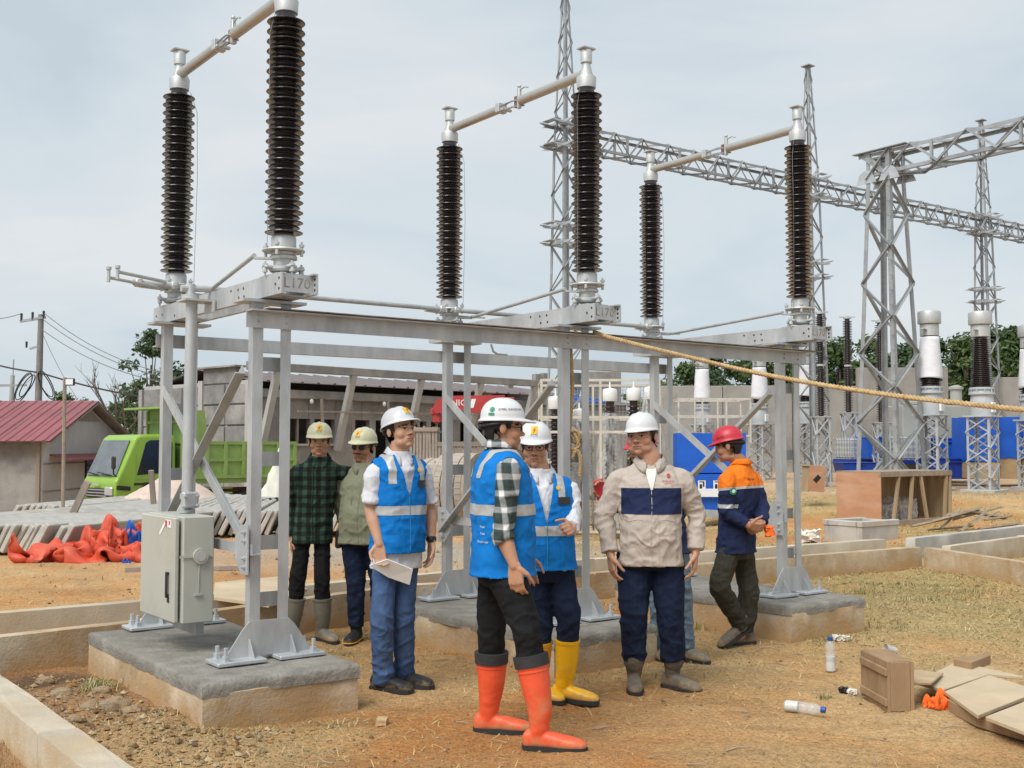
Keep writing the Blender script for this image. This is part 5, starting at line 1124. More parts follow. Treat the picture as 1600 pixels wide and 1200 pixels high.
# ============================================================ CRANE BOOM, DRUMS, OLD CRATES
M['cranered'] = mat('red_crane_paint', (.42, .045, .045), .45, 0, .1, 3, 0, col2=(.33, .04, .04))
cy = 25.; c0 = D(676, 645, cy); c1 = D(775, 628, cy); CRN = thing('crane_boom', 'red truck crane boom with hook behind the man in the grey striped vest', 'crane', (c1.x, cy, 0))
CRN['label'] = 'red crane boom with white lettering and hook behind the middle rear posts'
w_ = c1.x - c0.x
b = MB(); b.prism([(-w_, -.10), (-w_ + .10, .12), (-w_ + .35, .20), (.2, .22), (.2, -.20), (-w_ + .30, -.16), (-w_ + .08, -.2)], (0, -.15, c1.z - .07), X3, Xz, Y3 * .3); b.build('boom', M['cranered'], CRN)
put_text('UNIC', .20, M['white'], basis((-w_ + .52, -.152, c1.z - .03), X3, Xz, -Y3), CRN, 'lettering', .004)
b = MB(); b.prism([(0, 0), (.10, 0), (.16, .2), (.06, .2)], (-w_ + .82, -.158, c1.z - .14), X3, Xz, Y3 * .005); b.build('white_mark', M['white'], CRN)
b = MB(); b.box((-w_ + .1, 0, c1.z - .36), (.18, .2, .24), None, .03); b.box((-w_ + .02, 0, c1.z - .22), (.12, .24, .16), None, .03); b.build('hook_block', M['cranered'], CRN)
b = MB(); b.tube([(-w_ + .14, 0, c1.z - .45), (-w_ + .22, 0, c1.z - .55), (-w_ + .24, 0, c1.z - .64), (-w_ + .18, 0, c1.z - .70), (-w_ + .1, 0, c1.z - .66)], [.035, .035, .035, .03, .015], 8); b.build('hook', M['dark'], CRN, 40)
b = MB(); b.box((.25, 0, c1.z / 2), (.34, .34, c1.z + .2), None, .03); b.build('mast', M['cranered'], CRN)
b = MB(); b.box((.3, 0, .25), (1.3, .9, .7), None, .03); b.build('base_frame', M['dark'], CRN)
M['drumwood'] = mat('grey_drum_wood', (.36, .315, .26), .9, 0, .2, 5, .2, 40, col2=(.27, .225, .185), fac=(.45, .7), stretch=(.3, 1, 1))
def drum(c, r, w, rz, label, mark=None):
    rt = thing('cable_drum', label, 'cable drum', c, rz, 'wooden cable drums')       # axis along local x, standing on the ground
    ax = AXUp
    for s in (-1, 1):
        b = MB(); b.lathe([(.1, -.03), (r, -.03), (r, .03), (.1, .03)], (s * w / 2, 0, r), 36, ax); fl = b.build('flange', M['drumwood'], rt, 30)
        b = MB(); 
        for k in range(7): y = (k - 3) * r * .28; hh = math.sqrt(max(.01, (r * .96) ** 2 - y * y)); b.box((s * (w / 2 + .036), y, r), (.014, r * .27, hh * 2))
        b.each('flange_board', M['drumwood'], fl)
    n = 40
    b = MB()
    for k in range(n):
        a = 2 * math.pi * k / n; M3 = rotm('X', a); b.box(Vector((0, 0, r)) + M3 @ Vector((0, 0, r - .012)), (w - .07, 2 * math.pi * r / n * .95, .024), M3)
    b.each('lagging_board', M['drumwood'], rt)
    if mark:
        b = MB(); M3 = rotm('X', -.5 - .9); 
    b = MB()
    for x in (-w * .22, w * .22): b.lathe([(r + .004, -.01), (r + .004, .01)], (x, 0, r), 36, ax)
    b.each('steel_band', M['dark'], rt)
    return rt
d1 = D(722, 760, 20.6); drum((d1.x + .02, 20.6, 0), .68, .62, R(-24), 'large wooden cable drum behind the middle rear posts')
d2 = D(690, 730, 23); drum((d2.x, 23.4, 0), .62, .6, R(-35), 'smaller cable drum partly hidden by the vest man, behind the large drum')
d3 = D(850, 745, 21.5); drum((d3.x, 21.8, 0), .62, .6, R(20), 'cable drum hidden behind the man in yellow boots')
b = MB(); p = D(655, 745, 22.5); b.box((p.x + .3, 22.7, 1.42), (.12, .1, .1)); b.build('stencil', M['dark']).name = 'stencil'; bpy.data.objects.remove(bpy.data.objects['stencil'])
def plank_crate(px0, px1, py0, py1, Y, n, label, dep=.9, z0=None):
    a = D(px0, py0, Y); c = D(px1, py1, Y); w = c.x - a.x; h = a.z - c.z; rt = thing('old_plank_crate', label, 'crate', ((a.x + c.x) / 2, Y, c.z), 0, 'old plank crates by the drums')
    b = MB()
    for k in range(n): b.box((-w / 2 + (k + .5) * w / n, random.uniform(-.01, .01), h / 2 + random.uniform(-.02, .02)), (w / n - .02, .03, h), rotm('Y', random.uniform(-.02, .02)))
    for k in range(5): b.box((-w / 2 + .02, (k + .5) * dep / 5, h / 2), (.03, dep / 5 - .02, h)); b.box((w / 2 - .02, (k + .5) * dep / 5, h / 2), (.03, dep / 5 - .02, h))
    for k in range(n): b.box((-w / 2 + (k + .5) * w / n, dep, h / 2), (w / n - .02, .03, h))
    b.each('plank', M['drumwood'], rt)
    b = MB()
    for z in (.08, h - .06): b.box((0, -.03, z), (w, .03, .09))
    b.each('rail', M['drumwood'], rt); return rt
plank_crate(640, 684, 667, 745, 25.5, 9, 'tall old plank crate below the crane hook')
plank_crate(684, 762, 690, 745, 25.3, 15, 'wide low old plank crate behind the middle rear posts')
wobble_box((0, 0, 0), (.5, .35, .3), 6, .05, 8)
sk = D(437, 790, 22); SK = thing('white_sack', 'white cloth sack draped on a pole by the rear truck wheel', 'sack', (sk.x, 22, 0))
n = 18; P = []; F = []
for j in range(12):
    t = j / 11
    for q in range(n): a = 2 * math.pi * q / n; rr = .03 + .24 * t ** 1.2; P.append((rr * math.cos(a) - .1 * t, rr * math.sin(a), 1.45 - .95 * t))
P = np.array(P); nn = fbm(P * np.array([6, 6, 2.]), 3); P[:, :2] *= (1 + .5 * nn)[:, None]
for j in range(11):
    for q in range(n): F.append((j * n + q, j * n + (q + 1) % n, (j + 1) * n + (q + 1) % n, (j + 1) * n + q))
b = MB(); b.V = [tuple(v) for v in P]; b.F = F; b.build('cloth', mat('cream_sack', (.62, .60, .52), .9, 0, .08, 5, .2, 20), SK, 60)
b = MB(); b.bar((.02, 0, -.1), (.02, 0, 1.5), .05, .05); b.build('pole', M['oldwood'], SK)
for k in range(9):
    p = D(405 + (k * 37) % 52, 800, 19.6 + .5 * (k % 3)); b = MB(); b.box((0, 0, 0), (random.uniform(.5, .9), .16, .10), None, .008); o = b.build('timber_block', M['slab'] if k % 2 else M['ply'], None, loc=(p.x, p.y, .06 + .11 * (k // 3))); o.rotation_euler = (0, 0, random.uniform(-.4, .4)); tag(o, 'short %s block, %s layer, %s of the low pile right of the sand' % (('yellow wood', 'grey concrete')[k % 2], ('bottom', 'middle', 'top')[k // 3], ('front', 'middle', 'back')[k % 3]), 'block', 'short blocks piled right of the sand')

# ============================================================ RIGHT YARD: CRATES, SUMP, SCRAP TIMBER
M['plyred'] = mat('reddish_plywood', (.47, .26, .15), .75, 0, .12, 2.2, .1, 50, col2=(.38, .19, .10), fac=(.42, .7), stretch=(1, 1, 2.5), dirt=(.52, .33, .22), dscale=1.1)
M['crwood'] = mat('pale_crate_wood', (.44, .33, .20), .85, 0, .18, 5, .15, 40, col2=(.33, .235, .135), fac=(.45, .7), stretch=(1, 1, .25))
M['brwood'] = mat('brown_box_wood', (.34, .225, .125), .8, 0, .18, 7, .2, 45, col2=(.25, .155, .085), fac=(.45, .7), stretch=(1, 1, .3))
M['rotwood'] = mat('grey_scrap_wood', (.33, .27, .20), .9, 0, .25, 8, .3, 40, col2=(.23, .18, .135), fac=(.45, .7))
cc = G(1377, 822); zc_ = gz(cc.x, cc.y); CR = thing('open_crate', 'long wooden crate lying open on its side before the nearest tower', 'crate', (cc.x, cc.y, zc_), PSI)
Lc, Wc, Hc = 2.35, 1.0, .92
b = MB(); b.box((.015, Wc / 2, .10 + Hc / 2), (.025, Wc, Hc), None, .003); b.build('plywood_end', M['plyred'], CR)
b = MB()
for k in range(4): b.box((Lc - .02, (k + .5) * Wc / 4, .06 + Hc / 2), (.025, Wc / 4 - .01, Hc))
b.each('end_board', M['crwood'], CR)
b = MB()
for k in range(9): b.box(((k + .5) * Lc / 9, Wc - .02, .06 + Hc / 2), (Lc / 9 - .012, .022, Hc))
b.each('back_board', M['crwood'], CR)
b = MB()
for k in range(5): b.box((Lc / 2, (k + .5) * Wc / 5, Hc + .10), (Lc, Wc / 5 - .012, .02))
b.each('top_board', M['rotwood'], CR)
b = MB(); b.box((Lc / 2, .02, Hc + .05), (Lc, .05, .08)); b.box((Lc / 2 + .05, -.03, .05), (Lc, .08, .12)); b.box((Lc / 2, Wc - .06, .06), (Lc, .08, .08)); b.each('rail', M['rotwood'], CR)
b = MB()
for x, t in ((.52, .10), (1.0, .06), (1.42, -.10), (2.15, .04), (2.3, .02)): b.bar((x - t, .03, .08), (x + t, .03, Hc + .03), .06, .05, (0, 1, 0))
b.each('frame_post', M['crwood'], CR)
b = MB(); b.box((Lc / 2, Wc / 2, .045), (Lc, Wc, .025)); b.build('bottom_board', M['plyred'], CR)
wobble_box((1.25, .45, .26), (.55, .42, .38), 7, .10, 5).build('plastic_film', M['film'], CR, 60)
wobble_box((.75, .5, .22), (.5, .42, .30), 7, .10, 9).build('plastic_film', M['film'], CR, 60)
c2 = D(1264, 770, 24.2); SC2 = thing('small_plywood_crate', 'small tilted plywood crate left of the open crate', 'crate', (c2.x + .2, 24.3, c2.z), PSI - .5)
b = MB(); b.box((.0, 0, .30), (.36, .03, .56), rotm('Y', .10)); b.build('plywood_face', M['plyred'], SC2)
b = MB(); b.box((.17, .2, .30), (.03, .4, .56), rotm('Y', .10)); b.box((-.17, .2, .30), (.03, .4, .56), rotm('Y', .10)); b.box((0, .2, .57), (.38, .42, .03), rotm('Y', .10)); b.box((0, .2, .05), (.38, .42, .03)); b.box((0, .2, .3), (.36, .4, .02)); b.each('side_board', M['crwood'], SC2)
b = MB(); b.box((0, -.017, .30), (.10, .01, .16), rotm('Y', .78)); b.build('hole', M['dark'], SC2)
sm = G(1347, 847); SU = thing('sump_box', 'square open topped concrete sump before the crate', 'sump', (sm.x, sm.y, 0), PSI)
W1, W2, H1 = .95, .72, .30
b = MB(); b.box((W1 / 2, .05, H1 / 2 - .1), (W1, .1, H1 + .2), None, .01); b.box((W1 / 2, W2 - .05, H1 / 2 - .1), (W1, .1, H1 + .2), None, .01); b.box((.05, W2 / 2, H1 / 2 - .1), (.1, W2 - .2, H1 + .2), None, .01); b.box((W1 - .05, W2 / 2, H1 / 2 - .1), (.1, W2 - .2, H1 + .2), None, .01); b.each('side_wall', M['conc_grey'], SU)
b = MB(); b.box((W1 / 2, .05, H1 - .03), (W1 + .03, .13, .09), None, .01); b.box((.05, W2 / 2, H1 - .03), (.13, W2 - .14, .085), None, .01); b.box((W1 / 2, W2 - .05, H1 - .03), (W1 + .03, .12, .09), None, .01); b.each('rim', M['galv_bright'] if False else M['slab'], SU)
scrap = [(1425, 822, 1500, 806, .09), (1455, 815, 1530, 795, .10), (1470, 826, 1500, 795, .08), (1490, 812, 1565, 792, .07), (1500, 830, 1540, 800, .09), (1530, 826, 1592, 818, .09), (1478, 805, 1530, 800, .12), (1508, 798, 1572, 810, .08), (1515, 818, 1560, 800, .07), (1540, 812, 1580, 806, .08), (1450, 828, 1520, 822, .06), (1560, 826, 1600, 822, .07)]
sclab = ['long pale scrap plank pointing at the open crate', 'scrap plank slanting over the left of the pile', 'short steep scrap plank at the pile front', 'thin scrap plank poking up on top of the pile', 'scrap plank leaning across the pile middle', 'flat scrap plank at the right end of the pile', 'broad scrap board lying under the pile top', 'scrap plank sloping down to the right', 'short scrap plank in the pile centre', 'short scrap plank near the pile right end', 'low scrap batten lying before the pile', 'small scrap plank farthest right of the pile']
for k, (x0, y0, x1, y1, w) in enumerate(scrap):
    Y = 19.2 + .12 * (k % 4); a = D(x0, y0, Y); c = D(x1, y1, Y + .35); b = MB(); b.bar((0, 0, 0), c - a, w, w * .35, (0, .4, 1)); o = b.build('scrap_plank', M['rotwood'], None, loc=a); tag(o, sclab[k], 'plank', 'scrap planks beside the open crate')

# ============================================================ RIGHT FOREGROUND LITTER
bxp = G(1388, 1110); WB = thing('wooden_box', 'small brown wooden box with slatted side lying near the bottom right', 'box', (bxp.x, bxp.y, gz(bxp.x, bxp.y)), R(4))
bw, bd, bh = .150, .40, .285
b = MB(); b.box((bw / 2, .012, bh / 2), (bw - .035, .02, bh - .01), None, .002); b.build('end_board', M['brwood'], WB)
b = MB(); b.box((bw - .006, bd / 2, bh / 2), (.02, bd, bh), None, .002); b.build('lid_board', M['brwood'], WB)
b = MB()
for k, (y0, y1) in enumerate(((.002, .15), (.155, .29), (.30, bd))): b.box((.008, (y0 + y1) / 2, bh / 2), (.018, y1 - y0, bh - .004 * k), None, .002)
b.each('side_board', M['brwood'], WB)
b = MB()
for z in (.055, .225): b.box((-.008, bd / 2 - .01, z), (.016, bd - .02, .042), None, .003)
b.each('side_slat', M['brwood'], WB)
b = MB(); b.box((bw / 2, bd / 2, bh - .008), (bw - .02, bd - .02, .014)); b.box((bw / 2, bd - .01, bh / 2), (bw - .04, .018, bh - .02)); b.box((bw / 2, bd / 2, .010), (bw - .02, bd - .04, .016)); b.each('board', M['brwood'], WB)
M['plypale'] = mat('dusty_plywood', (.50, .40, .27), .85, 0, .12, 3, .15, 40, col2=(.42, .31, .19), fac=(.45, .7), dirt=(.55, .47, .36), dscale=1.4)
def flat_board(corners, z, th, label, m='plypale', name='plywood_sheet', cat='board', tilt=0):
    P = [G(x, y, z) for x, y in corners]; c = sum(P, Vector()) / len(P); b = MB(); b.prism([((p - c).x, (p - c).y) for p in P], (0, 0, 0), X3, Y3, Xz * th); o = b.build(name, M[m], None, loc=(c.x, c.y, z)); o.rotation_euler = (0, tilt, 0); bv = o.modifiers.new('edge', 'BEVEL'); bv.width = .003; bv.limit_method = 'ANGLE'; tag(o, label, cat, 'boards by the wooden box'); return o
flat_board([(1476, 1086), (1545, 1060), (1625, 1085), (1528, 1124)], .07, .022, 'plywood sheet lying in front, joined at the dark seam')
flat_board([(1540, 1126), (1632, 1090), (1720, 1115), (1640, 1165)], .07, .022, 'plywood sheet cut off by the bottom right edge')
flat_board([(1432, 1070), (1495, 1038), (1600, 1062), (1546, 1058), (1474, 1083)], .055, .02, 'plywood sheet lying behind the orange cloth')
flat_board([(1425, 1050), (1474, 1050), (1455, 1072), (1427, 1075)], .10, .016, 'small pale board resting beside the wooden box', 'crwood', tilt=.1)
flat_board([(1490, 1044), (1546, 1034), (1548, 1038), (1518, 1050)], .06, .06, 'short squared timber behind the plywood sheets', 'brwood', 'squared_timber', 'timber')
flat_board([(1486, 1108), (1530, 1130), (1526, 1136), (1482, 1113)], .0, .068, 'bearer plank under the front plywood edge', 'brwood', 'bearer_plank', 'plank')
flat_board([(1530, 1130), (1700, 1175), (1690, 1185), (1526, 1136)], .0, .068, 'bearer plank under the right plywood sheet', 'brwood', 'bearer_plank', 'plank')
flat_board([(1550, 888), (1640, 893), (1640, 897), (1550, 893)], .05, .04, 'pale plank lying in the grass at the right edge', 'crwood', 'plank', 'plank')
flat_board([(336, 915), (440, 905), (480, 925), (420, 950), (334, 938)], .26, .03, 'plywood cover lying across the trench behind the left footing', 'plypale', 'trench_cover', 'cover')
pl = G(957, 1035); b = MB(); b.bar((0, 0, 0), (.10, .14, .26), .09, .02, (1, -.4, 0)); o = b.build('leaning_plank', M['oldwood'], None, loc=(pl.x, pl.y, .0)); tag(o, 'grey plank leaning on the middle footing', 'plank')
wobble_box((0, 0, .03), (.14, .10, .06), 6, .03, 4)
wc = G(596, 1138); b = wobble_box((0, 0, .015), (.055, .085, .03), 4, .008, 4); o = b.build('wood_offcut', M['ply'], None, 35, (wc.x, wc.y, gz(wc.x, wc.y))); tag(o, 'small pale wood offcut on the clay below the white shirt man', 'offcut')
# bottles, cups and scraps
M['pet'] = mat('clear_bottle_plastic', (.66, .69, .70), .15, 0, .03, 4, spec=.5, alpha=.30)
M['water'] = mat('milky_water', (.62, .60, .54), .2, 0, .03, 4)
M['capblue'] = mat('blue_cap', (.02, .09, .33), .4)
M['paper'] = mat('waste_paper', (.68, .64, .57), .85, 0, .1, 12)
def bottle(px, py, lying, label):
    g = G(px, py); rt = thing('plastic_bottle', label, 'bottle', (g.x, g.y, gz(g.x, g.y) + (.034 if lying else 0)), R(-25) if lying else .4, 'empty plastic bottles')
    if lying: rt.rotation_euler = (0, R(90), R(-28))
    b = MB(); b.lathe([(.026, 0), (.033, .008), (.033, .06), (.030, .068), (.033, .076), (.033, .12), (.028, .135), (.033, .15), (.033, .165), (.026, .19), (.014, .205), (.013, .215)], (0, 0, 0), 20); b.build('body', M['pet'], rt, 40)
    b = MB(); b.lathe([(.016, .203), (.017, .206), (.017, .228), (.014, .230)], (0, 0, 0), 16); b.build('cap', M['capblue'], rt, 40)
    b = MB(); b.lathe([(.024, .003), (.0315, .01), (.0315, .058), (.0285, .068), (.031, .078), (.031, .10 if not lying else .02)], (0, 0, 0), 16); b.build('water', M['water'], rt, 40)
bottle(1298, 1050, False, 'upright plastic bottle with blue cap in the grass'); bottle(1226, 1110, True, 'plastic bottle lying on the bare clay')
cu = G(1392, 1020); CU = thing('plastic_cup', 'tipped clear plastic cup behind the wooden box', 'cup', (cu.x, cu.y, gz(cu.x, cu.y) + .03)); CU.rotation_euler = (0, R(-78), R(12))
b = MB(); b.lathe([(.024, 0), (.036, .085), (.039, .088), (.036, .086), (.023, .004)], (0, 0, -.04), 18); b.build('cup_wall', mat('frosted_plastic', (.62, .6, .55), .4, alpha=.75), CU, 40)
def scrapbit(px, py, s, label, m='paper', seed=0, name='crumpled_paper'):
    g = G(px, py); b = wobble_box((0, 0, s * .3), (s, s * .8, s * .55), 6, s * .32, seed); o = b.build(name, M[m], None, 25, (g.x, g.y, gz(g.x, g.y))); tag(o, label, 'litter', 'scraps of litter'); return o
scrapbit(1308, 1000, .06, 'crumpled white paper left of the plastic cup', seed=3); scrapbit(1322, 1001, .055, 'second crumpled white paper behind the upright bottle', seed=9)
scrapbit(1229, 996, .07, 'crumpled pinkish paper below the right footing corner', seed=14); scrapbit(1330, 1086, .05, 'torn white scrap left of the wooden box', seed=5); scrapbit(1318, 1084, .05, 'dark scrap left of the wooden box', 'dark', 6)
scrapbit(1262, 845, .28, 'heap of pale crumpled waste left of the sump', seed=21, name='waste_heap')
oc = G(1473, 1106); M['orcloth'] = mat('bright_orange_cloth', (.85, .15, .02), .8, 0, .1, 8, .3, 30)
o = sheet((.125, .13, .26), M['orcloth'], 'orange_cloth', None, (oc.x, oc.y, gz(oc.x, oc.y) + .005), .5); tag(o, 'crumpled bright orange cloth lying against the plywood', 'cloth')

# rocks by the left footing
M['rock'] = mat('clay_clod', (.36, .25, .14), .95, 0, .3, 14, .9, 60, col2=(.30, .24, .17), fac=(.5, .7))
def rock(px, py, s, label, seed, z=0.):
    g = G(px, py, .08); bm = bmesh.new(); bmesh.ops.create_icosphere(bm, subdivisions=3, radius=1); P = np.array([v.co[:] for v in bm.verts]); r = 1 + .45 * fbm(P * 1.1 + seed, 3) + .25 * fbm(P * 3.3 + seed, 3)
    P = P * r[:, None] * np.array([s, s * .8, s * .6]); b = MB(); bm.verts.index_update(); b.add(P.tolist(), [[v.index for v in f.verts] for f in bm.faces]); bm.free()
    o = b.build('clay_clod', M['rock'], None, 40, (g.x, g.y, gz(g.x, g.y) + s * .2)); tag(o, label, 'clod', 'clods beside the left footing')
for k, (px, py, s, lab) in enumerate([(142, 1100, .055, 'pale clod beside the green tuft'), (178, 1098, .085, 'biggest clod against the left footing'), (205, 1104, .06, 'clod right of the biggest one at the footing'), (115, 1130, .045, 'small grey clod by the front kerb'), (100, 1080, .07, 'flat clod half buried left of the tuft'), (160, 1075, .05, 'clod behind the biggest one'), (70, 1050, .05, 'clod in the dug earth near the kerb')]): rock(px, py, s, lab, k * 3.7)

# ============================================================ GRASS, STRAW AND PEBBLES
def blades():
    rs = np.random.RandomState(4); n = 210000; t = rs.uniform(-.52, .52, n); y = 5.0 * (30 / 5.0) ** rs.rand(n); x = t * y; m = grass_mask(x, y); u, v = uv_of(x, y)
    keep = rs.rand(n) < m * .95 + .018
    for i in range(3): keep &= ~((u > i * SPAN - .62) & (u < i * SPAN + .36) & (v > -.38) & (v < 1.7))
    x, y = x[keep], y[keep]; n = len(x); z = ground_z(x, y)
    green = np.clip(fbm(np.stack([x, y, 0 * x + 8], 1) * .8, 3) * 1.5 + .38 + .25 * (np.abs(uv_of(x, y)[1] + .45) < .25), 0, 1)
    L_ = (.03 + .075 * rs.rand(n)) * (.7 + .3 * np.clip(y / 10, .6, 2.2)); a = rs.rand(n) * 6.283; el = np.clip(rs.normal(.14, .16, n) + .35 * green * rs.rand(n), .02, 1.2); d = np.stack([np.cos(a) * np.cos(el), np.sin(a) * np.cos(el), np.sin(el)], 1)
    w = .0022 * (.7 + .6 * rs.rand(n)) * np.clip(y / 7, .9, 3.2); s = np.stack([-np.sin(a), np.cos(a), 0 * a], 1) * w[:, None]; P = np.stack([x, y, z], 1); mid = P + d * (L_ * .6)[:, None] + np.array([0, 0, .2]) * (L_ * .25)[:, None]; tip = P + d * L_[:, None] + np.array([0, 0, -.15]) * L_[:, None]
    V = np.stack([P - s, P + s, mid + s * .7, mid - s * .7, tip], 1).reshape(-1, 3); o = 5 * np.arange(n)[:, None]; F = [tuple(f) for f in (o + np.array([0, 1, 2, 3])).tolist()] + [tuple(f) for f in (o + np.array([3, 2, 4])).tolist()]
    me = bpy.data.meshes.new('grass'); me.from_pydata(V.tolist(), [], F)
    straw = np.array([.46, .37, .18]); gr = np.array([.16, .19, .06]); green = green * np.clip(grass_mask(x, y) * 1.8 - .1, 0, 1); c = straw * np.where(grass_mask(x, y) < .1, 1.15, 1.)[:, None]; c = c + (gr - c) * (green * (rs.rand(n) < .8))[:, None]; c *= (.65 + .6 * rs.rand(n))[:, None]; set_vcol(me, np.repeat(c, 5, 0))
    ob = put('grass', me, vcol_mat('dry_grass', .8, 0, 1, .1, 3)); tag(ob, 'short dry grass and straw over the clay', 'grass', kind='stuff')
blades()
def tufts():
    rs = np.random.RandomState(14); spots = [(165, 1085, .12, 90), (152, 1090, .1, 70), (500, 1112, .10, 60), (520, 1108, .07, 40), (660, 1000, .18, 60), (1290, 965, .2, 120), (1330, 950, .2, 120), (1230, 975, .2, 120), (1260, 985, .22, 160), (1190, 990, .2, 100), (1075, 965, .2, 100), (985, 985, .15, 60), (1350, 930, .2, 90), (1290, 1090, .04, 30), (880, 1008, .2, 60), (1090, 980, .2, 90), (1310, 1000, .2, 100), (400, 1135, .05, 30), (1390, 980, .25, 100), (1450, 940, .3, 120), (1530, 930, .3, 120)]
    V = []; F = []; C = []
    for px, py, s, k in spots:
        g = G(px, py)
        for j in range(k):
            x = g.x + rs.normal() * s * .55; y = g.y + rs.normal() * s * .4; z = gz(x, y) - .004; a = rs.rand() * 6.283; el = rs.uniform(.5, 1.35); L_ = rs.uniform(.04, .11) * (1 if s > .08 else .6); d = np.array([math.cos(a) * math.cos(el), math.sin(a) * math.cos(el), math.sin(el)]); w = np.array([-math.sin(a), math.cos(a), 0]) * .0024
            P = np.array([x, y, z]); q = P + d * L_ * .6; t_ = P + d * L_ + np.array([math.cos(a), math.sin(a), -.5]) * L_ * .25; o = len(V); V += [P - w, P + w, q + w * .7, q - w * .7, t_]; F += [(o, o + 1, o + 2, o + 3), (o + 3, o + 2, o + 4)]; c = np.array([.14, .18, .055]) if rs.rand() < .65 else np.array([.42, .36, .18]); C += [c * rs.uniform(.7, 1.3)] * 5
    me = bpy.data.meshes.new('grass_tufts'); me.from_pydata([tuple(v) for v in V], [], F); set_vcol(me, np.array(C)); ob = put('grass_tufts', me, bpy.data.materials['dry_grass']); tag(ob, 'green grass tufts at the footings and in the clay', 'grass', kind='stuff')
tufts()
def pebbles():
    rs = np.random.RandomState(6); n = 3400; t = rs.uniform(-.55, .55, n); y = 4.4 * (16 / 4.4) ** rs.rand(n); x = t * y; extra = 1500
    x = np.concatenate([x, -2.2 + rs.normal(size=extra) * .5, -1.3 + rs.normal(size=700) * .4]); y = np.concatenate([y, 6.0 + rs.normal(size=extra) * .7, 5.5 + rs.normal(size=700) * .25]); n = len(x); u, v = uv_of(x, y); keep = np.ones(n, bool)
    for i in range(3): keep &= ~((u > i * SPAN - .62) & (u < i * SPAN + .36) & (v > -.38) & (v < 1.7))
    keep &= u > -1.24; x, y = x[keep], y[keep]; n = len(x); z = ground_z(x, y); s = (.003 + .010 * rs.rand(n) ** 3) * np.clip(y / 6, .8, 2.2) * np.where((np.abs(x + 2.2) < 1.0) & (np.abs(y - 6.0) < 1.3), 1.9, 1.)
    base = np.array([(1, 0, 0), (-1, 0, 0), (0, 1, 0), (0, -1, 0), (0, 0, .8), (0, 0, -.5)]); fs = np.array([(0, 2, 4), (2, 1, 4), (1, 3, 4), (3, 0, 4), (2, 0, 5), (1, 2, 5), (3, 1, 5), (0, 3, 5)])
    J = base[None] * (.6 + .8 * rs.rand(n, 6, 3)); a = rs.rand(n) * 6.283; c_, s_ = np.cos(a)[:, None], np.sin(a)[:, None]; J = np.stack([J[..., 0] * c_ - J[..., 1] * s_, J[..., 0] * s_ + J[..., 1] * c_, J[..., 2]], -1)
    V = (np.stack([x, y, z + s * .3], 1)[:, None] + J * s[:, None, None]).reshape(-1, 3); F = (6 * np.arange(n)[:, None, None] + fs[None]).reshape(-1, 3); me = bpy.data.meshes.new('pebbles'); me.from_pydata(V.tolist(), [], F.tolist())
    cs = np.array([(.40, .27, .14), (.36, .20, .08), (.42, .33, .20), (.22, .14, .07)])[rs.randint(0, 4, n)] * .8; set_vcol(me, np.repeat(cs * (.7 + .6 * rs.rand(n))[:, None], 6, 0)); ob = put('pebbles', me, vcol_mat('pebble_clay', .95, 0, 1, .15, 50)); tag(ob, 'loose pebbles and clay crumbs on the ground', 'pebbles', kind='stuff')
pebbles()

def twigs():
    rs = np.random.RandomState(16); b = MB()
    for k in range(150):
        t = rs.uniform(-.5, .5); y = 4.7 * (13 / 4.7) ** rs.rand(); x = t * y; u, v = uv_of(x, y)
        if u < -1.2 or any(i * SPAN - .62 < u < i * SPAN + .36 and -.38 < v < 1.7 for i in range(3)): continue
        a = rs.rand() * 6.283; l = rs.uniform(.04, .16); z = gz(x, y) + .006; p = Vector((x, y, z)); q = p + Vector((math.cos(a) * l, math.sin(a) * l, 0)); q.z = gz(q.x, q.y) + .008; m = (p + q) / 2 + Vector((rs.normal() * .01, rs.normal() * .01, .006)); b.tube([p, m, q], [.0035, .003, .0018], 4)
    tag(b.build('twigs', M['rotwood'], None, kind='stuff'), 'thin dry twigs and wood splinters scattered on the clay', 'twigs')
twigs()

# ============================================================ PEOPLE
def fuse(b, voxel, smooth=4, name='fused', dec=None):
    """weld overlapping closed shapes into one continuous skin"""
    me = b.mesh(name); o = bpy.data.objects.new(name, me); COL.objects.link(o)
    m = o.modifiers.new('r', 'REMESH'); m.mode = 'VOXEL'; m.voxel_size = voxel; m.use_smooth_shade = True
    if smooth: q = o.modifiers.new('s', 'SMOOTH'); q.factor = .5; q.iterations = smooth
    if dec: q = o.modifiers.new('d', 'DECIMATE'); q.ratio = dec
    r = bpy.data.meshes.new_from_object(o.evaluated_get(bpy.context.evaluated_depsgraph_get())); bpy.data.objects.remove(o); bpy.data.meshes.remove(me)
    r.name = name; r.polygons.foreach_set('use_smooth', [True] * len(r.polygons)); return r
def get_co(me): P = np.empty(len(me.vertices) * 3); me.vertices.foreach_get('co', P); return P.reshape(-1, 3)
def get_no(me): N = np.empty(len(me.vertices) * 3, np.float32); me.vertices.foreach_get('normal', N); return N.reshape(-1, 3).astype(float)
def set_co(me, P): me.vertices.foreach_set('co', np.asarray(P, float).ravel()); me.update()
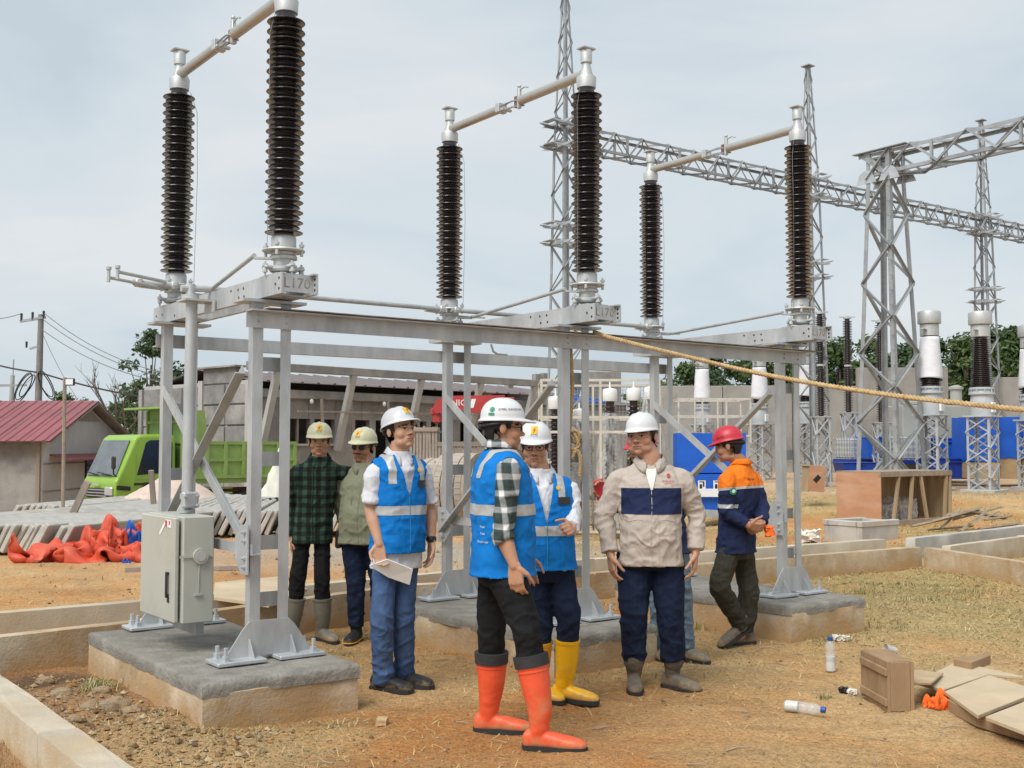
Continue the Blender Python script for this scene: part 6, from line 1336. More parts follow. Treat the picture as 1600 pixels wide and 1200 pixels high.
def folds(me, amp, freq, seed, wt=None):
    """creases: ridged noise along two slanting directions, pushed out along the normals"""
    P = get_co(me); N = get_no(me); wv = np.stack([fbm(P * 3.2 + seed, 2), fbm(P * 3.2 + seed + 7, 2), fbm(P * 3.2 + seed + 13, 2)], 1) * .8; x, y, z = P.T; fx, fy, fz = freq
    Q1 = np.stack([x * fx + z * fz * .45, y * fy, z * fz - x * fx * .5], 1) + seed; Q2 = np.stack([x * fx - z * fz * .55, y * fy, z * fz + x * fx * .6], 1) * 1.35 + seed + 21
    r = 1 - 2.6 * np.abs(vnoise(Q1 + wv)); r2 = 1 - 2.6 * np.abs(vnoise(Q2 + wv)); r3 = 1 - 2.6 * np.abs(vnoise(Q1 * 2.3 + wv * 1.5)); m = np.clip(.5 + 1.2 * vnoise(P * 4.5 + seed + 40), 0, 1)
    d = amp * (np.maximum(r, 0) ** 1.3 * .75 * m + np.maximum(r2, 0) ** 1.3 * .6 * (1 - m) + .22 * r3 - .2)
    if wt is not None: d = d * wt(P)
    set_co(me, P + N * d[:, None])
def loft(b, rings, n=22, p=2.4):
    vs = []; fs = []
    for c, ax, ay in rings:
        for j in range(n):
            t = 2 * math.pi * j / n; ct, st = math.cos(t), math.sin(t); x = math.copysign(abs(ct) ** (2 / p), ct); y = math.copysign(abs(st) ** (2 / p), st); vs.append(c + ax * x + ay * y)
    k = len(rings)
    for i in range(k - 1):
        for j in range(n): fs.append((i * n + j, i * n + (j + 1) % n, (i + 1) * n + (j + 1) % n, (i + 1) * n + j))
    fs += [tuple(range(n))[::-1], tuple(range((k - 1) * n, k * n))]; b.add(vs, fs)
def limb(b, pts, rs, n=14, round_=True):
    P = catm(pts, 5) if len(pts) > 2 else [Vector(p) for p in pts]; m = len(P); rr = []
    for i in range(m): t = i / (m - 1) * (len(rs) - 1); k = min(int(t), len(rs) - 2); rr.append(rs[k] + (rs[k + 1] - rs[k]) * (t - k))
    b.tube(P, rr, n)
    if round_: b.ell(P[0], (rr[0],) * 3, 12, 8); b.ell(P[-1], (rr[-1],) * 3, 12, 8)
def hand(b, w, d, nrm, side, curl=.5, s=1.0, spread=1.0):
    """w wrist, d finger direction, nrm palm-facing direction, side thumb direction"""
    w, d = Vector(w), Vector(d).normalized(); nrm = Vector(nrm); nrm = (nrm - d * nrm.dot(d)).normalized(); t = Vector(side); t = (t - d * t.dot(d) - nrm * t.dot(nrm)).normalized()
    for k, (o, l) in enumerate(((.029, .074), (.0095, .082), (-.0105, .077), (-.0295, .060))):
        o *= s * spread; l *= s; base = w + t * o * 1.0 + d * (.088 * s - abs(o) * .22); b.tube([w + t * o * .55 - d * .012, w + t * o * .85 + d * .04 * s, base], [.015 * s, .0145 * s, .0125 * s], 8); b.ell(base, (.0125 * s,) * 3, 8, 6)
        p = base; ang = 0
        for q, (f, c) in enumerate(((.46, .55), (.31, .9), (.23, .6))):
            ang += curl * c * (1 + .10 * k); dd = d * math.cos(ang) + nrm * math.sin(ang) + t * (.05 * (1.5 - k) * spread); dd.normalize(); q2 = p + dd * l * f; r0 = (.0096, .0088, .0080)[q] * s; b.tube([p, q2], [r0, r0 * .93], 8); b.ell(q2, (r0 * .95,) * 3, 8, 6); p = q2
    p = w + t * .026 * s + d * .018 * s; dd = (d * .62 + t * .72 + nrm * .25).normalized(); q = p + dd * .046 * s; b.tube([w, p, q], [.016 * s, .017 * s, .012 * s], 8); b.ell(q, (.0115 * s,) * 3, 8, 6)
    dd = (d * .86 + t * .25 + nrm * (.2 + .45 * curl)).normalized(); q2 = q + dd * .032 * s; b.tube([q, q2], [.0105 * s, .0095 * s], 8); b.ell(q2, (.009 * s,) * 3, 8, 6); q3 = q2 + (dd + nrm * .4 * curl).normalized() * .024 * s; b.tube([q2, q3], [.009 * s, .008 * s], 8); b.ell(q3, (.008 * s,) * 3, 8, 6)
def head_shapes(b, T, w=1.0, jaw=1.0):
    R3 = T.to_3x3()
    def E(c, r): b.ell(T @ Vector((c[0] * w, c[1], c[2])), (r[0] * w, r[1], r[2]), 16, 12, R3)
    E((0, .018, .045), (.077, .094, .084)); E((0, -.030, -.018), (.063, .060, .085)); E((0, -.034, -.072), (.050 * jaw, .050, .040)); E((0, -.070, -.096), (.022, .018, .016))
    for s in (-1, 1):
        E((s * .040, -.052, -.030), (.027, .028, .030)); E((s * .034 * jaw, -.030, -.075), (.026, .038, .030)); E((s * .030, -.073, .001), (.0165, .0125, .0110)); E((s * .0115, -.093, -.033), (.0095, .012, .008)); E((s * .077, .012, -.006), (.010, .019, .031)); E((s * .033, -.078, .018), (.024, .014, .0085))
    E((0, -.080, .020), (.030, .016, .012)); E((0, -.089, -.006), (.0100, .014, .028)); E((0, -.103, -.028), (.0130, .014, .0115)); E((0, -.083, -.0575), (.024, .0135, .0065)); E((0, -.083, -.070), (.021, .0125, .0075)); E((0, -.072, -.064), (.034, .018, .026))
SKIN = (.46, .25, .155)
def head_paint(P, T, sk, w, beard=0., hairline=.045):
    Q = (P - np.array(T.translation)) @ np.array(T.to_3x3()); x, y, z = Q[:, 0] / w, Q[:, 1], Q[:, 2]; n = len(P); C = np.tile(np.array(sk), (n, 1)); ax = np.abs(x); head = (z > -.135) & (np.abs(y) < .14) & (ax < .12); front = head & (y < -.03)
    nn = fbm(P * 22, 3); C *= (1 + .10 * nn)[:, None]
    def mixc(mask, col, a=1.): C[mask] = C[mask] * (1 - a) + np.array(col) * a
    ck = front & (((ax - .042) / .024) ** 2 + ((z + .028) / .024) ** 2 < 1); mixc(ck, (sk[0] * 1.08, sk[1] * .92, sk[2] * .85), .6)
    if beard: bd = front & (z < -.042) & (ax < .055); mixc(bd, (.05, .035, .03), beard * .5); ms = front & (np.abs(z + .0475) < .0065) & (ax < .028); mixc(ms, (.03, .02, .018), beard)
    lip = front & ((np.abs(z + .0635) < .0115 - .35 * ax) & (ax < .025)); mixc(lip, (sk[0] * .80, sk[1] * .50, sk[2] * .50), .8); ml = front & (np.abs(z + .0635) < .0022) & (ax < .024); mixc(ml, (.06, .025, .02), .85)
    es = front & ((((ax - .0305) / .0165) ** 2 + ((z - .001) / .0062) ** 2) < 1); mixc(es, (.42, .38, .35), .95); lid = front & (((ax - .0305) / .0185) ** 2 + ((z - .0055) / .0038) ** 2 < 1); mixc(lid, (.03, .02, .018), .9)
    ir = front & ((((ax - .0305) / .0068) ** 2 + ((z - .001) / .0064) ** 2) < 1); mixc(ir, (.012, .008, .007))
    br = front & (np.abs(z - .0205 + .10 * (ax - .03)) < .0048) & (ax > .010) & (ax < .052); mixc(br, (.018, .013, .012), .92); nos = front & (((ax - .010) / .005) ** 2 + ((z + .0385) / .0035) ** 2 < 1) & (y < -.085); mixc(nos, (.05, .02, .015), .8)
    hr = head & ((z > hairline + .01) | ((y > .0) & (z > -.030 + .0 * ax) & (ax > .04)) | ((y > .035) & (z > -.075)) | ((y > -.035) & (ax > .066) & (z > .004))) & ~((ax > .080) & (z < .03)); mixc(hr, (.012, .010, .010), .97)
    return C, head
def helmet(rt, T, col, m, visor=.045, tilt=0., ridge=True, band=True, name='hard_hat'):
    n = 40; rows = 16; V = []; F = []; zr = .038
    for i in range(rows + 3):
        for j in range(n):
            a = 2 * math.pi * j / n; f = max(0, -math.sin(a)); fx, fy = math.cos(a), math.sin(a)
            if i == 0: ex = .012 + visor * f ** 2.2; V.append((fx * (.098 + ex * .6), .006 + fy * (.118 + ex), zr - .004 - .010 * f ** 2))
            elif i == 1: ex = .007 + visor * .95 * f ** 2.2; V.append((fx * (.098 + ex * .6), .006 + fy * (.118 + ex), zr + .003 - .009 * f ** 2))
            elif i == 2: V.append((fx * .099, .006 + fy * .119, zr + .008))
            else:
                t = (i - 3) / (rows - 1) * math.pi / 2; c, s = math.cos(t) ** .82, math.sin(t) ** .95; x, y, z = fx * .097 * c, .006 + fy * .117 * c, zr + .012 + s * .100
                if ridge: g = math.exp(-(x / .013) ** 2) * .006 + (math.exp(-((abs(x) - .045) / .010) ** 2) * .004); z += g * s; 
                V.append((x, y, z))
    for i in range(rows + 2):
        for j in range(n): F.append((i * n + j, i * n + (j + 1) % n, (i + 1) * n + (j + 1) % n, (i + 1) * n + j))
    F.append(tuple(range((rows + 2) * n, (rows + 3) * n))); T2 = T @ Matrix.Rotation(tilt, 4, 'X')
    b = MB(); b.add([T2 @ Vector(v) for v in V], F); o = b.build(name, m, rt, 55); q = o.modifiers.new('shell', 'SOLIDIFY'); q.thickness = .004; q.offset = -1
    if band:
        b = MB(); P = []
        for j in range(25): a = math.pi * (-.15 + 1.3 * j / 24); P.append(T2 @ Vector((.086 * math.cos(a), .012 + .104 * math.sin(a), zr - .012 - .018 * max(0, math.sin(a)))))
        b.tube(P, .009, 6); c = T2 @ Vector((0, .116, zr - .034)); b.ell(c, (.018, .014, .018), 10, 8); b.build('headband', M['dark'], o, 50)
    return o, T2
def project(me_src, T, pts):
    return None
def decal(rt, target, c, d, right, up, shapes, m, name, off=.0015):
    """flat polygons (list of lists of (a,b) in metres) laid on a surface by rays from c along d"""
    dg = bpy.context.evaluated_depsgraph_get(); ev = target.evaluated_get(dg); bvh = BVHTree.FromObject(ev, dg); c, d, right, up = Vector(c), Vector(d).normalized(), Vector(right), Vector(up); V = []; F = []
    for poly in shapes:
        bm = bmesh.new(); f = bm.faces.new([bm.verts.new((a, q, 0)) for a, q in poly]); bmesh.ops.triangulate(bm, faces=[f]); bmesh.ops.subdivide_edges(bm, edges=bm.edges[:], cuts=3, use_grid_fill=True); bmesh.ops.triangulate(bm, faces=bm.faces[:]); bm.verts.index_update(); o = len(V); ok = True; last = None
        for v in bm.verts:
            h = bvh.ray_cast(c + right * v.co.x + up * v.co.y - d * .25, d)
            if h[0] is None: h = (c + right * v.co.x + up * v.co.y, -d)
            V.append(h[0] + h[1] * off - d * off)
        F += [tuple(v.index + o for v in f.verts) for f in bm.faces]; bm.free()
    b = MB(); b.V = [tuple(v) for v in V]; b.F = F; me = bpy.data.meshes.new(name); me.from_pydata(b.V, [], b.F); me.polygons.foreach_set('use_smooth', [True] * len(me.polygons)); return put(name, me, m, rt)
def decal_text(rt, target, c, d, right, up, body, size, m, name='lettering', off=.0015):
    dg = bpy.context.evaluated_depsgraph_get(); bvh = BVHTree.FromObject(target.evaluated_get(dg), dg); me = text_mesh(body, size); last = Vector(c) + Vector(d) * .2; c, d, right, up = Vector(c), Vector(d).normalized(), Vector(right), Vector(up)
    for v in me.vertices:
        h = bvh.ray_cast(c + right * v.co.x + up * v.co.y - d * .25, d); v.co = (h[0] - d * off) if h[0] is not None else last; last = v.co.copy()
    me.materials.clear(); return put(name, me, m, rt)
def rect(x0, y0, x1, y1): return [(x0, y0), (x1, y0), (x1, y1), (x0, y1)]
def band_patch(rt, src, planes, m, name, off=.003, th=.0015):
    """a strip of cloth lying on a garment: the garment's faces between cutting planes, lifted a little"""
    bm = bmesh.new(); bm.from_mesh(src)
    for co, no in planes: bmesh.ops.bisect_plane(bm, geom=bm.verts[:] + bm.edges[:] + bm.faces[:], plane_co=Vector(co), plane_no=Vector(no), clear_outer=True)
    if not bm.faces: bm.free(); return None
    bm.normal_update()
    for v in bm.verts: v.co += v.normal * off
    me = bpy.data.meshes.new(name); bm.to_mesh(me); bm.free(); me.materials.clear(); me.polygons.foreach_set('use_smooth', [True] * len(me.polygons)); return put(name, me, m, rt)

def cloth_bump(m, bump, weave=.06):
    N = m.node_tree.nodes; lk = m.node_tree.links.new; c = N.new('ShaderNodeTexCoord'); w = N.new('ShaderNodeTexNoise'); w.inputs['Scale'].default_value = 3.5; w.inputs['Detail'].default_value = 2
    ad = N.new('ShaderNodeVectorMath'); ad.operation = 'MULTIPLY_ADD'; ad.inputs[1].default_value = (.22, .22, .22); lk(c.outputs['Object'], w.inputs['Vector']); lk(w.outputs['Color'], ad.inputs[0]); lk(c.outputs['Object'], ad.inputs[2])
    mp_ = N.new('ShaderNodeMapping'); mp_.inputs['Rotation'].default_value = (.3, .5, .2); mp_.inputs['Scale'].default_value = (1, 1, .8); lk(ad.outputs[0], mp_.inputs[0])
    n0 = N.new('ShaderNodeTexNoise'); n0.inputs['Scale'].default_value = 8.5; n0.inputs['Detail'].default_value = 2.5; n0.inputs['Roughness'].default_value = .45; lk(mp_.outputs[0], n0.inputs['Vector'])
    n1_ = N.new('ShaderNodeMath'); n1_.operation = 'SUBTRACT'; n1_.inputs[1].default_value = .5; lk(n0.outputs['Fac'], n1_.inputs[0]); n = N.new('ShaderNodeMath'); n.operation = 'ABSOLUTE'; lk(n1_.outputs[0], n.inputs[0])
    f = N.new('ShaderNodeTexNoise'); f.inputs['Scale'].default_value = 260; f.inputs['Detail'].default_value = 2; lk(c.outputs['Object'], f.inputs['Vector'])
    b1 = N.new('ShaderNodeBump'); b1.inputs['Strength'].default_value = bump; b1.inputs['Distance'].default_value = .11; b1.invert = True; lk(n.outputs[0], b1.inputs['Height'])
    b2 = N.new('ShaderNodeBump'); b2.inputs['Strength'].default_value = weave * 2; b2.inputs['Distance'].default_value = .004; lk(f.outputs['Fac'], b2.inputs['Height']); lk(b1.outputs[0], b2.inputs['Normal']); lk(b2.outputs[0], N['Principled BSDF'].inputs['Normal'])
def cloth(name, col, rough=.85, bump=.35, bscale=16, var=.08, col2=None, fac=(.45, .7), scale=5, stretch=(1, 1, .7), sheen=0, **k):
    m = mat(name, col, rough, 0, var, scale, 0, 1, col2=col2, fac=fac, stretch=stretch, spec=.2, detail=4, **k); cloth_bump(m, bump); return m
def plaid(name, cols, period, ax=(1, 0, 0), duty=.5, line=None):
    m = bpy.data.materials.new(name); m.use_nodes = True; N = m.node_tree.nodes; lk = m.node_tree.links.new; bs = N['Principled BSDF']; bs.inputs['Roughness'].default_value = .85; bs.inputs['Specular IOR Level'].default_value = .2
    c = N.new('ShaderNodeTexCoord'); nz_ = N.new('ShaderNodeTexNoise'); nz_.inputs['Scale'].default_value = 7; sc = N.new('ShaderNodeVectorMath'); sc.operation = 'MULTIPLY_ADD'; sc.inputs[1].default_value = (.025, .025, .025); lk(c.outputs['Object'], nz_.inputs['Vector']); lk(nz_.outputs['Color'], sc.inputs[0]); lk(c.outputs['Object'], sc.inputs[2])
    def band(v, ph=0., du=duty, soft=.07):
        d = N.new('ShaderNodeVectorMath'); d.operation = 'DOT_PRODUCT'; d.inputs[1].default_value = v; lk(sc.outputs[0], d.inputs[0]); a = N.new('ShaderNodeMath'); a.operation = 'MULTIPLY_ADD'; a.inputs[1].default_value = 1 / period; a.inputs[2].default_value = ph + 50; lk(d.outputs['Value'], a.inputs[0]); f = N.new('ShaderNodeMath'); f.operation = 'PINGPONG'; f.inputs[1].default_value = .5; lk(a.outputs[0], f.inputs[0])
        r = N.new('ShaderNodeMapRange'); r.inputs[1].default_value = du / 2 - soft / 2; r.inputs[2].default_value = du / 2 + soft / 2; lk(f.outputs[0], r.inputs[0]); return r.outputs[0]
    h = band((0, 0, 1)); v = band(ax)
    m1 = N.new('ShaderNodeMixRGB'); m1.inputs[1].default_value = (*cols[0], 1); m1.inputs[2].default_value = (*cols[1], 1); lk(h, m1.inputs[0]); m2 = N.new('ShaderNodeMixRGB'); m2.inputs[1].default_value = (*cols[2], 1); m2.inputs[2].default_value = (*cols[3], 1); lk(h, m2.inputs[0]); m3 = N.new('ShaderNodeMixRGB'); lk(v, m3.inputs[0]); lk(m1.outputs[0], m3.inputs[1]); lk(m2.outputs[0], m3.inputs[2]); oc_ = m3.outputs[0]
    if line:
        for vv in ((0, 0, 1), ax):
            lb = band(vv, .25, .10, .05); lb2 = N.new('ShaderNodeMixRGB'); lb2.inputs[1].default_value = (*line, 1); lk(lb, lb2.inputs[0]); lk(oc_, lb2.inputs[2]); oc_ = lb2.outputs[0]
    lk(oc_, bs.inputs['Base Color']); cloth_bump(m, .35); return m
M['hatwhite'] = mat('white_hard_hat', (.62, .63, .64), .28, 0, .02, 4, spec=.5, coat=.3)
M['hatcream'] = mat('cream_hard_hat', (.56, .54, .36), .35, 0, .03, 4, spec=.45, coat=.2)
M['hatred'] = mat('red_hard_hat', (.50, .03, .05), .4, 0, .1, 6, spec=.45)
M['vest'] = cloth('blue_safety_vest', (.002, .165, .52), .75, .30, 12, .05, (.002, .145, .46))
M['reflect'] = mat('silver_reflective_tape', (.42, .43, .43), .45, .15, .08, 30)
M['polo'] = cloth('white_polo', (.60, .61, .64), .85, .35, 14, .03)
M['jeans_mid'] = cloth('mid_blue_jeans', (.045, .085, .185), .9, .45, 13, .18, (.085, .14, .26), (.5, .72), 4)
M['jeans_dark'] = cloth('dark_blue_jeans', (.008, .014, .036), .9, .45, 13, .2, (.022, .040, .085), (.55, .75), 4)
M['jeans_light'] = cloth('light_blue_jeans', (.13, .18, .23), .9, .4, 13, .12)
M['black'] = cloth('black_trousers', (.009, .009, .010), .85, .5, 12, .2)
M['olive'] = cloth('olive_grey_shirt', (.235, .245, .165), .85, .35, 13, .06)
M['beige'] = cloth('beige_work_shirt', (.43, .375, .325), .85, .4, 12, .05)
M['navy'] = cloth('navy_cloth', (.014, .022, .065), .85, .4, 12, .12)
M['orange'] = cloth('orange_yoke_cloth', (.80, .19, .015), .8, .35, 12, .06)
M['olivedk'] = cloth('dark_olive_trousers', (.040, .038, .028), .85, .5, 12, .15)
M['tee'] = cloth('cream_tee', (.66, .64, .60), .85, .2, 14, .03)
M['bootred'] = mat('orange_red_rubber', (.74, .095, .035), .45, 0, .05, 5, .08, 30, spec=.4, dirt=(.52, .24, .11), dscale=5)
M['bootyel'] = mat('yellow_rubber', (.74, .40, .008), .38, 0, .05, 5, .05, 30, spec=.45, dirt=(.50, .33, .10), dscale=3)
M['bootgrey'] = mat('muddy_grey_boot', (.115, .10, .08), .8, 0, .25, 14, .5, 40, col2=(.20, .155, .105), fac=(.48, .72))
M['bootplain'] = mat('olive_rubber_boot', (.15, .145, .115), .5, 0, .12, 6, .1, 30, col2=(.22, .19, .14), fac=(.55, .8))
M['shoeblk'] = mat('black_shoe', (.014, .014, .015), .6, 0, .3, 20, .3, 120)
M['cuffblk'] = mat('black_boot_cuff', (.03, .03, .032), .75, 0, .15, 15, .2, 60)
for _k in ('bootred', 'bootyel', 'bootplain'): mud(M[_k], .01, .07, (.42, .26, .13), 22, .85)
mud(M['shoeblk'], .01, .05, (.30, .20, .11), 30, .7); mud(M['bootgrey'], .0, .07, (.30, .20, .11), 20, .7)
M['logo_y'] = mat('yellow_logo', (.75, .42, .01), .5); M['logo_r'] = mat('red_logo', (.45, .06, .02), .5); M['logo_b'] = mat('cyan_print', (.02, .22, .38), .5); M['logo_g'] = mat('green_print', (.02, .25, .14), .5)
M['plaid_green'] = plaid('green_black_plaid', [(.008, .010, .009), (.016, .030, .022), (.018, .032, .024), (.040, .085, .055)], .070)
M['plaid_white'] = plaid('white_grey_plaid', [(.036, .054, .050), (.24, .265, .265), (.24, .265, .265), (.66, .64, .63)], .082, (.95, -.3, .15), .66)
M['skinmat'] = vcol_mat('skin', .5, .12, 90, .08, 60, .35)
M['skinmat'].node_tree.nodes['Principled BSDF'].inputs['Subsurface Weight'].default_value = .08

def make_person(q):
    px, py = q['P']; root = G(px, py); Y = root.y; root.z = gz(root.x, root.y) + q.get('dz', 0); rt = thing('person', q['label'], 'person', root, 0, 'people touring the yard')
    def J(p): v = D(p[0], p[1], Y + (p[2] if len(p) > 2 else 0)); return v - Vector((root.x, root.y, 0)) - Vector((0, 0, root.z))
    th = q['yaw']; a = Vector((math.cos(th), math.sin(th), 0)); f = Vector((math.sin(th), -math.cos(th), 0)); up = Vector((0, 0, 1)); H = J(q['H']); C = J(q['C']); k = q.get('girth', 1.); belly = q.get('belly', 0.); sh = q.get('sh', .185); fat = q.get('fat', 1.)
    hy, hp, hr = q['head']; HC = J(q['N']); T = Matrix.Translation(HC) @ Matrix.Rotation(hy, 4, 'Z') @ Matrix.Rotation(hp, 4, 'X') @ Matrix.Rotation(hr, 4, 'Y'); hs = q.get('hs', 1.); T = T @ Matrix.Scale(hs, 4)
    SHL, SHR = C - a * sh - up * .022, C + a * sh - up * .022; SH = (SHL, SHR); NB = C + up * .055 + f * -.005; HIP = (H - a * .075 * k - up * .03, H + a * .075 * k - up * .03)
    def torso(z0, infl, top=True, shrink=1., nk=.062):
        """rings from z0 (fraction below hip in metres) up to the neck"""
        d = C - H; R_ = []
        prof = [(z0, .176 * k, .130 * k, belly * .5), (0., .168 * k, .122 * k, belly * .6), (.22, .160 * k, .118 * k, belly * 1.0), (.42, .160 * k, .115 * k, belly * .85), (.62, .168 * k, .118 * k, belly * .35), (.80, .178 * k * (sh / .185), .116 * k, belly * .1), (.93, .172 * (sh / .185), .095, 0)]
        for t, hw, hd, bl in prof:
            c = H + d * t + f * bl * .5; R_.append((c, a * (hw + infl) * shrink, f * (hd + infl + bl * .5) * shrink))
        R_.append((C + up * .018 + f * -.004, a * (.135 * (sh / .185) + infl * .6) * shrink, f * (.072 + infl * .7) * shrink)); R_.append((C + up * .045 + f * -.004, a * (.092 + infl * .5), f * (.062 + infl * .6)))
        if top: R_.append((NB + up * .02 + f * .004, a * (nk + infl * .2), f * (nk + infl * .2)))
        return R_
    EL = [J(x[0]) for x in q['arms']]; WR = [J(x[1]) for x in q['arms']]; KN = [J(x[0]) for x in q['legs']]; AN = [J(x[1]) for x in q['legs']]
    # ---- body: one continuous skin
    b = MB(); loft(b, torso(-.05, -.016, shrink=.88), 20); head_shapes(b, T, q.get('hw', 1.), q.get('jaw', 1.))
    b.tube([NB - up * .03, NB + up * .03 + f * .008, HC + (T.to_3x3() @ Vector((0, .012, -.06)))], [.066 * fat ** .5, .058 * fat ** .5, .057 * fat ** .5], 16)
    for i in (0, 1):
        s = SH[i] - up * .045; limb(b, [s, (s + EL[i]) / 2, EL[i]], [.036, .042, .036]); mid = EL[i].lerp(WR[i], .35); limb(b, [EL[i], mid, WR[i]], [.038, .041, .0265]); hd = q['arms'][i][2]; hand(b, WR[i], hd[0], hd[1], hd[2], hd[3], q.get('hands', 1.), hd[4] if len(hd) > 4 else 1.)
        limb(b, [HIP[i], KN[i], AN[i]], [.054 * k, .040, .030])
    for i in (0, 1):
        fy = q['legs'][i][2]; fd_ = Vector((math.sin(fy), -math.cos(fy), 0)); g0 = q['legs'][i][4] if len(q['legs'][i]) > 4 else 0.; limb(b, [AN[i], Vector((AN[i].x, AN[i].y, g0 + .06)), Vector((AN[i].x, AN[i].y, g0 + .045)) + fd_ * .07], [.032, .030, .020])
    me = fuse(b, .0052, 3, 'body'); P = get_co(me)
    Rl = np.array(T.to_3x3()); Q = (P - np.array(T.translation)) @ Rl / hs ** 2
    # finer skin on the face so that eyes, brows and lips read
    bm = bmesh.new(); bm.from_mesh(me); bm.verts.ensure_lookup_table(); sel = set(np.nonzero((Q[:, 1] < -.035) & (np.abs(Q[:, 2]) < .115) & (np.abs(Q[:, 0]) < .08))[0].tolist())
    ed = [e for e in bm.edges if e.verts[0].index in sel and e.verts[1].index in sel]; bmesh.ops.subdivide_edges(bm, edges=ed, cuts=1, use_grid_fill=True, smooth=.0); bm.to_mesh(me); bm.free()
    bm = bmesh.new(); bm.from_mesh(me); P = get_co(me); Q = (P - np.array(T.translation)) @ Rl / hs ** 2; bm.verts.ensure_lookup_table()
    sm_ = [bm.verts[int(i)] for i in np.nonzero((np.abs(Q[:, 2] + .03) < .11) & (np.abs(Q[:, 1]) < .12) & (np.abs(Q[:, 0]) < .10) & (((np.abs(Q[:, 0]) > .020) & (Q[:, 2] < -.012) & (np.abs(Q[:, 0]) < .068)) | (Q[:, 2] < -.088)))[0]]
    for _ in range(9): bmesh.ops.smooth_vert(bm, verts=sm_, factor=.5, use_axis_x=True, use_axis_y=True, use_axis_z=True)
    bm.to_mesh(me); bm.free(); P = get_co(me); T1_ = T.copy(); Cc_, _h = head_paint(P * 1.0, T1_ @ Matrix.Scale(1 / hs, 4), q.get('skin', SKIN), q.get('hw', 1.), q.get('beard', 0.)); set_vcol(me, np.clip(Cc_, .004, .9)); me.polygons.foreach_set('use_smooth', [True] * len(me.polygons)); body = put('body', me, M['skinmat'], rt)
    # ---- trousers
    b = MB(); ins = q.get('tucked', .0); tw = q.get('trouser', (.098, .074, .062)); R_ = torso(-.10, .010, False); loft(b, [(H - up * .08, a * .150 * k, f * .112 * k), (H, a * (.172 * k + .004), f * (.124 * k + belly * .3)), (H + (C - H) * .16, a * (.166 * k), f * (.122 * k + belly * .45) + f * 0)], 22)
    for i in (0, 1):
        end = AN[i] if not ins else AN[i].lerp(KN[i], ins); hp_ = H + a * (.088 if i else -.088) * k; pts = [hp_, hp_.lerp(KN[i], .5), KN[i], KN[i].lerp(end, .5), end]; limb(b, pts, [tw[0] * k, tw[0] * .92 * k, tw[1], (tw[1] + tw[2]) / 2, tw[2]], 16, False); b.ell(pts[0], (tw[0] * k, tw[0] * k, tw[0]), 14, 8)
    me = fuse(b, .0075, 5, 'trousers'); zk = (KN[0].z + KN[1].z) / 2; zh = H.z
    folds(me, .0145, (5.5, 5.5, 9), q['seed'], lambda P: .35 + .65 * np.exp(-((P[:, 2] - zk) / .12) ** 2) + .9 * np.exp(-((P[:, 2] - AN[0].z - .08) / .12) ** 2) + .4 * np.exp(-((P[:, 2] - zh + .1) / .08) ** 2)); tr = put('trousers', me, M[q['trousers']], rt)
    # ---- upper garments
    sl = q.get('sleeve', 'long'); hem = q.get('hem', -.10); b = MB(); loft(b, torso(hem, .012), 24)
    for i in (0, 1):
        r = q.get('sleeve_r', (.064, .058, .052, .043)); s = SH[i] - up * (r[0] - .030); e_ = EL[i]; w_ = WR[i]
        if sl == 'short': limb(b, [C + a * sh * (.55 if i else -.55) - up * .03, s, s.lerp(e_, .55), s.lerp(e_, .82)], [.050, r[0], r[1], r[1] + .006], 16, False); b.ell(s, (r[0], r[0], r[0]), 12, 8)
        else:
            end = e_.lerp(w_, .92 if sl == 'long' else .16); limb(b, [C + a * sh * (.55 if i else -.55) - up * .03, s, s.lerp(e_, .55), e_], [.050, r[0], r[1], r[2]], 16, True)
            limb(b, [e_, e_.lerp(end, .5), end], [r[2], (r[2] + r[3]) / 2, r[3]], 16, False)
            if sl == 'long': d_ = (w_ - e_).normalized(); limb(b, [end - d_ * .055, end], [r[3] + .004, r[3] + .003], 16, False)
            else: d_ = (w_ - e_).normalized(); limb(b, [end - d_ * .05, end + d_ * .01], [r[2] + .008, r[2] + .006], 16, False)
    me = fuse(b, .0068, 4, 'shirt'); mel = np.array(EL[0]); mer = np.array(EL[1])
    folds(me, q.get('fold', .015), (7, 7, 8), q['seed'] + 3, lambda P: .6 + .9 * np.exp(-(np.linalg.norm(P - mel, axis=1) / .13) ** 2) + .9 * np.exp(-(np.linalg.norm(P - mer, axis=1) / .13) ** 2) + .4 * np.exp(-((P[:, 2] - H.z - .05) / .12) ** 2)); sho = put('shirt', me, M[q['shirt']], rt); shirt_me = me
    # collar
    col = q.get('collar', q['shirt'])
    if col:
        V = []; F = []; n = 30
        for j in range(n + 1):
            t = j / n; an = -math.pi / 2 + .30 + (2 * math.pi - .60) * t; ca, sa = math.cos(an), math.sin(an); fr = max(0, -sa); dirv = a * ca - f * sa
            rr = .068 * fat ** .55; pin = NB + up * (.036 - .055 * fr) + dirv * rr * .98; ptop = NB + up * (.048 - .058 * fr) + dirv * rr; pout = NB + up * (.010 - .088 * fr ** 2) + dirv * (rr + .024 + .020 * fr); V += [pin - up * .03, ptop, pout]
        for j in range(n):
            for r_ in (0, 1): F.append((j * 3 + r_, (j + 1) * 3 + r_, (j + 1) * 3 + r_ + 1, j * 3 + r_ + 1))
        b = MB(); b.add(V, F); o = b.build('collar', M[col], sho, 60); m_ = o.modifiers.new('cloth', 'SOLIDIFY'); m_.thickness = .004
    ctx = dict(rt=rt, root=root, a=a, f=f, up=up, H=H, C=C, NB=NB, T=T, body=body, shirt=sho, shirt_me=shirt_me, EL=EL, WR=WR, KN=KN, AN=AN, SH=SH, J=J, HC=HC, trousers=tr)
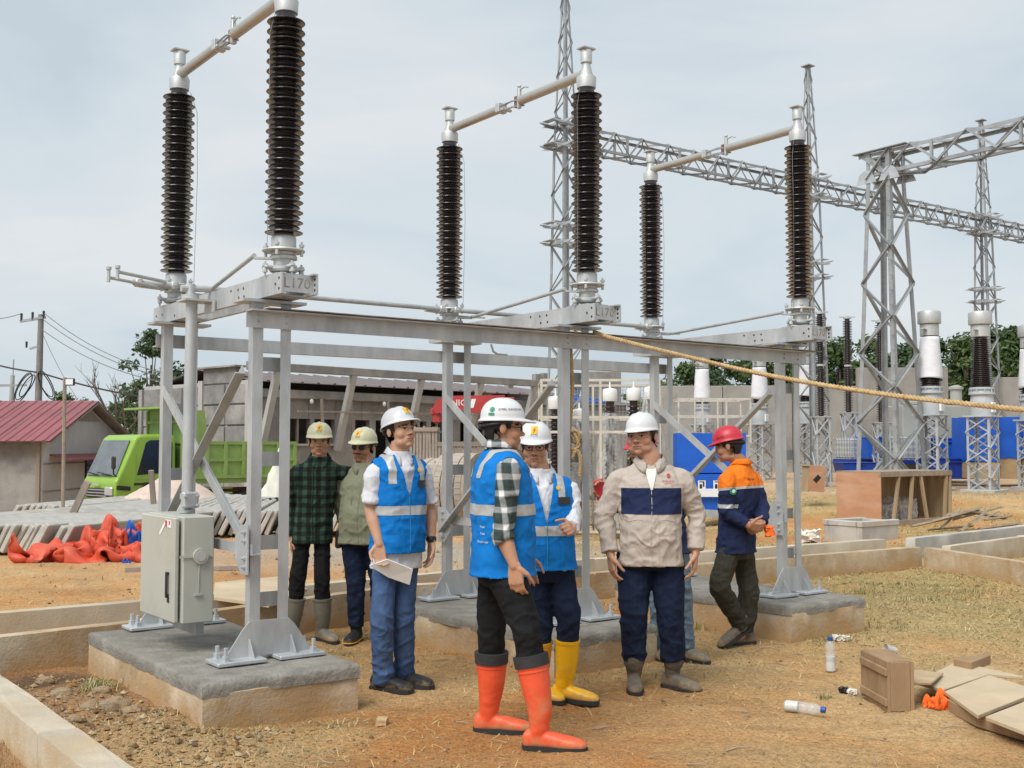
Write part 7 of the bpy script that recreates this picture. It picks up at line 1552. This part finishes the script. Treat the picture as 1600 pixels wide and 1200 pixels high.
    # open neck showing an undershirt
    if q.get('tee'):
        b = MB(); cen = C + up * .0
        for s in (1,):
            pts = [NB + f * .075 + a * .042 + up * .012, NB + f * .075 - a * .042 + up * .012, C + f * (.105 + belly * .1) - up * .11]
            o = decal(rt, sho, C + f * .3 - up * .03, -f, a, up, [[(-.042, .052), (-.02, .040), (.02, .040), (.042, .052), (.006, -.085), (-.006, -.085)]], M[q['tee']], 'undershirt', .003); o.parent = sho
    if q.get('vest'):
        vh = q.get('vest_hem', -.06); b = MB(); loft(b, torso(vh, .030, False), 26); 
        for i in (0, 1): limb(b, [C + a * sh * (.35 if i else -.35) - up * .012, C + a * sh * (.84 if i else -.84) - up * .038], [.056, .062], 14)
        vm = fuse(b, .0068, 4, 'vest'); folds(vm, .012, (6, 6, 8), q['seed'] + 9); bm = bmesh.new(); bm.from_mesh(vm); Vb = C - up * q.get('vdepth', .24)
        for s in (-1, 1):
            e1 = (NB + a * s * .075 + up * .03) - Vb; no = e1.cross(f).normalized(); bmesh.ops.bisect_plane(bm, geom=bm.verts[:] + bm.edges[:] + bm.faces[:], plane_co=Vb, plane_no=no)
            pl = C + a * s * (sh + .018); bmesh.ops.bisect_plane(bm, geom=bm.verts[:] + bm.edges[:] + bm.faces[:], plane_co=pl, plane_no=a * s + up * .22)
        kill = []
        for fc in bm.faces:
            c = fc.calc_center_median(); r = c - Vb; x = r.dot(a); z = r.z; w_top = NB.z + .03 - Vb.z; inV = z > 0 and abs(x) < .075 * z / w_top and (c - C).dot(f) > .0
            arm = any((c - (C + a * s * (sh + .018))).dot(a * s + up * .22) > 0 for s in (-1, 1)); neck = (c - NB).to_2d().length < .082 and c.z > NB.z - .02; hemf = c.z < (H + (C - H) * vh).z + .004
            if inV or (arm and c.z > C.z - .20) or neck or hemf: kill.append(fc)
        bmesh.ops.delete(bm, geom=kill, context='FACES'); bm.to_mesh(vm); bm.free(); vo = put('vest', vm, M['vest'], rt); so = vo.modifiers.new('cloth', 'SOLIDIFY'); so.thickness = .004; so.offset = 1; ctx['vest'] = vo
        zs = q.get('stripe', .42); c0 = H + (C - H) * zs; band_patch(vo, vm, [(c0 + up * .028, up), (c0 - up * .028, -up)], M['reflect'], 'reflective_stripe', .0062)
        for s in (-1, 1):
            c1 = C + a * s * .098; n1 = (a * s * 1.0 - up * -.10).normalized(); band_patch(vo, vm, [(c1 + a * s * .022, a * s + up * .0), (c1 - a * s * .022, -a * s), (c0 + up * .16, -up)], M['reflect'], 'shoulder_stripe', .0062)
        b = MB(); P_ = []
        for t in np.linspace(0, 1, 14):
            z = Vb.z + (H.z - .02 - Vb.z) * t; P_.append((0, z))
        dg = bpy.context.evaluated_depsgraph_get(); bv = BVHTree.FromObject(vo.evaluated_get(dg), dg); pts = []
        for _, z in P_:
            o_ = Vector((Vb.x, Vb.y, z)) + (H - C) * 0 + f * .6; h = bv.ray_cast(o_, -f)
            if h[0] is not None: pts.append(h[0] + f * .002)
        if len(pts) > 3: b.tube(pts, .0028, 5); b.build('zip', M['logo_b'], vo)
    # ---- footwear
    for i in (0, 1):
        boot(ctx, q, i)
    # ---- head wear
    hm, tl = q.get('hat', 'hatwhite'), q.get('hat_tilt', 0.); ho, T2 = helmet(rt, T, None, M[hm], q.get('visor', .045), tl, True, True); ctx['hat'] = ho; ctx['T2'] = T2
    # hair below the helmet
    b = MB(); n = 30; V = []; F = []
    for i in range(9):
        z = .060 - .016 * i
        for j in range(n + 1):
            an = math.pi * (-.16 + 1.32 * j / n); rr = 1.04 - .012 * max(0, i - 3); lim = -.075 if .25 < j / n < .75 else (-.02 + .03 * abs(j / n - .5)); zz = max(z, lim); V.append(T @ Vector((.080 * q.get('hw', 1.) * rr * math.cos(an) * math.sqrt(max(.05, 1 - ((zz - .045) / .16) ** 2)), .016 + .096 * rr * math.sin(an) * math.sqrt(max(.05, 1 - ((zz - .045) / .15) ** 2)), zz)))
    for i in range(8):
        for j in range(n): F.append((i * (n + 1) + j, i * (n + 1) + j + 1, (i + 1) * (n + 1) + j + 1, (i + 1) * (n + 1) + j))
    b.add(V, F); b.build('hair', mat('black_hair', (.012, .010, .010), .6, 0, .3, 60, .6, 200), rt, 60)
    if q.get('glasses'):
        b = MB(); R3 = T
        for s in (-1, 1): b.tube([R3 @ Vector((s * .033 + .023 * math.cos(t), -.094 + .010 * abs(math.cos(t)) * (1 if s * math.cos(t) > 0 else 0), .001 + .016 * math.sin(t))) for t in np.linspace(0, 6.283, 17)], .0019, 5); b.tube([R3 @ Vector((s * .056, -.086, .004)), R3 @ Vector((s * .080, -.04, .004)), R3 @ Vector((s * .083, .012, .006))], .0019, 5)
        b.tube([R3 @ Vector((-.011, -.097, .004)), R3 @ Vector((.011, -.097, .004))], .0019, 5); go = b.build('glasses', M['dark'], rt, 60)
        if q['glasses'] == 'dark':
            b = MB()
            for s in (-1, 1): b.ell(R3 @ Vector((s * .033, -.091, .001)), (.0225, .004, .0155), 14, 8, R3.to_3x3())
            b.each('lens', M['dark'], go, 60)
    return ctx
def boot(ctx, q, i):
    rt, up = ctx['rt'], ctx['up']; fy = q['legs'][i][2]; lift = q['legs'][i][3] if len(q['legs'][i]) > 3 else 0.; d = Vector((math.sin(fy), -math.cos(fy), 0)); s = Vector((d.y, -d.x, 0)) * -1; A = ctx['AN'][i]; kind = q['boot']; m = M[q['bootm']]; gz0 = q['legs'][i][4] if len(q['legs'][i]) > 4 else 0.
    base = Vector((A.x, A.y, gz0)); tp = Matrix.Rotation(lift, 3, s) if lift else Matrix.Identity(3); toe = base + d * .15
    def tr(v): return toe + tp @ (v - toe) if lift else v
    top = kind == 'rubber'; b = MB(); k = q.get('bootk', 1.)
    rings = [(-.085, .022, .030, .045), (-.070, .036, .046, .050), (-.02, .038, .048, .055), (.05, .043, .040, .048), (.11, .050, .034, .040), (.16, .046, .029, .035), (.195, .032, .022, .030), (.208, .014, .012, .026)]
    loft(b, [(tr(base + d * t * k + up * zc), s * hw * k, up * hh) for t, hw, hh, zc in rings], 18, 2.6)
    if top:
        tz = ctx['KN'][i]; sh = A.lerp(tz, q.get('boot_top', .62)); bk = q.get('shaft', 1.); limb(b, [tr(base + up * .035 - d * .02), A + up * .02 - d * .008, A.lerp(sh, .5), sh], [.036 * bk, .052 * bk, .064 * bk, .072 * bk], 18, False)
    else: limb(b, [tr(base + up * .05 - d * .015), A + up * (.03 if kind == 'shoe' else .085)], [.045, .046 if kind == 'shoe' else .054], 16, False)
    me = fuse(b, .006, 4, 'boot'); folds(me, .004 if kind != 'work' else .006, (6, 6, 12), q['seed'] + i * 4, lambda P: .3 + np.exp(-((P[:, 2] - .13) / .06) ** 2)); bo = put('boot' if top else 'shoe', me, m, rt)
    out_ = [(-.092, 0), (-.08, .036), (-.02, .040), (.05, .045), (.11, .054), (.165, .050), (.20, .034), (.214, 0)]; poly = [(t * k, w * k) for t, w in out_] + [(t * k, -w * k) for t, w in out_[::-1][1:-1]]; b = MB(); o = len(b.V); lo = [tr(base + d * t + s * w + up * 0) for t, w in poly]; hi = [tr(base + d * t + s * w + up * .024) for t, w in poly]; n = len(poly); b.add(lo + hi, [tuple(range(n))[::-1], tuple(range(n, 2 * n))] + [(j, (j + 1) % n, n + (j + 1) % n, n + j) for j in range(n)]); so = b.build('sole', M[q.get('sole', 'rubber')], bo)
    if q.get('trim'):
        b = MB(); b.tube([tr(base + d * t * 1.01 + s * w * 1.01 + up * .022) for t, w in poly] + [tr(base + d * poly[0][0] + up * .022)], .004, 5); b.build('sole_trim', M[q['trim']], bo)
    if q.get('cuff') and top:
        sh = A.lerp(ctx['KN'][i], q.get('boot_top', .62)); ax_ = (ctx['KN'][i] - A).normalized(); b = MB(); limb(b, [sh - ax_ * .035, sh + ax_ * .022], [.0765 * q.get('shaft', 1.), .079 * q.get('shaft', 1.)], 20, False); b.build('cuff', M[q['cuff']], bo, 50)
        for tt in (.30, .36): c = A.lerp(sh, tt + .5); b = MB(); limb(b, [c - ax_ * .004, c + ax_ * .004], [.0715 * q.get('shaft', 1.), .0715 * q.get('shaft', 1.)], 20, False); b.build('boot_ridge', m, bo, 50)
    elif top and q.get('boot_top', .62) > .5:
        sh = A.lerp(ctx['KN'][i], q.get('boot_top', .62)); ax_ = (ctx['KN'][i] - A).normalized(); b = MB(); limb(b, [sh - ax_ * .014, sh + ax_ * .002], [.0755, .0765], 20, False); b.build('boot_rim', m, bo, 50)
DN = Vector((0, 0, -1))
def hat_logo(c, s=1.0):                     # yellow square with red bolt and three letters beneath
    T2 = c['T2']; R3 = T2.to_3x3(); d = R3 @ Vector((0, 1, 0)); o = T2 @ Vector((0, -.2, .098)); r, u = R3 @ Vector((1, 0, 0)), R3 @ Vector((0, 0, 1))
    decal(c['rt'], c['hat'], o, d, r, u, [rect(-.019 * s, -.014 * s, .019 * s, .028 * s)], M['logo_y'], 'emblem_field', .002).parent = c['hat']
    decal(c['rt'], c['hat'], o, d, r, u, [[(.006 * s, .024 * s), (-.008 * s, .006 * s), (-.001 * s, .006 * s), (-.006 * s, -.010 * s), (.009 * s, .010 * s), (.002 * s, .010 * s)]], M['logo_r'], 'emblem_bolt', .0032).parent = c['hat']
    decal_text(c['rt'], c['hat'], o - u * .024 * s, d, r, u, 'P L N', .017 * s, M['logo_b'], 'hat_lettering', .002).parent = c['hat']

def seam(ctx, target, pts, r, m, name, d=None):
    """a raised seam laid on a garment through (across, height) points"""
    d = -ctx['f'] if d is None else d; dg = bpy.context.evaluated_depsgraph_get(); bv = BVHTree.FromObject(target.evaluated_get(dg), dg); P = []
    for x, z in pts:
        o = ctx['H'] + ctx['a'] * x + ctx['up'] * z - d * .6; h = bv.ray_cast(o, d)
        if h[0] is not None: P.append(h[0] - d * r * .3)
    if len(P) > 2: b = MB(); b.tube(P, r, 5); return b.build(name, m, target, 60)

# ------------------------------------------------------------ the eight people
down = (DN, None, None, .45)
def hang(side, inward, fwd):     # a relaxed hanging hand: palm faces the thigh, thumb forward
    return (Vector((inward * .10, 0, -1)) + Vector(fwd) * .15, Vector((inward, .15, 0)), Vector(fwd), .55)
p1 = make_person(dict(P=(487, 1000), label='man in green and black checked shirt and cream helmet beside the left frame', yaw=R(8), H=(489, 832), C=(499, 728), N=(499, 690), head=(R(8), R(0), 0), sh=.172, girth=.82, seed=1,
    arms=[((459, 790, .05), (456, 842, .0), (DN, (1, .2, 0), (0, -1, 0), .5)), ((556, 742, .16), (585, 748, .10), (Vector((1, -.1, -.2)), (0, -1, -.5), (0, 0, 1), .5))],
    legs=[((466, 905, -.04), (458, 980, -.02), R(-5)), ((503, 905, -.05), (505, 980, -.02), R(38))], trousers='black', trouser=(.084, .064, .055), tucked=.3, shirt='plaid_green', hem=-.16, collar='plaid_green', boot='rubber', bootm='bootplain', boot_top=.60, hat='hatcream', skin=(.45, .245, .155), visor=.035)); hat_logo(p1)
p2 = make_person(dict(P=(572, 999), label='man in olive shirt and sunglasses behind the white sleeved vest man', yaw=R(-12), H=(570, 838), C=(571, 738), N=(568, 698), head=(R(-22), R(6), R(4)), sh=.182, girth=1.06, belly=.07, fat=1.15, seed=2, skin=(.41, .22, .14), beard=.75, hw=1.05, glasses='dark',
    arms=[((532, 795, .08), (548, 850, .12), (DN, (1, .2, 0), (0, -1, 0), .5)), ((612, 795, .05), (612, 850, .0), (DN, (-1, .2, 0), (0, -1, 0), .5))],
    legs=[((556, 905, -.05), (556, 978, -.02), R(-10)), ((592, 905, -.03), (594, 978, .0), R(15))], trousers='jeans_dark', shirt='olive', hem=-.10, boot='shoe', bootm='shoeblk', trim='logo_y', hat='hatcream', hat_tilt=R(-4), visor=.045)); hat_logo(p2)
p3 = make_person(dict(P=(618, 1082), label='man in blue vest over white polo holding papers, leftmost of the vests', yaw=R(34), H=(619, 868), C=(623, 724), N=(625, 674), head=(R(46), R(-11), 0), sh=.158, girth=.84, belly=.03, seed=3, vdepth=.20, skin=(.50, .29, .19), jaw=1.05, hw=1.02,
    arms=[((579, 796, -.10), (593, 850, -.16), (Vector((.05, -.1, -1)), (.6, -.5, 0), (.6, -.5, 0), .75)), ((672, 796, .14), (674, 848, .06), (Vector((-.02, -.12, -1)), (-.7, -.4, 0), (.3, -.9, 0), .45))],
    legs=[((597, 968, -.10), (599, 1066, -.02), R(62)), ((630, 966, .02), (632, 1056, .10), R(62))], trousers='jeans_mid', trouser=(.092, .072, .064), shirt='polo', sleeve='short', hem=-.13, collar='polo', vest=True, vest_hem=.04, stripe=.50, boot='shoe', bootm='shoeblk', hat='hatwhite', hat_tilt=R(-6))); hat_logo(p3)
p4 = make_person(dict(P=(805, 1152), label='man in blue vest and grey white checked shirt with orange red boots', yaw=R(102), H=(782, 888), C=(783, 718), N=(787, 668), head=(R(97), R(4), 0), sh=.185, girth=1.0, belly=.03, seed=4, skin=(.44, .235, .145), glasses='clear', beard=.25,
    arms=[((786, 836, -.20), (804, 884, -.24), (Vector((.10, -.05, -1)), (.4, .9, 0), (.9, -.4, 0), .55)), ((800, 830, .25), (822, 870, .22), (Vector((.2, 0, -1)), (0, -1, 0), (1, 0, 0), .5))],
    legs=[((820, 975, -.20), (846, 1120, -.24), R(78), 0, .0), ((768, 980, .08), (768, 1098, .10), R(82), 0, .0)], trousers='black', trouser=(.098, .078, .062), tucked=.45, shirt='plaid_white', sleeve='rolled', hem=-.05, collar='plaid_white', vest=True, vest_hem=-.06, stripe=.55, boot='rubber', bootm='bootred', cuff='cuffblk', boot_top=.62, shaft=1.14, bootk=1.08, hat='hatwhite', hat_tilt=R(-4), visor=.05, hands=1.03))
p5 = make_person(dict(P=(868, 1098), label='man in blue vest over white shirt with yellow boots, facing the camera', yaw=R(14), H=(850, 886), C=(843, 752), N=(836, 698), head=(R(-4), R(5), 0), sh=.175, girth=.96, belly=.02, seed=5, skin=(.46, .255, .165), glasses='clear', beard=.3,
    arms=[((806, 830, .05), (812, 880, .0), (DN, (1, .2, 0), (0, -1, 0), .5)), ((896, 806, -.02), (893, 826, -.20), (Vector((-.15, -.75, .1)), (-.8, .1, -.4), (-.1, -.1, 1), 1.5))],
    legs=[((845, 968, -.02), (842, 1072, .04), R(40)), ((888, 966, -.06), (884, 1070, -.02), R(62))], trousers='jeans_dark', tucked=.45, shirt='polo', hem=-.02, collar='polo', vest=True, vest_hem=-.02, stripe=.44, boot='rubber', bootm='bootyel', boot_top=.68, hat='hatwhite', visor=.04)); hat_logo(p5)
p6 = make_person(dict(P=(1018, 1077), label='stout man in beige shirt with navy chest band and muddy grey boots', yaw=R(-4), H=(1016, 868), C=(1016, 735), N=(1003, 682), head=(R(-30), R(0), R(-3)), sh=.192, girth=1.10, belly=.055, fat=1.35, hw=1.13, jaw=1.18, seed=6, skin=(.46, .255, .165),
    arms=[((944, 806, .02), (954, 868, -.06), (Vector((.12, -.1, -1)), (1, .3, 0), (.3, -.9, 0), .5)), ((1088, 802, .02), (1087, 864, -.06), (Vector((-.1, -.1, -1)), (-1, .3, 0), (-.3, -.9, 0), .5))],
    legs=[((990, 962, -.06), (991, 1050, -.01), R(-4)), ((1048, 962, -.06), (1053, 1048, -.01), R(40))], trousers='jeans_dark', trouser=(.102, .084, .074), tucked=.22, shirt='beige', sleeve_r=(.076, .070, .062, .050), hem=-.10, tee='tee', collar='beige', boot='rubber', bootm='bootgrey', boot_top=.33, hat='hatwhite', visor=.03, hands=1.08, fold=.017))
p7 = make_person(dict(P=(1160, 1008), label='man in navy and orange jacket and red helmet walking left, hands behind his back', yaw=R(-132), H=(1150, 856), C=(1156, 738), N=(1138, 697), head=(R(-112), R(12), 0), sh=.182, girth=.96, seed=7, skin=(.40, .21, .13),
    arms=[((1192, 796, .02), (1190, 818, -.14), (Vector((-.7, -.15, -.45)), (.2, .8, .3), (.1, -.3, 1), 1.2)), ((1134, 800, -.16), (1170, 821, -.22), (Vector((.8, -.1, -.15)), (.1, .8, .4), (0, -.3, 1), 1.1))],
    legs=[((1170, 925, .06), (1164, 985, .10), R(-70)), ((1124, 915, -.10), (1158, 978, .02), R(-62), R(24), .02)], trousers='olivedk', trouser=(.092, .078, .068), shirt='navy', hem=-.06, collar='orange', boot='work', bootm='bootgrey', hat='hatred', visor=.035))
p8 = make_person(dict(P=(1050, 1034), label='man in light jeans hidden behind the stout man in beige', yaw=R(-35), H=(1044, 858), C=(1022, 748), N=(1003, 703), head=(R(-55), R(8), 0), sh=.172, girth=.9, seed=8, skin=(.40, .21, .13), hs=.98,
    arms=[((966, 790, -.04), (944, 776, -.10), (Vector((-.5, -.2, .8)), (.4, -.8, .1), (-.8, -.3, .1), .8)), ((1062, 795, .12), (1050, 830, .05), (DN, (1, 0, 0), (0, -1, 0), .5))],
    legs=[((1030, 930, -.03), (1028, 1012, .06), R(10)), ((1066, 930, -.03), (1073, 1014, .0), R(35))], trousers='jeans_light', trouser=(.085, .066, .060), shirt='navy', hem=-.04, collar='navy', boot='work', bootm='bootplain', hat='hatred', visor=.03))

# ------------------------------------------------------------ things on the clothes and in the hands
def chest(c, t, x): return c['H'] + (c['C'] - c['H']) * t + c['a'] * x + c['f'] * .45
for c, nm in ((p3, 'BIDANG'), (p5, 'TJP U')):
    v = c['vest']; a, f, up = c['a'], c['f'], c['up']; o = chest(c, .78, .105); pt = decal(c['rt'], v, o, -f, a, up, [rect(-.042, -.022, .042, .022)], M['dark'], 'name_patch', .004); pt.parent = v
    decal_text(c['rt'], v, o, -f, a, up, nm, .020, M['white'], 'patch_lettering', .0056).parent = v; o = chest(c, .93, .085); decal(c['rt'], v, o, -f, a, up, [[(.012 * math.cos(t) - .012, .012 * math.sin(t)) for t in np.linspace(0, 6.0, 12)]], M['logo_y'], 'round_badge', .004).parent = v
    decal_text(c['rt'], v, o + a * .016, -f, a, up, 'ID', .018, M['white'], 'badge_lettering', .004).parent = v
v = p4['vest']; d = Vector((.45, 1, 0)).normalized(); r = Vector((1, -.45, 0)).normalized()
for k, (z, s) in enumerate(((.225, 'Tepat'), (.190, 'Teliti'), (.150, 'Terpercaya'))): decal_text(p4['rt'], v, p4['H'] + Vector((-.155, -.3, z)), d, r, Vector((0, 0, 1)), s, .016, M['white'], 'back_lettering', .005).parent = v
T2 = p4['T2']; R3 = T2.to_3x3(); decal_text(p4['rt'], p4['hat'], T2 @ Vector((-.25, -.022, .092)), R3 @ Vector((1, 0, 0)), R3 @ Vector((0, -1, 0)), R3 @ Vector((0, 0, 1)), 'SEMBIL KANGUN', .017, M['dark'], 'hat_lettering', .002).parent = p4['hat']
decal(p4['rt'], p4['hat'], T2 @ Vector((-.16, .16, .080)), R3 @ Vector((1, -1.1, 0)), R3 @ Vector((-1.1, -1, 0)).normalized(), R3 @ Vector((0, 0, 1)), [[(.013 * math.cos(t), .013 + .013 * math.sin(t)) for t in np.linspace(0, 6.0, 14)], rect(-.016, -.018, .014, -.006)], M['logo_g'], 'hat_emblem', .002).parent = p4['hat']
for c, xs in ((p1, .0), (p2, .01)):
    hh_ = (c['C'] - c['H']).length; seam(c, c['shirt'], [(xs + .004 * math.sin(t * 8), hh_ * (1.0 - 1.12 * t)) for t in np.linspace(0, 1, 26)], .0026, M['olive'] if c is p2 else M['black'], 'placket')
    seam(c, c['shirt'], [(xs + .03 + .003 * math.sin(t * 6), hh_ * (.98 - 1.1 * t)) for t in np.linspace(0, 1, 26)], .0014, M['olive'] if c is p2 else M['black'], 'placket_edge')
hh_ = (p2['C'] - p2['H']).length; seam(p2, p2['shirt'], [(-.13, hh_ * .75), (-.13, hh_ * .5), (-.09, hh_ * .47), (-.05, hh_ * .5), (-.05, hh_ * .75), (-.09, hh_ * .755), (-.13, hh_ * .75)], .0018, M['olive'], 'pocket_seam')
for c in (p3, p5):
    for s in (-1, 1): seam(c, c['vest'], [(s * .05, .14), (s * .05, .03), (s * .13, .03), (s * .13, .14), (s * .09, .145), (s * .05, .14)], .0016, M['vest'], 'pocket_seam')
# beige shirt: navy band, placket, red emblem, pockets
c = p6; a, f, up = c['a'], c['f'], c['up']; z1 = c['H'] + (c['C'] - c['H']) * .80; z0 = c['H'] + (c['C'] - c['H']) * .50
band_patch(c['shirt'], c['shirt_me'], [(z1, up), (z0, -up), (c['C'] + f * .02, -f), (c['C'] + a * .182, a), (c['C'] - a * .182, -a)], M['navy'], 'chest_band', .0028)
hh_ = (c['C'] - c['H']).length; seam(c, c['shirt'], [(.004 * math.sin(t * 7), hh_ * (.86 - .95 * t)) for t in np.linspace(0, 1, 24)], .0028, M['beige'], 'placket')
seam(c, c['shirt'], [(.045 + .003 * math.sin(t * 9), hh_ * (.46 - .55 * t)) for t in np.linspace(0, 1, 14)], .0018, M['beige'], 'placket_edge')
for s in (-1, 1): seam(c, c['shirt'], [(s * (.05 + .10 * t), hh_ * .43 + .006 * math.sin(t * 5)) for t in np.linspace(0, 1, 10)], .0022, M['beige'], 'pocket_seam')
decal(c['rt'], c['shirt'], chest(c, .93, .105), -f, a, up, [[(.011 * math.cos(t), .008 + .011 * math.sin(t)) for t in np.linspace(0, 6.0, 9)]], M['redlab'], 'round_emblem', .004).parent = c['shirt']
decal_text(c['rt'], c['shirt'], chest(c, .88, .105), -f, a, up, 'BUDI JAYA', .016, M['redlab'], 'emblem_lettering', .004).parent = c['shirt']
decal_text(c['rt'], c['shirt'], chest(c, .855, .105), -f, a, up, 'ELEKTRIK', .012, M['redlab'], 'emblem_lettering', .004).parent = c['shirt']
# navy jacket: orange yoke, grey piping, sleeve bands and green badge
c = p7; a, f, up = c['a'], c['f'], c['up']; yk = c['H'] + (c['C'] - c['H']) * .80
band_patch(c['shirt'], c['shirt_me'], [(yk, -up - f * .12)], M['orange'], 'orange_yoke', .003)
band_patch(c['shirt'], c['shirt_me'], [(yk, up + f * .12), (yk - up * .018, -up - f * .12)], M['reflect'], 'reflective_piping', .0035)
band_patch(c['shirt'], c['shirt_me'], [(c['H'] + (c['C'] - c['H']) * .59, up), (c['H'] + (c['C'] - c['H']) * .54, -up), (c['C'] + a * .145, -a)], M['reflect'], 'sleeve_stripe', .0035)
s = c['SH'][1].lerp(c['EL'][1], .42); decal(c['rt'], c['shirt'], s + Vector((-.03, -.5, 0)), Vector((.15, 1, 0)), Vector((1, -.15, 0)), up, [[(.026 * math.cos(t), .026 * math.sin(t)) for t in np.linspace(0, 6.0, 14)]], M['logo_g'], 'round_badge', .006).parent = c['shirt']
decal(c['rt'], c['shirt'], s + Vector((-.03, -.5, 0)), Vector((.15, 1, 0)), Vector((1, -.15, 0)), up, [[(.012 * math.cos(t), .012 * math.sin(t)) for t in np.linspace(0, 6.0, 10)]], M['white'], 'badge_mark', .0075).parent = c['shirt']
decal_text(c['rt'], c['shirt'], c['C'] + Vector((.10, -.5, -.05)), Vector((-.1, 1, 0)), Vector((1, .1, 0)), up, 'TEKNIK', .022, M['navy'], 'back_lettering', .006).parent = c['shirt']
T2 = c['T2']; R3 = T2.to_3x3(); decal_text(c['rt'], c['hat'], T2 @ Vector((.2, -.03, .07)), R3 @ Vector((-1, 0, 0)), R3 @ Vector((0, 1, 0)), R3 @ Vector((0, 0, 1)), 'RAYA', .024, M['dark'], 'hat_lettering', .002).parent = c['hat']
# orange glove held by the walking man
g = c['WR'][0] + Vector((.015, -.05, -.03)); b = wobble_box((0, 0, 0), (.06, .05, .07), 6, .02, 3); o = b.build('orange_glove', M['orcloth'], None, 60, c['root'] + g + Vector((.02, -.02, -.03))); tag(o, 'orange glove held behind the back of the walking man', 'glove')
# folded papers in the vest man's hand
w = p3['root'] + p3['WR'][0]; P_ = [D(577, 884, w.y - .03), D(605, 874, w.y - .06), D(645, 890, w.y - .02), D(640, 914, w.y + .02), D(606, 902, w.y + .0)]; b = MB(); cen = sum(P_, Vector()) / 5; nn_ = (P_[1] - P_[0]).cross(P_[3] - P_[0]).normalized(); b.add([p - cen for p in P_] + [p - cen + nn_ * .006 for p in P_], [(0, 1, 2, 3, 4), (9, 8, 7, 6, 5)] + [(i, (i + 1) % 5, 5 + (i + 1) % 5, 5 + i) for i in range(5)])
o = b.build('folded_papers', M['white'], None, None, cen); tag(o, 'folded white papers held by the man in the white polo', 'papers')
# watch
b = MB(); w0, e0 = p3['WR'][1], p3['EL'][1]; ax_ = (e0 - w0).normalized(); limb(b, [w0 + ax_ * .012, w0 + ax_ * .032], [.0325, .0335], 16, False); b.box(w0 + ax_ * .022 + Vector((.0, -.034, 0)), (.034, .012, .034), None, .004); o = b.build('wrist_watch', M['dark'], None, 50, p3['root']); tag(o, 'black watch on the wrist of the white polo man', 'watch')
# red handset held by the hidden man
h = p8['root'] + p8['WR'][0] + Vector((-.03, -.03, .05)); b = MB(); b.box((0, 0, 0), (.075, .016, .145), None, .008); b.box((0, -.006, 0), (.066, .010, .132)); o = b.build('red_phone', M['hatred'], None, None, h); o.rotation_euler = (.1, -.25, .3); tag(o, 'red phone held by the man hidden behind the beige shirt', 'phone')
# ring
w = p4['WR'][0]; hd_ = Vector((.10, -.05, -1)).normalized(); b = MB(); b.lathe([(.0105, -.003), (.0112, 0), (.0105, .003)], w + hd_ * .125 + Vector((.0, .012, 0)), 12); o = b.build('gold_ring', mat('gold', (.6, .38, .1), .25, .9), None, 60, p4['root']); tag(o, 'gold ring on the hand of the man in orange red boots', 'ring')
# pouch on the olive man's belt
b = MB(); b.box((0, 0, 0), (.05, .06, .14), None, .012); o = b.build('belt_pouch', M['dark'], None, None, p2['root'] + p2['H'] + Vector((-.20, -.02, -.02))); tag(o, 'black pouch on the belt of the man in the olive shirt', 'pouch')
